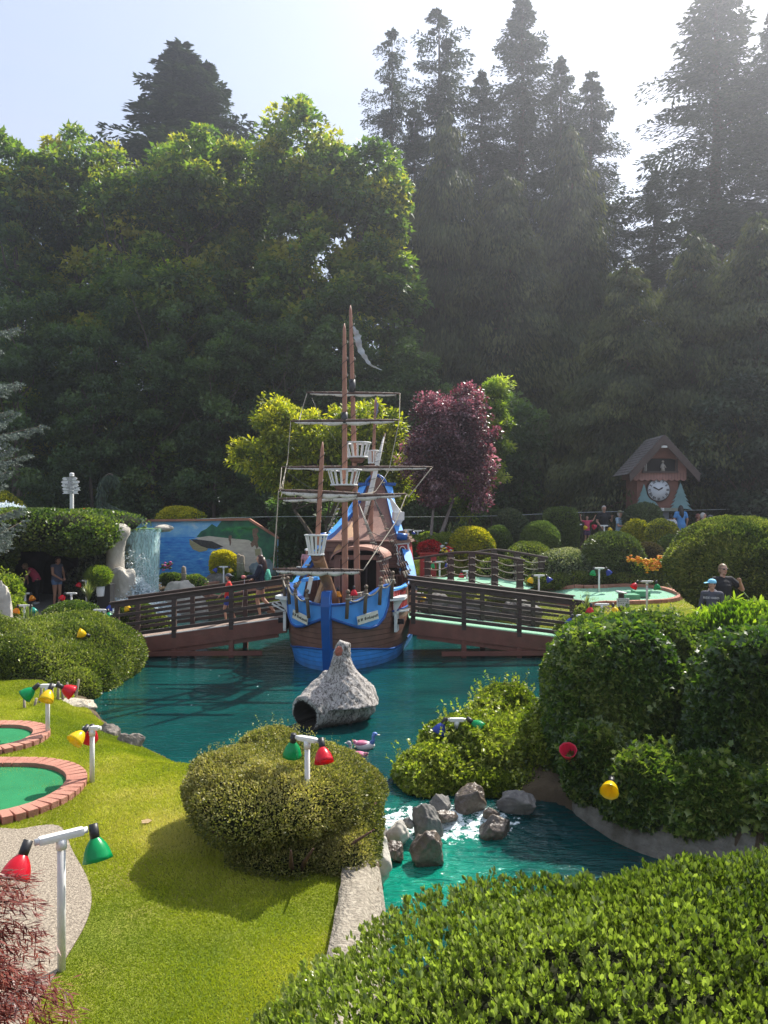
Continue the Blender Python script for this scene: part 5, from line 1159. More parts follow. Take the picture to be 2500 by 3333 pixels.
# bow posts with ball tops and swagged rope
tops = []
for v, u in ((-1.22, 1.12), (-.98, .70), (-.70, .37), (-.36, .13), (.36, .13), (.72, .40), (1.0, .74), (1.22, 1.12)):
    s = 1 if v > 0 else -1; z0 = zt(u)-.26; lean = Vector((s*.035, -.03, 0)); y = u-.02-.09*max(0, 1-u); v += s*.075
    a = Vector((v, y, z0)); c = Vector((v, y, z0+.56))+lean; q = MB(); q.tube([a, a.lerp(c, .9), c], [.042, .042, .03], post_m, 8); q.ball(c+Vector((0, 0, .05)), .05, post_m); q.build('bow_post', ship); tops.append(c+Vector((0, 0, -.12)))
q = MB()
for grp in (tops[:4], tops[4:]):
    for a, c in zip(grp, grp[1:]): q.tube([a.lerp(c, i/10)+Vector((0, -.01, -.10*4*(i/10)*(1-i/10))) for i in range(11)], .017, rope_m, 6)
    for a in grp: q.tube([a+Vector((.045*math.cos(k), .045*math.sin(k), .01)) for k in np.linspace(0, 5.4, 8)], .017, rope_m, 5, closed=True)
q.build('bow_rope', ship)
# masts
def spiral(b, a, c, r0, turns, m=wire_m, rad=.006):
    n = int(turns*10); d = c-a; x = d.orthogonal().normalized(); y = d.normalized().cross(x)
    b.tube([a+d*(i/n)+(x*math.cos(i*.628)+y*math.sin(i*.628))*r0 for i in range(n+1)], rad, m, 4, cap=False)
def mast(base, top, r0, r1, collar=None, turns=14, low=None):
    q = MB(); n = 8; pts = [base.lerp(top, i/n) for i in range(n+1)]; rs = [r0+(r1-r0)*i/n for i in range(n)]+[r1*.8]
    d = (top-base).normalized(); pts.append(top+d*.14); rs.append(.01); q.tube(pts, rs, mast_m, 10); o = q.build('mast', ship)
    if collar:
        a, c = base.lerp(top, collar[0]), base.lerp(top, collar[1]); q = MB(); q.tube([a, c], r0*.95, plain('mast_collar', (.05, .05, .055), .5), 12); q.build('collar', o)
    q = MB(); spiral(q, base.lerp(top, .12), base.lerp(top, .96), r0*1.02, turns); q.build('string_light', o)
    return o
DF, DM, DZ, DS = 18.3, 19.25, 22.3, 16.3
m1 = mast(sl(1123, 1975, DF), sl(1121, 1072, DF), .082, .050, (.66, .70)); m2 = mast(sl(1165, 1965, DM), sl(1141, 1012, DM), .085, .048, (.72, .765))
m3 = mast(sl(1203, 1800, DZ), sl(1222, 1310, DZ), .085, .035, turns=8); m4 = mast(sl(1033, 1775, DS), sl(1049, 1460, DS), .055, .045, turns=6)
for px, D in ((1131, DF+.05), (1163, DM-.35), (1172, DM-.2)):
    q = MB(); a = sl(px, 1985, D); spiral(q, Vector((a.x, a.y, 1.05)), Vector((a.x, a.y, 1.62)), .095, 14, rope_m, .022); q.build('rope_coil', ship)
# bowsprit log and braces
q = MB(); a, c = sl(1092, 1965, 18.4), sl(1034, 1815, 16.25); q.tube([a, a.lerp(c, .5), c], [.105, .125, .135], plain('log_brown', (.26, .13, .06), .6, .3, 3, bump=.5, bscale=14), 12); bs = q.build('bowsprit', ship)
q = MB(); q.beam(sl(1020, 1990, 17.9), sl(1058, 1880, 17.4), .07, .12, tan); q.beam(sl(1075, 1985, 17.9), sl(1060, 1880, 17.4), .07, .12, brown_w); q.build('bowsprit_brace', ship)
q = MB(); q.box(sl(1012, 1885, 18.6), (.42, .3, .08), blue_l, (0, R(-8), 0), bevel=.01); q.box(sl(1008, 1905, 18.4), (.10, .03, .40), plain('name_board', (.70, .67, .55)), (0, R(12), 0)); q.build('bow_locker', ship)
# crow's nests
def nest(px, ytop, ybot, D, wtop, wbot, n=16):
    c1, c0 = sl(px, ytop, D), sl(px, ybot, D); rt, rb_ = wtop/2500*D/2, wbot/2500*D/2; th = .022
    t_ = MB(); t_.lathe([(0, 0), (rb_*1.08, 0), (rb_*1.08, .035), (0, .035)], white_p, c0, seg=20); o = t_.build('crows_nest', ship)
    q = MB(); q.lathe([(rt*.82, 0), (rt*1.05, 0), (rt*1.05, .035), (rt*.82, .035), (rt*.82, 0)], white_p, c1, seg=20); q.build('top_ring', o)
    q = MB()
    for k in range(n):
        a = 2*math.pi*k/n; e = Vector((math.cos(a), math.sin(a), 0)); q.beam(c0+e*rb_*.94+Vector((0, 0, .03)), c1+e*rt*.94, .045, .018, white_p, up=e)
    q.build('slats', o); q = MB(); q.tube([c0+Vector((0, 0, -.12)), c0], [rb_*.55, rb_*.8], brown_w, 10); q.build('bracket', o); return o
nest(1120, 1533, 1582, DF, 112, 84); nest(1163, 1445, 1491, DM, 88, 66, 14); nest(1214, 1470, 1510, DZ, 38, 30, 10); nest(1029, 1745, 1808, DS, 74, 50, 14)
# yards with furled sails
def yard(p, q_, D, sag=.10, nseg=4, r=.035, hang=.10):
    a, c = sl(*p, D), sl(*q_, D-.08 if len(q_) == 2 else D); b_ = MB(); m = a.lerp(c, .5)
    b_.tube([a, a.lerp(c, .25), m, a.lerp(c, .75), c], [r*.6, r, r*1.15, r, r*.6], yard_m, 8); o = b_.build('yard', ship)
    d = (c-a); L_ = d.length; b_ = MB(); n = nseg*8; rows = [[], [], [], [], []]
    side = d.normalized().cross(Vector((0, 0, 1)))
    for i in range(n+1):
        f = .04+.92*i/n; w = abs(math.sin(f*nseg*math.pi)); e = math.sin(f*math.pi)**.5; p_ = a.lerp(c, f)+Vector((0, 0, -r*.6)); h = hang*e*(.55+.45*w)
        for k, (ox, oz) in enumerate(((0, 0), (.045, -.35), (.03, -1.0), (-.04, -.8), (-.03, 0))): rows[k].append(p_+side*ox*(.6+.6*w)+Vector((0, 0, oz*h)))
    b_.grid(rows, sail_m); b_.build('furled_sail', o)
    b_ = MB()
    for k in range(nseg*2+1):
        f = .06+.88*k/(nseg*2); p_ = a.lerp(c, f); b_.tube([p_+side*.05*math.cos(t_)+Vector((0, 0, -.035+.07*math.sin(t_)))+d.normalized()*.05*t_/6 for t_ in np.linspace(0, 6, 9)], .006, wire_m, 4)
    spiral(b_, a.lerp(c, .02), a.lerp(c, .98), r*1.25, nseg*1.6, wire_m, .005); b_.build('lashing', o); return o
yard((998, 1278), (1302, 1282), DM, hang=.085); yard((946, 1371), (1298, 1368), DF, hang=.11); yard((917, 1521), (1407, 1521), DM, hang=.09, nseg=6)
yard((906, 1596), (1172, 1607), DS+.1, hang=.14, nseg=4); yard((906, 1625), (1322, 1608), DF, hang=.12, nseg=5); yard((888, 1853), (1181, 1857), DS-.15, hang=.12, nseg=5)
q = MB(); a, c = sl(1250, 1422, DZ-.2), sl(1186, 1683, DZ-.6); q.tube([a, a.lerp(c, .3), a.lerp(c, .75), c], [.02, .06, .075, .04], plain('white_sail', (.72, .69, .64), .8, .1, 6), 8); q.tube([a+Vector((.03, .03, .1)), c+Vector((.05, .03, -.1))], [.02, .04], yard_m, 6); spiral(q, a, c, .10, 9); q.build('lateen_yard', ship)
# ropes: list of (px,py,D) polylines
def rope(pts, rad=.018, sag=0.0, m=rope_m, name='rope'):
    P = [sl(*p) for p in pts]; out = []
    for a, c in zip(P, P[1:]):
        for i in range(8): f = i/8; out.append(a.lerp(c, f)+Vector((0, 0, -sag*4*f*(1-f))))
    out.append(P[-1]); q = MB(); q.tube(out, rad*.72, m, 5); return q.build(name, ship)
rope([(1000, 1278, DM), (980, 1345, DM-.4), (974, 1372, DF)], .016); rope([(946, 1371, DF), (936, 1500, DF), (912, 1600, DS)], .013, .03); rope([(917, 1521, DM), (910, 1600, DF)], .014)
rope([(930, 1525, DM), (915, 1620, DF)], .012, .03); rope([(907, 1598, DS), (900, 1700, DS), (889, 1853, DS-.15)], .016)
rope([(1302, 1281, DM), (1300, 1368, DF)], .014); rope([(1299, 1370, DF), (1266, 1530, DF-.3), (1222, 1600, DF-.8), (1175, 1607, DS+.1)], .013, .02)
rope([(1407, 1521, DM), (1330, 1618, DM-.6), (1322, 1608, DF)], .018); rope([(1322, 1612, DF), (1288, 1700, 17.6), (1182, 1857, DS-.15)], .018)
rope([(1010, 1282, DM), (1047, 1370, DF), (1100, 1440, DF)], .007, .02, wire_m, 'wire'); rope([(925, 1530, DM), (1030, 1600, DS)], .006, .02, wire_m, 'wire')
rope([(1185, 1683, DZ-.6), (1215, 1735, 20.5), (1290, 1735, 21.5)], .012, .10, wire_m, 'wire')
# shrouds with rungs
def shroud(top, bots, rungs, m=wire_m):
    P = [sl(*b_) for b_ in bots]; T = sl(*top); q = MB()
    for p in P: q.tube([T, T.lerp(p, .5)+Vector((0, 0, -.05)), p], .009, m, 4); q.tube([p.lerp(T, .02), p.lerp(T, .09)], .028, rope_m, 6); q.tube([p.lerp(T, .14), p.lerp(T, .19)], .026, yard_m, 6)
    for k in range(rungs):
        f = .14+.8*k/rungs; a = T.lerp(P[0], f); c = T.lerp(P[-1], f); q.tube([a, c], .005, m, 4)
    for k in range(0, rungs, 3):
        f = .25+.6*k/rungs; a = T.lerp(P[0], f); q.tube([a-Vector((.06, 0, 0)), a+Vector((.06, 0, .01))], .018, rope_m, 6)
    q.build('shroud', ship)
shroud((1168, 1640, DM), [(1262+k*9, 1912-k*2, 18.75+k*.10) for k in range(4)], 16); shroud((1212, 1610, DM+.3), [(1322+k*8, 1885-k*3, 20.2+k*.15) for k in range(4)], 12)
shroud((1118, 1640, DF), [(952+k*6, 1925-k*4, 18.5+k*.12) for k in range(3)], 12); shroud((1232, 1540, DZ), [(1288+k*5, 1668+k*1, 22.6) for k in range(3)], 6)
q = MB(); a, c = sl(1103, 1635, DF), sl(1058, 1755, 19.2); q.tube([a, c], .02, rope_m, 6)
for k in range(6): p = a.lerp(c, .2+k*.13); q.tube([p+Vector((-.02, 0, 0)), p+Vector((.09, 0, .03))], .022, white_w, 6)
q.build('foot_rope', ship)
# pennants
def pennant(pts, w, D, m, name):
    q = MB(); rows = [[], []]
    P = bez([sl(x, y, D) for x, y in pts], 5); n = len(P)
    for i, p in enumerate(P):
        ww = w*(math.sin(min(1, i/n*3)*1.57)*(1-(i/n)**1.6)+.08)*(1+.25*math.sin(i*1.7)); s_ = Vector((1, .6*math.sin(i*.9), .35)).normalized(); rows[0].append(p-s_*ww*.4); rows[1].append(p+s_*ww*.6)
    q.grid(rows, m); return q.build(name, ship)
pennant([(1150, 1062), (1158, 1085), (1163, 1105), (1172, 1140), (1188, 1165), (1205, 1188), (1242, 1205)], .20, DM, plain('pennant_cloth', (.36, .38, .40), .9, .3, 8, col2=(.55, .57, .58)), 'pennant')
pennant([(1221, 1300), (1224, 1325), (1222, 1350), (1220, 1366)], .16, DZ, plain('pennant_lilac', (.30, .28, .42), .9, .2, 8), 'pennant')
# side fittings
for s in (1, -1):
    u = 1.35 if s > 0 else 1.15
    w0 = hw(u, 1.4); q = MB(); q.prism([Vector((s*(w0-.03), u-.28, 1.50)), Vector((s*(w0+.30), u-.12, 1.52)), Vector((s*(w0+.30), u+.42, 1.52)), Vector((s*(w0-.03), u+.42, 1.50))], (0, 0, 1), .07, white_p)
    q.prism([Vector((s*(w0+.24), u+.0, 1.50)), Vector((s*w0, u+.0, 1.50)), Vector((s*w0, u+.0, 1.10))], (0, 1, 0), .10, white_p); q.build('channel_shelf', ship)
    w1 = hw(u+.1, .95); q = MB(); y0, z0, hh, ww = u+.1, .97, .40, .30
    M = Matrix.Rotation(R(-20*s), 3, 'Z')
    for (dy, dz_, sy, sz) in ((-ww/2, 0, .05, hh), (ww/2, 0, .05, hh), (0, hh/2, ww+.05, .05), (0, -hh/2, ww+.05, .05)): q.box(Vector((s*(w1+.03), y0+dy, z0+dz_)), (.07, sy, sz), white_p)
    gpo = q.build('gun_port', ship)
    q = MB(); q.box((s*(w1+.005), y0, z0), (.03, ww-.03, hh-.03), dark_in); q.tube([(s*(w1-.1), y0, z0), (s*(w1+.20), y0-.04, z0+.01), (s*(w1+.21), y0-.04, z0+.01)], [.075, .06, .075], black_p, 10); q.build('cannon', gpo)
    q = MB(); q.beam((s*(w1+.03), y0-ww/2, z0+hh/2+.05), (s*(w1+.34), y0-ww/2-.02, z0+hh/2+.22 if s < 0 else z0+hh/2+.10), .05, .03, white_p); q.beam((s*(w1+.03), y0+ww/2, z0+hh/2+.05), (s*(w1+.34), y0+ww/2-.02, z0+hh/2+.22 if s < 0 else z0+hh/2+.10), .05, .03, white_p); q.build('port_lid', gpo)
# red strake amidships, its grid of dark lines standing for shadows of the shrouds
for s in (1, -1):
    q = MB(); uu = [1.28+.14*i for i in range(9)]
    rows = [[Vector((s*(hw(u, z)+.018), u+rake(z), z)) for u in uu] for z in (1.26, 1.42, 1.58, 1.70)]
    q.grid(rows, red_m); q.build('red_strake', ship); q = MB()
    for z in (1.42, 1.56): q.tube([Vector((s*(hw(u, z)+.024), u+rake(z), z)) for u in uu], .007, dark_in, 4)
    for i, u in enumerate(uu):
        for z in ((1.27, 1.42), (1.42, 1.56), (1.56, 1.70)): o_ = .07*((int(z[0]*10)) % 2); q.tube([Vector((s*(hw(u+o_, z[0])+.024), u+o_+rake(z[0]), z[0])), Vector((s*(hw(u+o_, z[1])+.024), u+o_+rake(z[1]), z[1]))], .005, dark_in, 4)
    q.build('shroud_shadow_line', ship)
    q = MB(); q.tube([Vector((s*(hw(u, 1.72)+.02), u+rake(1.7), 1.745)) for u in uu], .045, blue_l, 7); q.tube([Vector((s*(hw(u, 1.24)+.02), u+rake(1.24), 1.235)) for u in uu], .028, blue_d, 6); q.build('strake_rail', ship)
# deckhouse with an arched roof
xc, x_l, x_r, y0, y1 = .22, -.42, .86, 2.62, 3.7
q = MB(); rows = []
for y in (y0-.12, y1+.1):
    rows.append([Vector((xc+(x_r-x_l+.12)/2*math.sin(R(a)), y, 2.42+.30*math.cos(R(a))*1.0-.0)) for a in np.linspace(-88, 88, 15)])
roofm = plain('deckhouse_roof', (.36, .19, .14), .6, .15, 4, bump=.2)
q.grid(rows, roofm); q.grid([[p+Vector((0, 0, -.07)) for p in rows[0]], rows[0]], roofm, sm=False); q.grid([[p+Vector((0, 0, -.07)) for p in rows[0]], [p+Vector((0, 0, -.07)) for p in rows[1]]], dark_in); q.build('deckhouse_roof', ship)
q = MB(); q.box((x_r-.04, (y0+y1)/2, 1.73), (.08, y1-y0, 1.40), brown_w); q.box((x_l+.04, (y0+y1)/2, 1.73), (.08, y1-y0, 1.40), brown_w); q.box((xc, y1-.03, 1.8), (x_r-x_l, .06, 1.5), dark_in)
q.box((x_r-.12, y0+.02, 1.73), (.10, .06, 1.36), brown_w); q.box((x_l+.12, y0+.02, 1.73), (.10, .06, 1.36), brown_w); q.box((xc, y0+.03, 2.43), (x_r-x_l-.02, .05, .12), brown_w)
q.box((xc+.15, y0+.35, 1.7), (.04, .04, 1.3), plain('inner_frame', (.05, .03, .026), .7)); q.box((xc-.1, y0+.4, 1.5), (.9, .04, .04), MATS['inner_frame']); q.build('deckhouse', ship)
# stern castle
CAP = [(3.05, 1.72, 1.47), (3.35, 1.86, 1.43), (3.75, 2.18, 1.32), (4.15, 2.47, 1.20), (4.38, 2.62, 1.11), (4.46, 2.90, 1.02), (4.85, 3.03, .90), (5.35, 3.27, .75), (5.9, 3.60, .58), (6.4, 4.02, .41), (6.75, 4.42, .30)]
for s in (1, -1):
    ri = [Vector((s*h, u, z)) for u, z, h in CAP]; ro = [Vector((s*(h+.22), u+.06, z-.03)) for u, z, h in CAP]
    q = MB(); q.grid([ri, ro], blue_l, sm=False); q.grid([[p-Vector((0, 0, .16)) for p in ri], ri], blue_d, sm=False); q.grid([ro, [p-Vector((0, 0, .16)) for p in ro]], blue_l, sm=False)
    q.prism([ri[-1]+Vector((-s*.1, .02, 0)), ri[-1]+Vector((s*.30, .02, 0)), ri[-1]+Vector((s*.32, .02, .09)), ri[-1]+Vector((-s*.12, .02, .10))], (0, 1, 0), .2, blue_d); q.tube([Vector((s*1.0, 4.34, 2.93)), Vector((s*1.28, 4.36, 2.90))], .10, blue_d, 10); q.build('castle_rail', ship, fix=False)
    low = [Vector((s*(hw(min(u, 6.9), 1.6)+.0), u+.06, 1.55)) for u, z, h in CAP]
    q = MB(); mid = [a.lerp(c, .45) for a, c in zip(ro, low)]; q.grid([[p-Vector((0, 0, .14)) for p in ro], mid], white_w, sm=False); q.grid([mid, low], red_m, sm=False); q.build('castle_side', ship)
    q = MB(); q.grid([[p-Vector((s*.01, 0, .14)) for p in ri], [Vector((p.x-s*.02, p.y, 1.05)) for p in ri]], brown_pl, sm=False); q.build('castle_inner_side', ship)
q = MB(); pr = [(u, z-.14, h) for u, z, h in CAP[5:]]; q.grid([[Vector((-h, u, z)) for u, z, h in pr], [Vector((h, u, z)) for u, z, h in pr]], brown_w, sm=False); q.build('castle_ramp', ship)
q = MB(); q.prism([Vector((.32*math.cos(R(a)), 6.80, 4.36+.36*math.sin(R(a)))) for a in range(0, 181, 15)]+[Vector((-.36, 6.8, 3.9)), Vector((.36, 6.8, 3.9))], (0, 1, 0), .1, brown_w)
q.tube([Vector((.33*math.cos(R(a)), 6.80, 4.37+.37*math.sin(R(a)))) for a in range(0, 181, 15)], .05, blue_d, 8); q.build('stern_crest', ship)
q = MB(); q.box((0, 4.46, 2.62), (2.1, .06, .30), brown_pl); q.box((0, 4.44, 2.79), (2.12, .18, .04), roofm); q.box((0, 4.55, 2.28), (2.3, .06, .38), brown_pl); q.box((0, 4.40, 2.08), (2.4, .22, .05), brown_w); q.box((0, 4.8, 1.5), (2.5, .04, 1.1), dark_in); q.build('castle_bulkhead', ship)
q = MB(); q.tube([(-1.25, 4.05, 1.86), (1.25, 4.05, 1.86)], .025, roofm, 6)
for k in range(15): x = -1.2+k*.171; q.tube([(x, 4.05, 1.1), (x, 4.05, 1.35), (x, 4.05, 1.5), (x, 4.05, 1.84)], [.02, .032, .02, .026], brown_w, 6)
q.build('balustrade', ship)
q = MB(); q.prism([sl(1150, 1768, 21.9), sl(1085, 1800, 21.4), sl(1100, 1765, 22.0), sl(1145, 1700, 22.4)], (.1, .3, .1), .04, tan); q.build('tan_panel', ship)
# quarter gallery on the starboard quarter
q = MB()
x0 = hw(5, 1.8)
def qg(px, py, D): return sl(px, py, D)
c = qg(1318, 1805, 21.7); q.box(c, (.36, .75, .62), red_m, (0, R(-6), 0)); gl_ = q.build('quarter_gallery', ship)
q = MB(); M6 = Euler((0, R(-6), 0)).to_matrix()
for dx, dz_, sx, sz in ((-.15, 0, .045, .66), (.17, 0, .045, .66), (0, .32, .42, .05), (0, -.22, .40, .045), (0, -.33, .42, .045)): q.box(c+M6 @ Vector((dx, -.385, dz_)), (sx, .03, sz), white_p, M6)
q.build('gallery_frame', gl_)
q = MB()
for k in range(8):
    a, e = R(180-180*k/7), R(180-180*(k+1)/7)
    if k < 7: q.beam(c+M6 @ Vector((.085*math.cos(a), -.395, .12+.13*math.sin(a))), c+M6 @ Vector((.085*math.cos(e), -.395, .12+.13*math.sin(e))), .02, .028, white_p, up=(0, -1, 0))
for x in (-.085, .085): q.box(c+M6 @ Vector((x, -.395, -.02)), (.028, .02, .30), white_p, M6)
q.box(c+M6 @ Vector((0, -.395, -.16)), (.20, .02, .03), white_p, M6); q.box(c+M6 @ Vector((0, -.395, .06)), (.18, .018, .022), white_p, M6); q.box(c+M6 @ Vector((0, -.388, .03)), (.15, .01, .34), dark_in, M6); q.build('gallery_window', gl_)
q = MB(); q.box(c+M6 @ Vector((.02, 0, -.38)), (.34, .72, .10), blue_l, M6); q.prism([c+M6 @ Vector(p) for p in ((-.18, -.36, -.43), (.19, -.36, -.43), (-.12, -.36, -.60))], (0, 1, 0), .6, white_p); q.build('gallery_base', gl_)
q = MB(); rr_ = plain('gallery_shingle', (.24, .15, .11), .8, .3, 10, bump=.5)
for k in range(4):
    f = k/4; q.box(c+Vector((-.03-.05*f, 0, .37+.09*k)), (.50-.10*k, .86-.12*k, .07), rr_, (0, R(-6), 0))
q.build('gallery_roof', gl_)
q = MB(); c2 = qg(1296, 1680, 22.3); q.box(c2, (.30, .34, .24), white_p, (0, 0, R(20)), bevel=.02); q.lathe([(.0, -.30), (.06, -.28), (.12, -.16), (.16, -.12)], white_p, c2, seg=8); q.prism([c2+Vector(p) for p in ((-.15, -.05, .12), (.10, -.05, .12), (-.28, -.05, .62))], (0, 1, 0), .12, white_p); q.build('stern_lantern', ship)

# stumpy hollow log in front of the bow
def bake(o):
    dg = bpy.context.evaluated_depsgraph_get(); me = bpy.data.meshes.new_from_object(o.evaluated_get(dg)); old = list(o.data.materials); o.modifiers.clear(); o.data = me
    if not me.materials:
        for m in old: me.materials.append(m)
    return o
def log_mat():
    m, nt, b = new_mat('concrete_bark'); l = nt.links.new; tc = N(nt, 'ShaderNodeTexCoord'); mp = N(nt, 'ShaderNodeMapping'); mp.inputs['Scale'].default_value = (1, 1, .6); l(tc.outputs['Object'], mp.inputs['Vector'])
    v = N(nt, 'ShaderNodeTexNoise'); v.inputs['Scale'].default_value = 26; v.inputs['Detail'].default_value = 6; v.inputs['Roughness'].default_value = .65; v.inputs['Distortion'].default_value = .8; l(mp.outputs[0], v.inputs['Vector'])
    r = N(nt, 'ShaderNodeValToRGB'); e = r.color_ramp.elements; e[0].position = .40; e[1].position = .52; e[0].color = (.10, .088, .078, 1); e[1].color = (.42, .385, .355, 1); k = e.new(.7); k.color = (.60, .565, .53, 1); l(v.outputs['Fac'], r.inputs[0])
    sp_ = N(nt, 'ShaderNodeSeparateXYZ'); l(tc.outputs['Object'], sp_.inputs[0])
    g = N(nt, 'ShaderNodeMapRange'); g.inputs['From Min'].default_value = .0; g.inputs['From Max'].default_value = .14; g.inputs['To Min'].default_value = .85; g.inputs['To Max'].default_value = 0; l(sp_.outputs['Z'], g.inputs['Value'])
    m5 = N(nt, 'ShaderNodeMix', data_type='RGBA'); m5.inputs['B'].default_value = (.05, .04, .028, 1); l(g.outputs[0], m5.inputs['Factor']); l(r.outputs['Color'], m5.inputs['A']); l(m5.outputs['Result'], b.inputs['Base Color']); b.inputs['Roughness'].default_value = .9
    bp = N(nt, 'ShaderNodeBump'); bp.inputs['Strength'].default_value = 1; bp.inputs['Distance'].default_value = .03; l(v.outputs['Fac'], bp.inputs['Height']); l(bp.outputs[0], b.inputs['Normal']); return m
LM = log_mat(); lo = Vector((-.72, 13.2, 0))
def lg(px, py, D): return at(px, py, D)-lo
q = MB()
q.tube([lg(992, 2325, 12.72), lg(1030, 2305, 12.95), lg(1085, 2285, 13.2), lg(1150, 2275, 13.5), lg(1195, 2285, 13.7)], [.30, .34, .43, .46, .30], LM, 24)
q.tube([lg(1125, 2300, 13.2), lg(1122, 2235, 13.25), lg(1115, 2185, 13.25), lg(1112, 2140, 13.25), lg(1116, 2105, 13.25), lg(1122, 2090, 13.25)], [.58, .42, .24, .16, .125, .10], LM, 24)
q.tube([lg(960, 2305, 12.9), lg(1010, 2268, 13.1), lg(1085, 2225, 13.3)], [.08, .16, .28], LM, 14)
q.tube([lg(1225, 2285, 13.9), lg(1180, 2260, 13.6), lg(1130, 2215, 13.3)], [.07, .22, .22], LM, 14); q.tube([lg(1160, 2345, 13.1), lg(1130, 2300, 13.2), lg(1115, 2250, 13.2)], [.16, .25, .3], LM, 14)
o = q.build('log'); m = o.modifiers.new('r', 'REMESH'); m.mode = 'VOXEL'; m.voxel_size = .022; m.use_smooth_shade = True; bake(o)
c = MB(); ax = (lg(1085, 2290, 13.1)-lg(975, 2335, 12.55)).normalized(); c.tube([lg(992, 2330, 12.72)-ax*.5, lg(992, 2330, 12.72)+ax*1.05], [.255, .20], LM, 24); co = c.build('cut')
md = o.modifiers.new('b', 'BOOLEAN'); md.object = co; md.operation = 'DIFFERENCE'; md.solver = 'EXACT'; bake(o); bpy.data.objects.remove(co)
V = np.array([v.co[:] for v in o.data.vertices]); nrm = np.array([v.normal[:] for v in o.data.vertices]); V2 = V+nrm*(.016*noise3(V, 8, 3, 3)+.010*noise3(V, 30, 5, 2))[:, None]
cutoff = np.linalg.norm(V2, axis=1) > 99; o.data.vertices.foreach_set('co', V2.astype(np.float32).ravel()); o.data.polygons.foreach_set('use_smooth', np.ones(len(o.data.polygons), bool)); o.data.update()
o.data.materials.clear(); o.data.materials.append(LM); o.data.materials.append(plain('log_hole_shade', (.018, .015, .012), .9, .3, 8))  # hole faces near-black, the shade inside the log painted on
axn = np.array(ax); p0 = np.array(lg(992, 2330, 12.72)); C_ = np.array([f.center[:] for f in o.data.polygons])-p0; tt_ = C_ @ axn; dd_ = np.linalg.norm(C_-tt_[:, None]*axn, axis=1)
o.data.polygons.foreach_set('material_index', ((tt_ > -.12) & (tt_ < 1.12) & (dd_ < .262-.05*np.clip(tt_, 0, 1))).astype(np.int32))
o.name = 'hollow_log'; o.location = lo; tag(o, 'pale knobbly hollow log with a chimney like stub floating before the bow', 'log')
q = MB(); a = lg(1104, 2122, 13.13); q.ball(a, (.075, .03, .10), plain('log_red', (.36, .12, .08), .9, .3, 20, bump=.6)); q.build('red_patch', o)
# ================================================================ shrubs and hedges
M_COTO = leaf_mat('cotoneaster_leaf', [(.065, .082, .020), (.14, .155, .036), (.27, .26, .075), (.47, .41, .17)], .30, .45, .4, .20, (1.5, 1.6, .6), 1.3)
M_COTG = leaf_mat('cotoneaster_green', [(.045, .072, .014), (.10, .135, .022), (.18, .21, .036), (.33, .33, .09)], .30, .42, .45, .22, (1.6, 1.9, .6), 1.1)
M_FG = leaf_mat('glossy_hedge_leaf', [(.050, .078, .018), (.11, .14, .032), (.19, .225, .055), (.33, .36, .12)], .34, .24, .65, .18, (1.6, 2.0, .5), 2.0)
M_RHO = leaf_mat('laurel_leaf', [(.05, .10, .010), (.10, .17, .018), (.19, .27, .028), (.33, .38, .06)], .42, .28, .6, .15, (1.6, 1.9, .5), 1.2)
M_BOX = leaf_mat('clipped_conifer', [(.055, .085, .022), (.095, .14, .032), (.16, .21, .045)], .28, .55, .3, .15, (1.5, 1.8, .7), .9)
M_BALL = leaf_mat('dwarf_pine', [(.030, .052, .014), (.075, .105, .022), (.16, .19, .038), (.30, .29, .07)], .30, .5, .35, .22, (1.5, 1.8, .7), 1.2)
M_YEL = leaf_mat('yellow_euonymus', [(.12, .16, .012), (.27, .28, .015), (.46, .42, .02), (.62, .55, .05)], .42, .4, .4, .15, (1.5, 1.5, .4), 1.5)
M_GRY = leaf_mat('grey_green', [(.04, .065, .035), (.08, .11, .055), (.14, .17, .09)], .25, .5, .3, .15)
M_RED = leaf_mat('maple_red', [(.06, .012, .012), (.14, .032, .026), (.24, .075, .055), (.34, .15, .10)], .35, .4, .4, .2, (1.8, .8, .7), 1.5)
M_SPK = leaf_mat('blade_leaf', [(.05, .09, .02), (.10, .16, .035), (.24, .27, .10), (.42, .42, .24)], .25, .35, .5, .1)
M_BSP = leaf_mat('blue_spruce', [(.07, .10, .10), (.14, .18, .165), (.27, .31, .27)], .12, .55, .35, .12, (1.1, 1.2, 1.0))
def bl(px, py, D, rx, ry, rz, seed=1, amp=.07, fr=2.6, pw=2.0): p = at(px, py, D); return dict(c=tuple(p), r=(rx, ry, rz), amp=amp, fr=fr, seed=seed, pw=pw)
def TS(name, label, cat, *a, group=None, **k): return tag(shrub(name, *a, **k), label, cat, group)
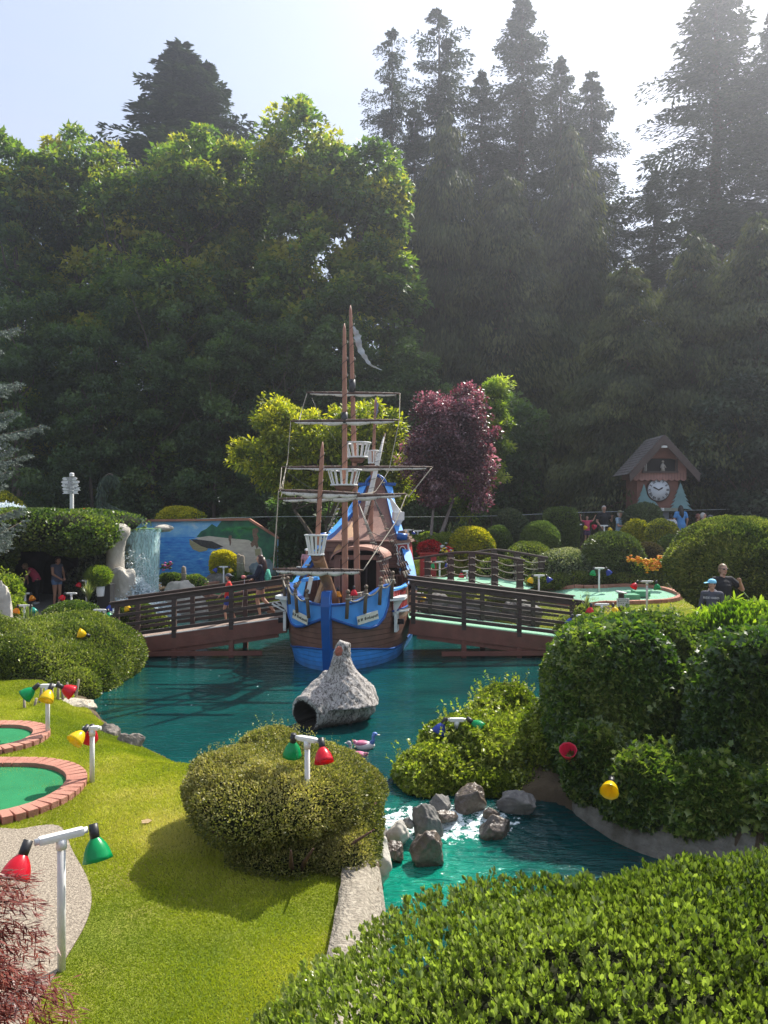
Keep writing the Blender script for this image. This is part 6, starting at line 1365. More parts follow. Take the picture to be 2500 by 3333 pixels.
# near
TS('clipped_hedge', 'big glossy green hedge filling the lower right corner', 'hedge',
   [dict(c=(.90, 2.15, 1.27), r=(1.60, .95, 1.20), pw=2.3, amp=.07, fr=3.6, seed=5), dict(c=(-.15, 2.08, .95), r=(.58, .58, 1.05), pw=2.2, amp=.05, fr=4, seed=6), dict(c=(2.1, 2.3, 1.12), r=(1.3, 1.0, 1.2), pw=2.3, amp=.05, fr=3, seed=7)],
   480000, .0190, .0102, M_FG, 'oval', zmin=.9, depth=.10, seed=40, out=.8, up=.55, sprouts=110, spl=.09, core=.86, cl=7, fuzz=.045, ff=8)
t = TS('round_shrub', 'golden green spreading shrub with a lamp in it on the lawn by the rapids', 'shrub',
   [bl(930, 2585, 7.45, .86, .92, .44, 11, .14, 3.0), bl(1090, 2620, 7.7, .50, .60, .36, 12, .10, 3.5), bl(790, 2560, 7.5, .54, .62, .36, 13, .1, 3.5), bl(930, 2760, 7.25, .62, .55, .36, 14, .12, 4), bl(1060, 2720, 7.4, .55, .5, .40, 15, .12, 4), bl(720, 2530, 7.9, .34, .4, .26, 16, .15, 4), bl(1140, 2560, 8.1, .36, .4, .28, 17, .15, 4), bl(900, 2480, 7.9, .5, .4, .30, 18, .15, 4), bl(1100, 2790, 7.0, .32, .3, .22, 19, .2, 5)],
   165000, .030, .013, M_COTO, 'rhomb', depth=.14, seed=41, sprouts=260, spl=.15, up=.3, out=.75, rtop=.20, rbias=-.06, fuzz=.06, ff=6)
q = MB(); rr = random.Random(4)
for i in range(16):
    a = rr.uniform(0, 6.28); x, y = -.85+.15*math.cos(a), 7.2+.15*math.sin(a); q.tube([(x, y, .2), (x+.35*math.cos(a), y+.3*math.sin(a)-.1, .55), (x+.7*math.cos(a), y+.6*math.sin(a)-.1, .8)], [.035, .022, .008], bark_red, 6)
o = q.build('stem', t); o.matrix_parent_inverse = Matrix.Identity(4)
TS('mound_shrub', 'broad low clipped shrub spilling over the left bank into the pond', 'shrub',
   [dict(c=(-7.05, 16.9, .35), r=(1.75, 1.9, .95), amp=.06, fr=2.0, seed=21), dict(c=(-8.9, 16.3, .50), r=(1.7, 1.5, .92), amp=.06, fr=2, seed=22), dict(c=(-6.45, 15.9, .15), r=(.95, 1.25, .85), amp=.08, fr=2, seed=23), dict(c=(-6.1, 14.95, .10), r=(.55, .5, .50), amp=.1, fr=2, seed=24), dict(c=(-7.6, 15.3, .4), r=(1.3, .7, .75), amp=.08, fr=2, seed=25)],
   115000, .052, .028, M_COTG, 'rhomb', zmin=-.02, depth=.09, seed=42, sprouts=200, spl=.16)
b_ = at(235, 2012, 20.3); TS('mound_shrub', 'small rounded green shrub in front of the grotto path', 'shrub', [dict(c=tuple(b_), r=(.80, .6, .42), amp=.08, fr=3, seed=26)], 14000, .055, .03, M_HEDGE, 'rhomb', seed=43)
TS('creeper_mound', 'bright sunlit creeper mound on the spit beside the rapids', 'shrub',
   [bl(1590, 2440, 10.8, 1.0, .8, .50, 31, .14, 3), bl(1650, 2340, 11.4, .55, .5, .55, 32, .16, 3), bl(1420, 2520, 10.3, .50, .5, .40, 33, .16, 3.5), bl(1740, 2450, 10.8, .55, .7, .60, 34, .14, 3), bl(1390, 2590, 10.0, .35, .35, .30, 35, .2, 4), bl(1600, 2570, 10.1, .95, .45, .32, 36, .14, 3)],
   62000, .060, .045, leaf_mat('creeper_leaf', [(.05, .08, .012), (.11, .15, .02), (.22, .26, .035), (.42, .42, .10)], .35, .32, .55, .2, (1.6, 1.9, .5), 1.2), 'ivy', depth=.16, seed=44, sprouts=260, spl=.30, zmin=.0)
TS('ivy_mound', 'tall ivy covered block left of the other ivy at the right bank', 'ivy',
   [bl(1985, 2330, 10.4, .83, .90, 1.32, 41, .07, 2.4, 2.8), bl(1990, 2590, 10.2, .84, .60, .50, 42, .12, 3), bl(1850, 2450, 10.7, .35, .5, .7, 43, .1, 3)],
   52000, .095, .085, M_IVY, 'ivy', depth=.10, seed=45, out=.9, up=-.1, hang=.25, sprouts=60, spl=.2, zmin=.1)
TS('ivy_mound', 'ivy covered block at the right picture edge over the bank wall', 'ivy',
   [bl(2500, 2450, 9.3, .93, .85, 1.48, 51, .07, 2.4, 2.8), bl(2380, 2680, 9.2, .75, .5, .60, 52, .12, 3), bl(2170, 2560, 10.0, .70, .5, .75, 53, .12, 3), dict(c=(2.60, 9.36, .52), r=(.42, .40, .50), amp=.20, fr=3, seed=54), dict(c=(3.10, 8.92, .40), r=(.52, .44, .38), amp=.20, fr=3, seed=55), dict(c=(3.72, 8.50, .44), r=(.60, .44, .42), amp=.20, fr=3, seed=56), dict(c=(4.65, 8.10, .5), r=(.8, .45, .5), amp=.18, fr=3, seed=57)],
   68000, .095, .085, M_IVY, 'ivy', depth=.10, seed=46, out=.9, up=-.1, hang=.25, sprouts=80, spl=.25, zmin=.13)
TS('leafy_hedge', 'sunlit mixed leaf hedge behind and between the two ivy blocks', 'hedge',
   [bl(2150, 2130, 12.8, .95, .8, .62, 61, .10, 3, 2.4), bl(2320, 2230, 12.3, .70, .7, .75, 62, .1, 3, 2.4), bl(2250, 2400, 11.6, .5, .6, .95, 63, .1, 3, 2.6), bl(1950, 2080, 13.2, .55, .6, .35, 64, .1, 3)],
   40000, .085, .060, M_HEDGE, 'oval', depth=.12, seed=47, sprouts=160, spl=.2)
TS('laurel_bush', 'upright bright laurel leaves at the right edge below the two standing people', 'shrub',
   [bl(2440, 2085, 12.6, .85, .7, .52, 71, .14, 3), bl(2330, 2080, 13.0, .5, .5, .35, 72, .14, 3)], 9000, .17, .052, M_RHO, 'oval', depth=.2, seed=48, out=.4, up=.9, jit=.6, sprouts=60, spl=.2)
# Japanese maple in the near left corner
mx_, my_ = -2.02, 3.35
t = thing('japanese_maple', 'lacy red Japanese maple reaching in at the lower left corner', 'shrub', (mx_, my_, gh(mx_, my_)))
r_ = np.random.default_rng(60); P_, T_, N_, L_2 = [], [], [], []
q = MB()
for i in range(120):
    a = r_.uniform(-1.5, 1.7); z0 = r_.uniform(.1, 1.55); l_ = r_.uniform(.35, .75)*(1-.25*z0/1.5); s0 = np.array([0, 0, z0*.8-.1]); d = np.array([math.cos(a), math.sin(a)*.8, 0]); n = 9
    tt = np.linspace(.1, 1, n); C = s0+d*tt[:, None]*l_+np.array([0, 0, 1])*((.30*tt-.42*tt**2)*l_)[:, None]
    if i % 3 == 0: q.tube([C[0]*.6, C[3], C[6], C[-1]], [.012, .007, .005, .002], bark_red, 4)
    for c in C:
        k = 20; lobes = rand_dirs(k, r_)*np.array([1, 1, .35]); P_.append(np.repeat(c[None], k, 0)+r_.normal(0, .022, (k, 3))); T_.append(unit(lobes+d*.9+np.array([0, 0, -.35]))); N_.append(rand_dirs(k, r_)*.4+np.array([0, 0, 1])); L_2.append(r_.uniform(.035, .075, k))
P_, T_, N_, L_2 = map(np.concatenate, (P_, T_, N_, L_2)); nn = len(P_)
V, F_, rv = leaves(P_, T_, N_, L_2, L_2*.13, 'rhomb', np.clip(r_.beta(2, 2, nn), 0, 1)); link('foliage', np_mesh('maple_foliage', V, F_, [M_RED], rv), t)
q.tube([(0, 0, -.2), (.03, 0, .5), (0, .03, 1.1), (.05, 0, 1.5)], [.04, .035, .02, .01], bark_red, 8); q.build('branches', t)

# beds and clipped shapes at the back right
GB = 'clipped shrubs in the back garden'
def back(label, px, top, bot, hwp, D, mat, n, ln, wd, seed, pw=2.0, shape='rhomb', amp=.05, name='clipped_shrub', ry=None, sprouts=0, extra=(), **k):
    yc = (top+bot)/2; rz = (bot-top)/2/2500*D; rx = hwp/2500*D
    bs = [bl(px, yc, D, rx, ry or rx, rz, seed, amp, 2.2, pw)]+[bl(*e) for e in extra]
    return TS(name, label, 'shrub', bs, n, ln, wd, mat, shape, seed=seed+300, group=GB, sprouts=sprouts, **k)
back('tall square clipped hedge block with a flat top', 1825, 1655, 1850, 50, 30, M_BOX, 14000, .085, .05, 1, pw=6, amp=.015)
back('wide dark shrub behind the clipped ball left of the square hedge', 1652, 1662, 1800, 68, 31.5, M_GRY, 11000, .11, .06, 2, amp=.1)
back('round clipped ball in front of the square hedge', 1757, 1698, 1830, 64, 28.5, M_BOX, 16000, .075, .04, 3)
back('bright yellow rounded shrub by the rope bridge', 1535, 1718, 1830, 66, 28, M_YEL, 9000, .12, .06, 4, amp=.10)
back('green clipped mound against the yellow rounded shrub', 1617, 1714, 1840, 50, 29, M_BOX, 12000, .075, .04, 5)
back('low spreading mound behind the rope bridge posts', 1722, 1768, 1870, 76, 26.8, M_COTG, 14000, .07, .035, 6, extra=[(1640, 1850, 25.8, .95, .5, .36, 66, .1, 2.5)])
back('pale variegated ground cover slope left of the large rhododendron', 1845, 1790, 1930, 110, 25.6, leaf_mat('variegated', [(.05, .08, .03), (.11, .14, .06), (.26, .27, .17), (.45, .44, .34)], .25, .4, .5, .2), 20000, .07, .05, 7, amp=.08)
back('large rhododendron above the marigold bed', 1992, 1738, 1890, 94, 25.2, leaf_mat('rhodo', [(.04, .065, .02), (.075, .105, .03), (.13, .16, .045)], .25, .35, .5, .15), 12000, .12, .04, 8, shape='oval', amp=.09)
back('loose yellow leaved shrub beside the man with the folded arms', 2068, 1695, 1800, 42, 28.2, M_YEL, 5000, .11, .06, 9, amp=.15)
back('yellow tipped shrub under the clock plaque', 2152, 1697, 1800, 54, 27.6, leaf_mat('tipped', [(.07, .10, .02), (.17, .19, .03), (.36, .34, .04), (.55, .48, .05)], .35, .4, .4, .25), 9000, .09, .05, 10, amp=.10)
back('grey green airy bush in front of the clock house', 2095, 1640, 1760, 60, 30.3, M_GRY, 8000, .13, .04, 11, amp=.13)
back('dark reddish low shrub behind the marigolds', 2112, 1772, 1850, 46, 26, leaf_mat('reddish', [(.04, .035, .02), (.08, .06, .03), (.12, .10, .05)], .2, .5, .3, .2), 5000, .09, .04, 12, amp=.1)
back('small green clipped shrub left of the giant round one', 2187, 1742, 1840, 46, 26.3, M_BOX, 8000, .07, .04, 13)
back('giant round clipped pine bush at the right behind the two standing people', 2402, 1688, 1990, 226, 18.6, M_BALL, 95000, .095, .035, 14, amp=.04, ry=1.6, pw=1.95, out=.9)
TS('low_hedge', 'low clipped hedge strip along the far side of the faded green carpet', 'hedge',
   [bl(1760+i*62, 1893+(-4 if i in (2, 3, 4) else 0)-i, 24.6, .48, .35, .24, 90+i, .06, 3) for i in range(7)], 19000, .06, .035, M_COTG, 'rhomb', seed=391)
TS('low_hedge', 'shaded planting under the large rhododendron edge', 'hedge', [bl(1960, 1872, 25.0, 1.1, .4, .28, 98, .08, 3), bl(2090, 1868, 25.2, .9, .4, .22, 99, .08, 3)], 6000, .08, .04, M_GRY, 'rhomb', seed=392)
# flowers
def flowers(name, label, lst, n, s, mats_, seed, flat=.35):
    r = np.random.default_rng(seed); P, M_ = [], []
    for (px, py, D, rx, ry) in lst:
        k = n//len(lst); p = at(px, py, D); a = r.uniform(0, 6.28, k); q_ = r.uniform(0, 1, k)**.5; P.append(np.stack([p.x+rx*q_*np.cos(a), p.y+ry*q_*np.sin(a), p.z+r.normal(0, .05, k)], 1))
    P = np.concatenate(P); Vs, Fs, mi = [], [], []; base = 0
    iv, jf = ico(1)
    for i, p in enumerate(P):
        ss = s*r.uniform(.6, 1.25); v = iv*np.array([ss, ss, ss*.55])*(1+.25*r.normal(size=(len(iv), 1)))+p; Vs.append(v); Fs.append(jf+base); base += len(v); mi.append(np.full(len(jf), r.integers(len(mats_))))
    return tag(link(name, np_mesh(name, np.concatenate(Vs), Fs, mats_, np.zeros(base), matidx=np.concatenate(mi))), label, 'flowers', kind='stuff')
f_or = plain('petal_orange', (.75, .26, .01), .7, .2, 9); f_ye = plain('petal_yellow', (.80, .55, .02), .7, .15, 9); f_wh = plain('petal_white', (.7, .7, .66), .7, .1, 9); f_re = plain('petal_red', (.55, .03, .02), .7, .2, 9); f_pi = plain('petal_pink', (.62, .12, .32), .7, .2, 9); f_gr = plain('leaf_lump', (.06, .11, .02), .8, .3, 9)
flowers('marigold_flowers', 'orange and yellow marigolds under the reddish shrub', [(2070, 1822, 23.9, .30, .15), (2105, 1828, 23.9, .35, .15), (2140, 1834, 23.9, .30, .15), (2120, 1845, 23.8, .25, .1), (2160, 1818, 24.0, .2, .15)], 300, .045, [f_or, f_or, f_ye, f_ye, f_or], 1)
flowers('mixed_flowers', 'red, white and yellow flowers around the foot of the plum tree', [(1330, 1762, 28.5, .5, .4), (1300, 1770, 28, .4, .4), (1440, 1752, 29, .6, .3), (1475, 1768, 28.6, .45, .3), (1400, 1785, 28, .4, .3), (1430, 1790, 27.5, .5, .3)], 520, .065, [f_re, f_wh, f_ye, f_gr, f_gr, f_re], 2)
flowers('bed_flowers', 'small white and pink bedding flowers behind the low clipped hedge', [(1985, 1872, 24.9, .5, .2), (2060, 1868, 24.9, .5, .2), (1900, 1880, 25, .4, .2)], 60, .04, [f_wh, f_pi, f_gr], 3)
flowers('pond_flowers', 'pink flowers beside the waterfall rocks', [(545, 1838, 30, .22, .15), (540, 1850, 30, .25, .15)], 40, .06, [f_pi, f_gr, f_gr], 4)
TS('flower_bush', 'yellow flowering bush in front of the painted beach', 'shrub', [bl(728, 1838, 31.5, .62, .5, .55, 120, .15, 3)], 6000, .085, .06, M_YEL, 'rhomb', seed=394, rbias=.15)
TS('leafy_plants', 'leafy green plants around the foot of the plum tree', 'shrub', [bl(1450, 1770, 28.8, .55, .4, .38, 121, .2, 3), bl(1330, 1778, 28.6, .6, .4, .34, 122, .2, 3), bl(1400, 1765, 29.8, .5, .4, .3, 123, .2, 3)], 7000, .10, .06, M_LIME, 'oval', seed=395)
TS('bedding_plants', 'low green plants on the bank under the mural', 'shrub', [bl(620, 1895, 30.2, .6, .35, .22, 124, .2, 3), bl(560, 1888, 30.2, .5, .35, .25, 125, .2, 3), bl(780, 1878, 31.3, .6, .3, .2, 126, .2, 3)], 6000, .08, .05, M_HEDGE, 'rhomb', seed=396)
TS('dome_bush', 'yellow green dome shaped bush above the mural wall', 'shrub', [bl(588, 1690, 35.5, 1.15, .8, .5, 127, .1, 3)], 9000, .12, .07, M_YEL, 'oval', seed=397)
TS('dome_bush', 'yellow green bush above the fountain at the left edge', 'shrub', [bl(-10, 1660, 32, 1.1, .8, .75, 128, .1, 3)], 8000, .12, .07, M_YEL, 'oval', seed=398)
TS('leafy_shrub', 'yellow green leafy shrub at the left edge behind the spiky plant', 'shrub', [bl(15, 1930, 21.5, .45, .4, .42, 129, .25, 3), bl(30, 1990, 21, .40, .4, .35, 130, .2, 3)], 3500, .13, .05, M_LIME, 'oval', seed=399, sprouts=30, spl=.35)
TS('low_shrub', 'shaded low shrub behind the left end of the left bridge', 'shrub', [bl(440, 2010, 21.8, .55, .5, .45, 131, .1, 3), bl(500, 2040, 22.3, .55, .4, .3, 132, .1, 3)], 9000, .07, .04, M_COTG, 'rhomb', seed=400)
TS('grotto_shrub', 'fern like pale shrub on the black planter beside the waterfall column', 'shrub', [bl(322, 1880, 24.8, .38, .35, .26, 133, .2, 3)], 3500, .13, .03, M_LIME, 'blade', seed=401, out=.6)
TS('bank_shrub', 'small dark shrub at the right end of the right bridge', 'shrub', [bl(1850, 2060, 19.5, .4, .35, .35, 134, .15, 3), bl(1905, 2020, 18.8, .3, .3, .35, 135, .15, 3)], 5000, .07, .04, M_COTG, 'rhomb', seed=402, sprouts=20, spl=.4)
q = MB(); q.box((0, 0, 0), (.42, .45, .8), plain('black_planter', (.02, .02, .022), .6), bevel=.02); o = q.build('planter'); o.location = at(345, 1930, 25.0)-Vector((0, 0, .1)); tag(o, 'black planter box beside the waterfall column', 'planter')
q = MB(); q.lathe([(.11, -.16), (.14, .16), (.12, .16), (.10, 0), (0, 0)], white_p, seg=16); o = q.build('flower_pot'); o.location = at(327, 1925, 24.7); tag(o, 'white hanging flower pot under the fern like shrub', 'pot')
q = MB(); q.box((0, 0, .2), (.55, .5, .9), plain('red_planter_paint', (.42, .03, .03), .5, .1), bevel=.02); q.box((0, 0, .67), (.65, .6, .06), MATS['red_planter_paint'], bevel=.01)
o = q.build('planter'); p = at(1393, 1835, 26.5); o.location = (p.x, p.y, p.z-.3); tag(o, 'bright red planter box below the plum tree', 'planter')
TS('red_plant', 'red leaved plants in the red planter box', 'shrub', [dict(c=(p.x, p.y, p.z+.52), r=(.36, .30, .22), amp=.3, fr=5, seed=136)], 1100, .11, .06, leaf_mat('coleus', [(.20, .01, .01), (.45, .02, .03), (.6, .05, .04)], .4, .4, .4, .2, (1.6, .6, .5)), 'oval', seed=403)
TS('bed_foliage', 'dark green leaves of the marigold bed', 'plants', [bl(2090, 1850, 24.4, .55, .3, .20, 140, .15, 3), bl(2150, 1845, 24.6, .5, .3, .22, 141, .15, 3)], 4000, .07, .04, M_HEDGE, 'rhomb', seed=404)
# spiky plants
def spiky(name, label, px, py, D, n, h, spread, seed, wd=.03, mat=None, droop=.9):
    r = np.random.default_rng(seed); base = at(px, py, D); V, F_, rn = [], [], []; k = 0
    for i in range(n):
        a = r.uniform(0, 6.28); ln = h*r.uniform(.6, 1.1); sp = spread*r.uniform(.1, 1); m = 7; t_ = np.linspace(0, 1, m); d = np.array([math.cos(a), math.sin(a), 0]); sd_ = np.array([-d[1], d[0], 0])
        C = np.array([0, 0, 1])*(ln*(t_-droop*sp*t_**2.4))[:, None]+d*(sp*ln*t_**1.4)[:, None]; w = wd*(1-t_**2)*.5+.001
        for j in range(m): V += [C[j]-sd_*w[j], C[j]+sd_*w[j]]
        F_ += [[k+2*j, k+2*j+1, k+2*j+3, k+2*j+2] for j in range(m-1)]; rn += [r.uniform(0, 1)]*(2*m); k += 2*m
    o = link(name, np_mesh(name, np.array(V), np.array(F_), [mat or M_SPK], np.array(rn))); o.location = base; return tag(o, label, 'plant')
spiky('spiky_plant', 'striped yucca like plant on the left of the low mound, upright leaves', 92, 2075, 18.2, 90, .85, .55, 1, .05)
spiky('spiky_plant', 'cream edged spiky plant flopping at the left picture edge', 30, 2085, 17.6, 70, .55, 1.1, 2, .05, leaf_mat('cream_blade', [(.14, .16, .06), (.32, .32, .16), (.52, .50, .32)], .25, .4, .4, .1))
spiky('spiky_plant', 'cream edged drooping blades right of the upright yucca like plant', 150, 2060, 18.0, 60, .6, 1.2, 3, .045, MATS['cream_blade'])
spiky('grass_clump', 'tall green iris clump below the fern like shrub', 288, 1965, 23.5, 130, .75, .4, 4, .035)
for i, (px, D) in enumerate(((1465, 30.5), (1520, 30.8), (1490, 31))): spiky('iris_leaves', ['left iris clump behind the rope bridge', 'right iris clump behind the yellow rounded shrub', 'middle iris clump under the pale slender tree'][i], px, 1745, D, 70, .6, .5, 7+i, .04)
spiky('spiky_plant', 'small spiky plant at the end of the right bridge', 1910, 1990, 18.4, 40, .5, .6, 12, .02)
# weeping conifer above the ledge
wx = at(340, 1680, 31.5); t = thing('weeping_conifer', 'small grey green weeping conifer above the ivy roof', 'tree', wx)
r_ = np.random.default_rng(5); C = []; 
lead = bez([(0, 0, 0), (-.12, 0, .6), (-.10, 0, 1.2), (.05, 0, 1.62), (.28, 0, 1.72), (.42, 0, 1.5)], 6)
P_, T_ = [], []
for i, c in enumerate(lead):
    for k in range(90): d = rand_dirs(1, r_)[0]*np.array([1, 1, .3]); l_ = r_.uniform(0, .22); P_.append(np.array(c)+d*l_+np.array([0, 0, -.25*r_.uniform(0, 1)])); T_.append(d*.3+np.array([0, 0, -1.]))
for k in range(5200): a = r_.uniform(0, 6.28); q_ = r_.uniform(0, 1)**.6; P_.append(np.array([q_*1.5*math.cos(a)+.1, q_*.8*math.sin(a), .62*(1-q_)**1.3-.1+r_.uniform(-.1, .05)])); T_.append(np.array([math.cos(a)*.6, math.sin(a)*.6, -.7])+rand_dirs(1, r_)[0]*.3)
P_, T_ = np.array(P_), np.array(T_); n = len(P_); V, F_, rv = leaves(P_, T_, rand_dirs(n, r_)+np.array([0, 0, .6]), .20*r_.uniform(.6, 1.2, n), .035, 'rhomb', r_.uniform(0, 1, n)); link('crown', np_mesh('weeping_crown', V, F_, [leaf_mat('weeping_needle', [(.03, .055, .04), (.06, .095, .065), (.11, .15, .10)], .15, .6, .3, .15)], rv), t)
q = MB(); q.tube([p-Vector((0, 0, .0)) for p in lead], [.07*(1-i/len(lead))+.015 for i in range(len(lead))], bark, 6); q.build('trunk', t)
# blue spruce at the left edge
sx = (-185-1250)/2500*21.5; g0 = gh(sx, 21.5); t = thing('blue_spruce', 'pale blue spruce boughs reaching in at the left picture edge', 'tree', (sx, 21.5, g0))
r_ = np.random.default_rng(9); P_, T_, N_, rn = [], [], [], []; q = MB()
def bough(z, a, ln, rise):
    d = np.array([math.cos(a), math.sin(a), 0]); sd_ = np.array([-d[1], d[0], 0]); m = 12; t_ = np.linspace(.15, 1, m); C = np.array([0, 0, z])+d*(ln*t_)[:, None]+np.array([0, 0, 1])*(ln*(rise*t_**2.2-.12*t_))[:, None]
    q.tube([C[0], C[5], C[-1]], [.04, .02, .008], bark, 5)
    for j in range(m):
        for s in (-1, 1):
            for u in range(3):
                L_ = ln*.30*(1.1-t_[j])+.16; e = d*.75+sd_*s*.8+np.array([0, 0, r_.uniform(-.35, .1)]); e /= np.linalg.norm(e); L_ *= r_.uniform(.5, 1.1); k = int(34*L_/.3)
                f = r_.uniform(0, 1, k)[:, None]; p = C[j]+e*L_*f; P_.append(p); T_.append(e*.8+rand_dirs(k, r_)*.9); N_.append(rand_dirs(k, r_)); rn.append(np.clip(.3+.6*f[:, 0]+r_.normal(0, .15, k), 0, 1))
for i in range(64):
    z = 1.8+10.5*i/64; ln = 2.7*(1-z/13.5)+.25; bough(z, r_.uniform(-1.9, 1.9) if i % 5 else r_.uniform(0, 6.28), ln*r_.uniform(.5, 1.05), r_.uniform(.12, .4))
for (px, py, L_) in ((112, 1385, 2.5), (60, 1250, 2.0), (30, 1060, 1.7), (66, 1480, 2.1)):
    tip = at(px, py, 21.3); ln = tip.x-sx; bough(tip.z-g0-ln*.1, r_.uniform(-.15, .15), ln, .22)
P_, T_, N_, rn = map(np.concatenate, (P_, T_, N_, rn)); n = len(P_); V, F_, rv = leaves(P_, T_, N_, .075*r_.uniform(.6, 1.3, n), .020, 'rhomb', rn); link('crown', np_mesh('spruce_crown', V, F_, [M_BSP], rv), t)
q.tube([(0, 0, -.3), (0, 0, 6), (0, 0, 13)], [.22, .14, .02], bark, 10); q.build('trunk', t)
# ================================================================ lamps
def shade_mat(name, col):
    m, nt, b = new_mat(name); l = nt.links.new
    b.inputs['Base Color'].default_value = (*col, 1); b.inputs['Roughness'].default_value = .28; b.inputs['Coat Weight'].default_value = .3
    t = N(nt, 'ShaderNodeBsdfTranslucent'); t.inputs['Color'].default_value = (*[min(1, c*1.25) for c in col], 1); ms = N(nt, 'ShaderNodeMixShader'); ms.inputs[0].default_value = .45
    l(b.outputs[0], ms.inputs[1]); l(t.outputs[0], ms.inputs[2]); l(ms.outputs[0], nt.nodes['Material Output'].inputs['Surface']); return m
SH = {'red': shade_mat('shade_red', (.72, .012, .035)), 'green': shade_mat('shade_green', (.0, .42, .13)), 'yellow': shade_mat('shade_yellow', (.90, .66, .01)), 'orange': shade_mat('shade_orange', (.90, .38, .01)),
      'blue': shade_mat('shade_blue', (.03, .07, .42)), 'teal': shade_mat('shade_teal', (.02, .42, .34)), 'pink': shade_mat('shade_pink', (.75, .05, .12))}
sock = plain('socket_black', (.022, .021, .022), .45, .1, 8)
def lampshade(parent, col, p, d, s=1.0):
    """socket and tulip shade at p pointing along d"""
    d = Vector(d).normalized(); M = d.to_track_quat('Z', 'Y').to_matrix().to_4x4()
    q = MB(); prof = [(.032, .035), (.050, .055), (.070, .085), (.085, .12), (.094, .155), (.103, .185)]; pr = [(r*s, z*s) for r, z in prof]
    q.lathe(pr+[((r-.003)*s, z*s) for r, z in prof[::-1]], SH[col], p, M, 28, wob=lambda a, i: 1+(.025*math.cos(9*a) if i in (5, 6) else 0)); o = q.build('lamp_shade', parent)
    q = MB(); q.lathe([(0, -.060*s), (.031*s, -.060*s), (.033*s, .0), (.032*s, .042*s), (0, .045*s)], sock, p, M, 16); q.build('socket', o); return o
def lamp(label, base, h, shades, yaw=0, w=.26, s=1.0, group='coloured path lamps', bury=.05, bar=True):
    """shades: (colour, offset along the bar, direction)"""
    t = thing('path_lamp', label, 'lamp', base, yaw, group)
    q = MB(); q.tube([(0, 0, -bury), (0, 0, h-.02)], .028*s, white_w, 14); q.tube([(0, 0, h-.06), (0, 0, h+.01)], .036*s, white_p, 14); q.build('post', t)
    if bar:
        q = MB(); q.box((0, 0, h+.028*s), (w*s, .062*s, .055*s), white_p, bevel=.022*s); q.tube([(-w*s*.5-.025, 0, h+.028*s), (w*s*.5+.025, 0, h+.028*s)], .022*s, white_p, 10); q.build('crossbar', t)
    for c, off, d in shades: lampshade(t, c, Vector((off*s, 0, h+.028*s))+Vector(d).normalized()*.05*s+Vector((0, 0, .02)), d, s)
    return t
def px_base(px, py_top, D, h):   # base so that the bar sits at the pixel
    p = at(px, py_top, D); return Vector((p.x, p.y, p.z-h))
p = ray(200, 3165); hh = at(185, 2735, p.y).z-p.z
lamp('near white lamp post with a red shade hanging left and a green one right', p, hh, [('red', -.215, (-.42, -.25, -.85)), ('green', .215, (.05, -.30, -1))], R(38), .30, 1.02)
p = ray(300, 2553); hh = at(302, 2378, p.y).z-p.z
lamp('lamp post on the lawn with a yellow shade in front of a red one', p, hh, [('yellow', -.05, (-.45, -.75, -.62)), ('red', .0, (-.35, .55, -.75))], 0, .16, 1.0)
p = ray(155, 2400); hh = at(152, 2240, p.y).z-p.z
lamp('lamp post with green, yellow and red shades beside the farther brick edge', p, hh, [('green', -.12, (-.75, -.2, -.65)), ('yellow', .06, (-.1, -.6, -.8)), ('red', .13, (.7, .4, -.55))], 0, .18, 1.05)
p = px_base(1000, 2415, 6.95, .75)
lamp('lamp rising from the golden shrub with a green and a red shade', p, .75, [('green', -.17, (-.15, .1, -1)), ('red', .17, (.38, -.35, -.85))], R(-28), .22, .88, bury=.3)
p = px_base(1487, 2350, 10.48, .6)
lamp('lamp half buried in the creeper mound with green and blue shades', p, .6, [('green', .14, (.75, -.2, -.5)), ('blue', -.15, (-.5, -.2, -.85))], 0, .2, 1.0)
for col, px, py, D, d, lab in (('pink', 1850, 2470, 9.15, (-.15, -.55, .7), 'red lamp shade poking out of the tall ivy block'), ('yellow', 1990, 2542, 8.5, (-.35, -.8, -.35), 'yellow lamp shade hanging out of the ivy above the bank wall'), ('yellow', 285, 2068, 15.9, (-.6, -.35, .25), 'yellow lamp shade lying on the low mound at the left bank')):
    o = lampshade(None, col, Vector((0, 0, 0)), d, 1.0); o.location = at(px, py, D); tag(o, lab, 'lamp shade')
dn = lambda x, y=-.2: (x, y, -.9)
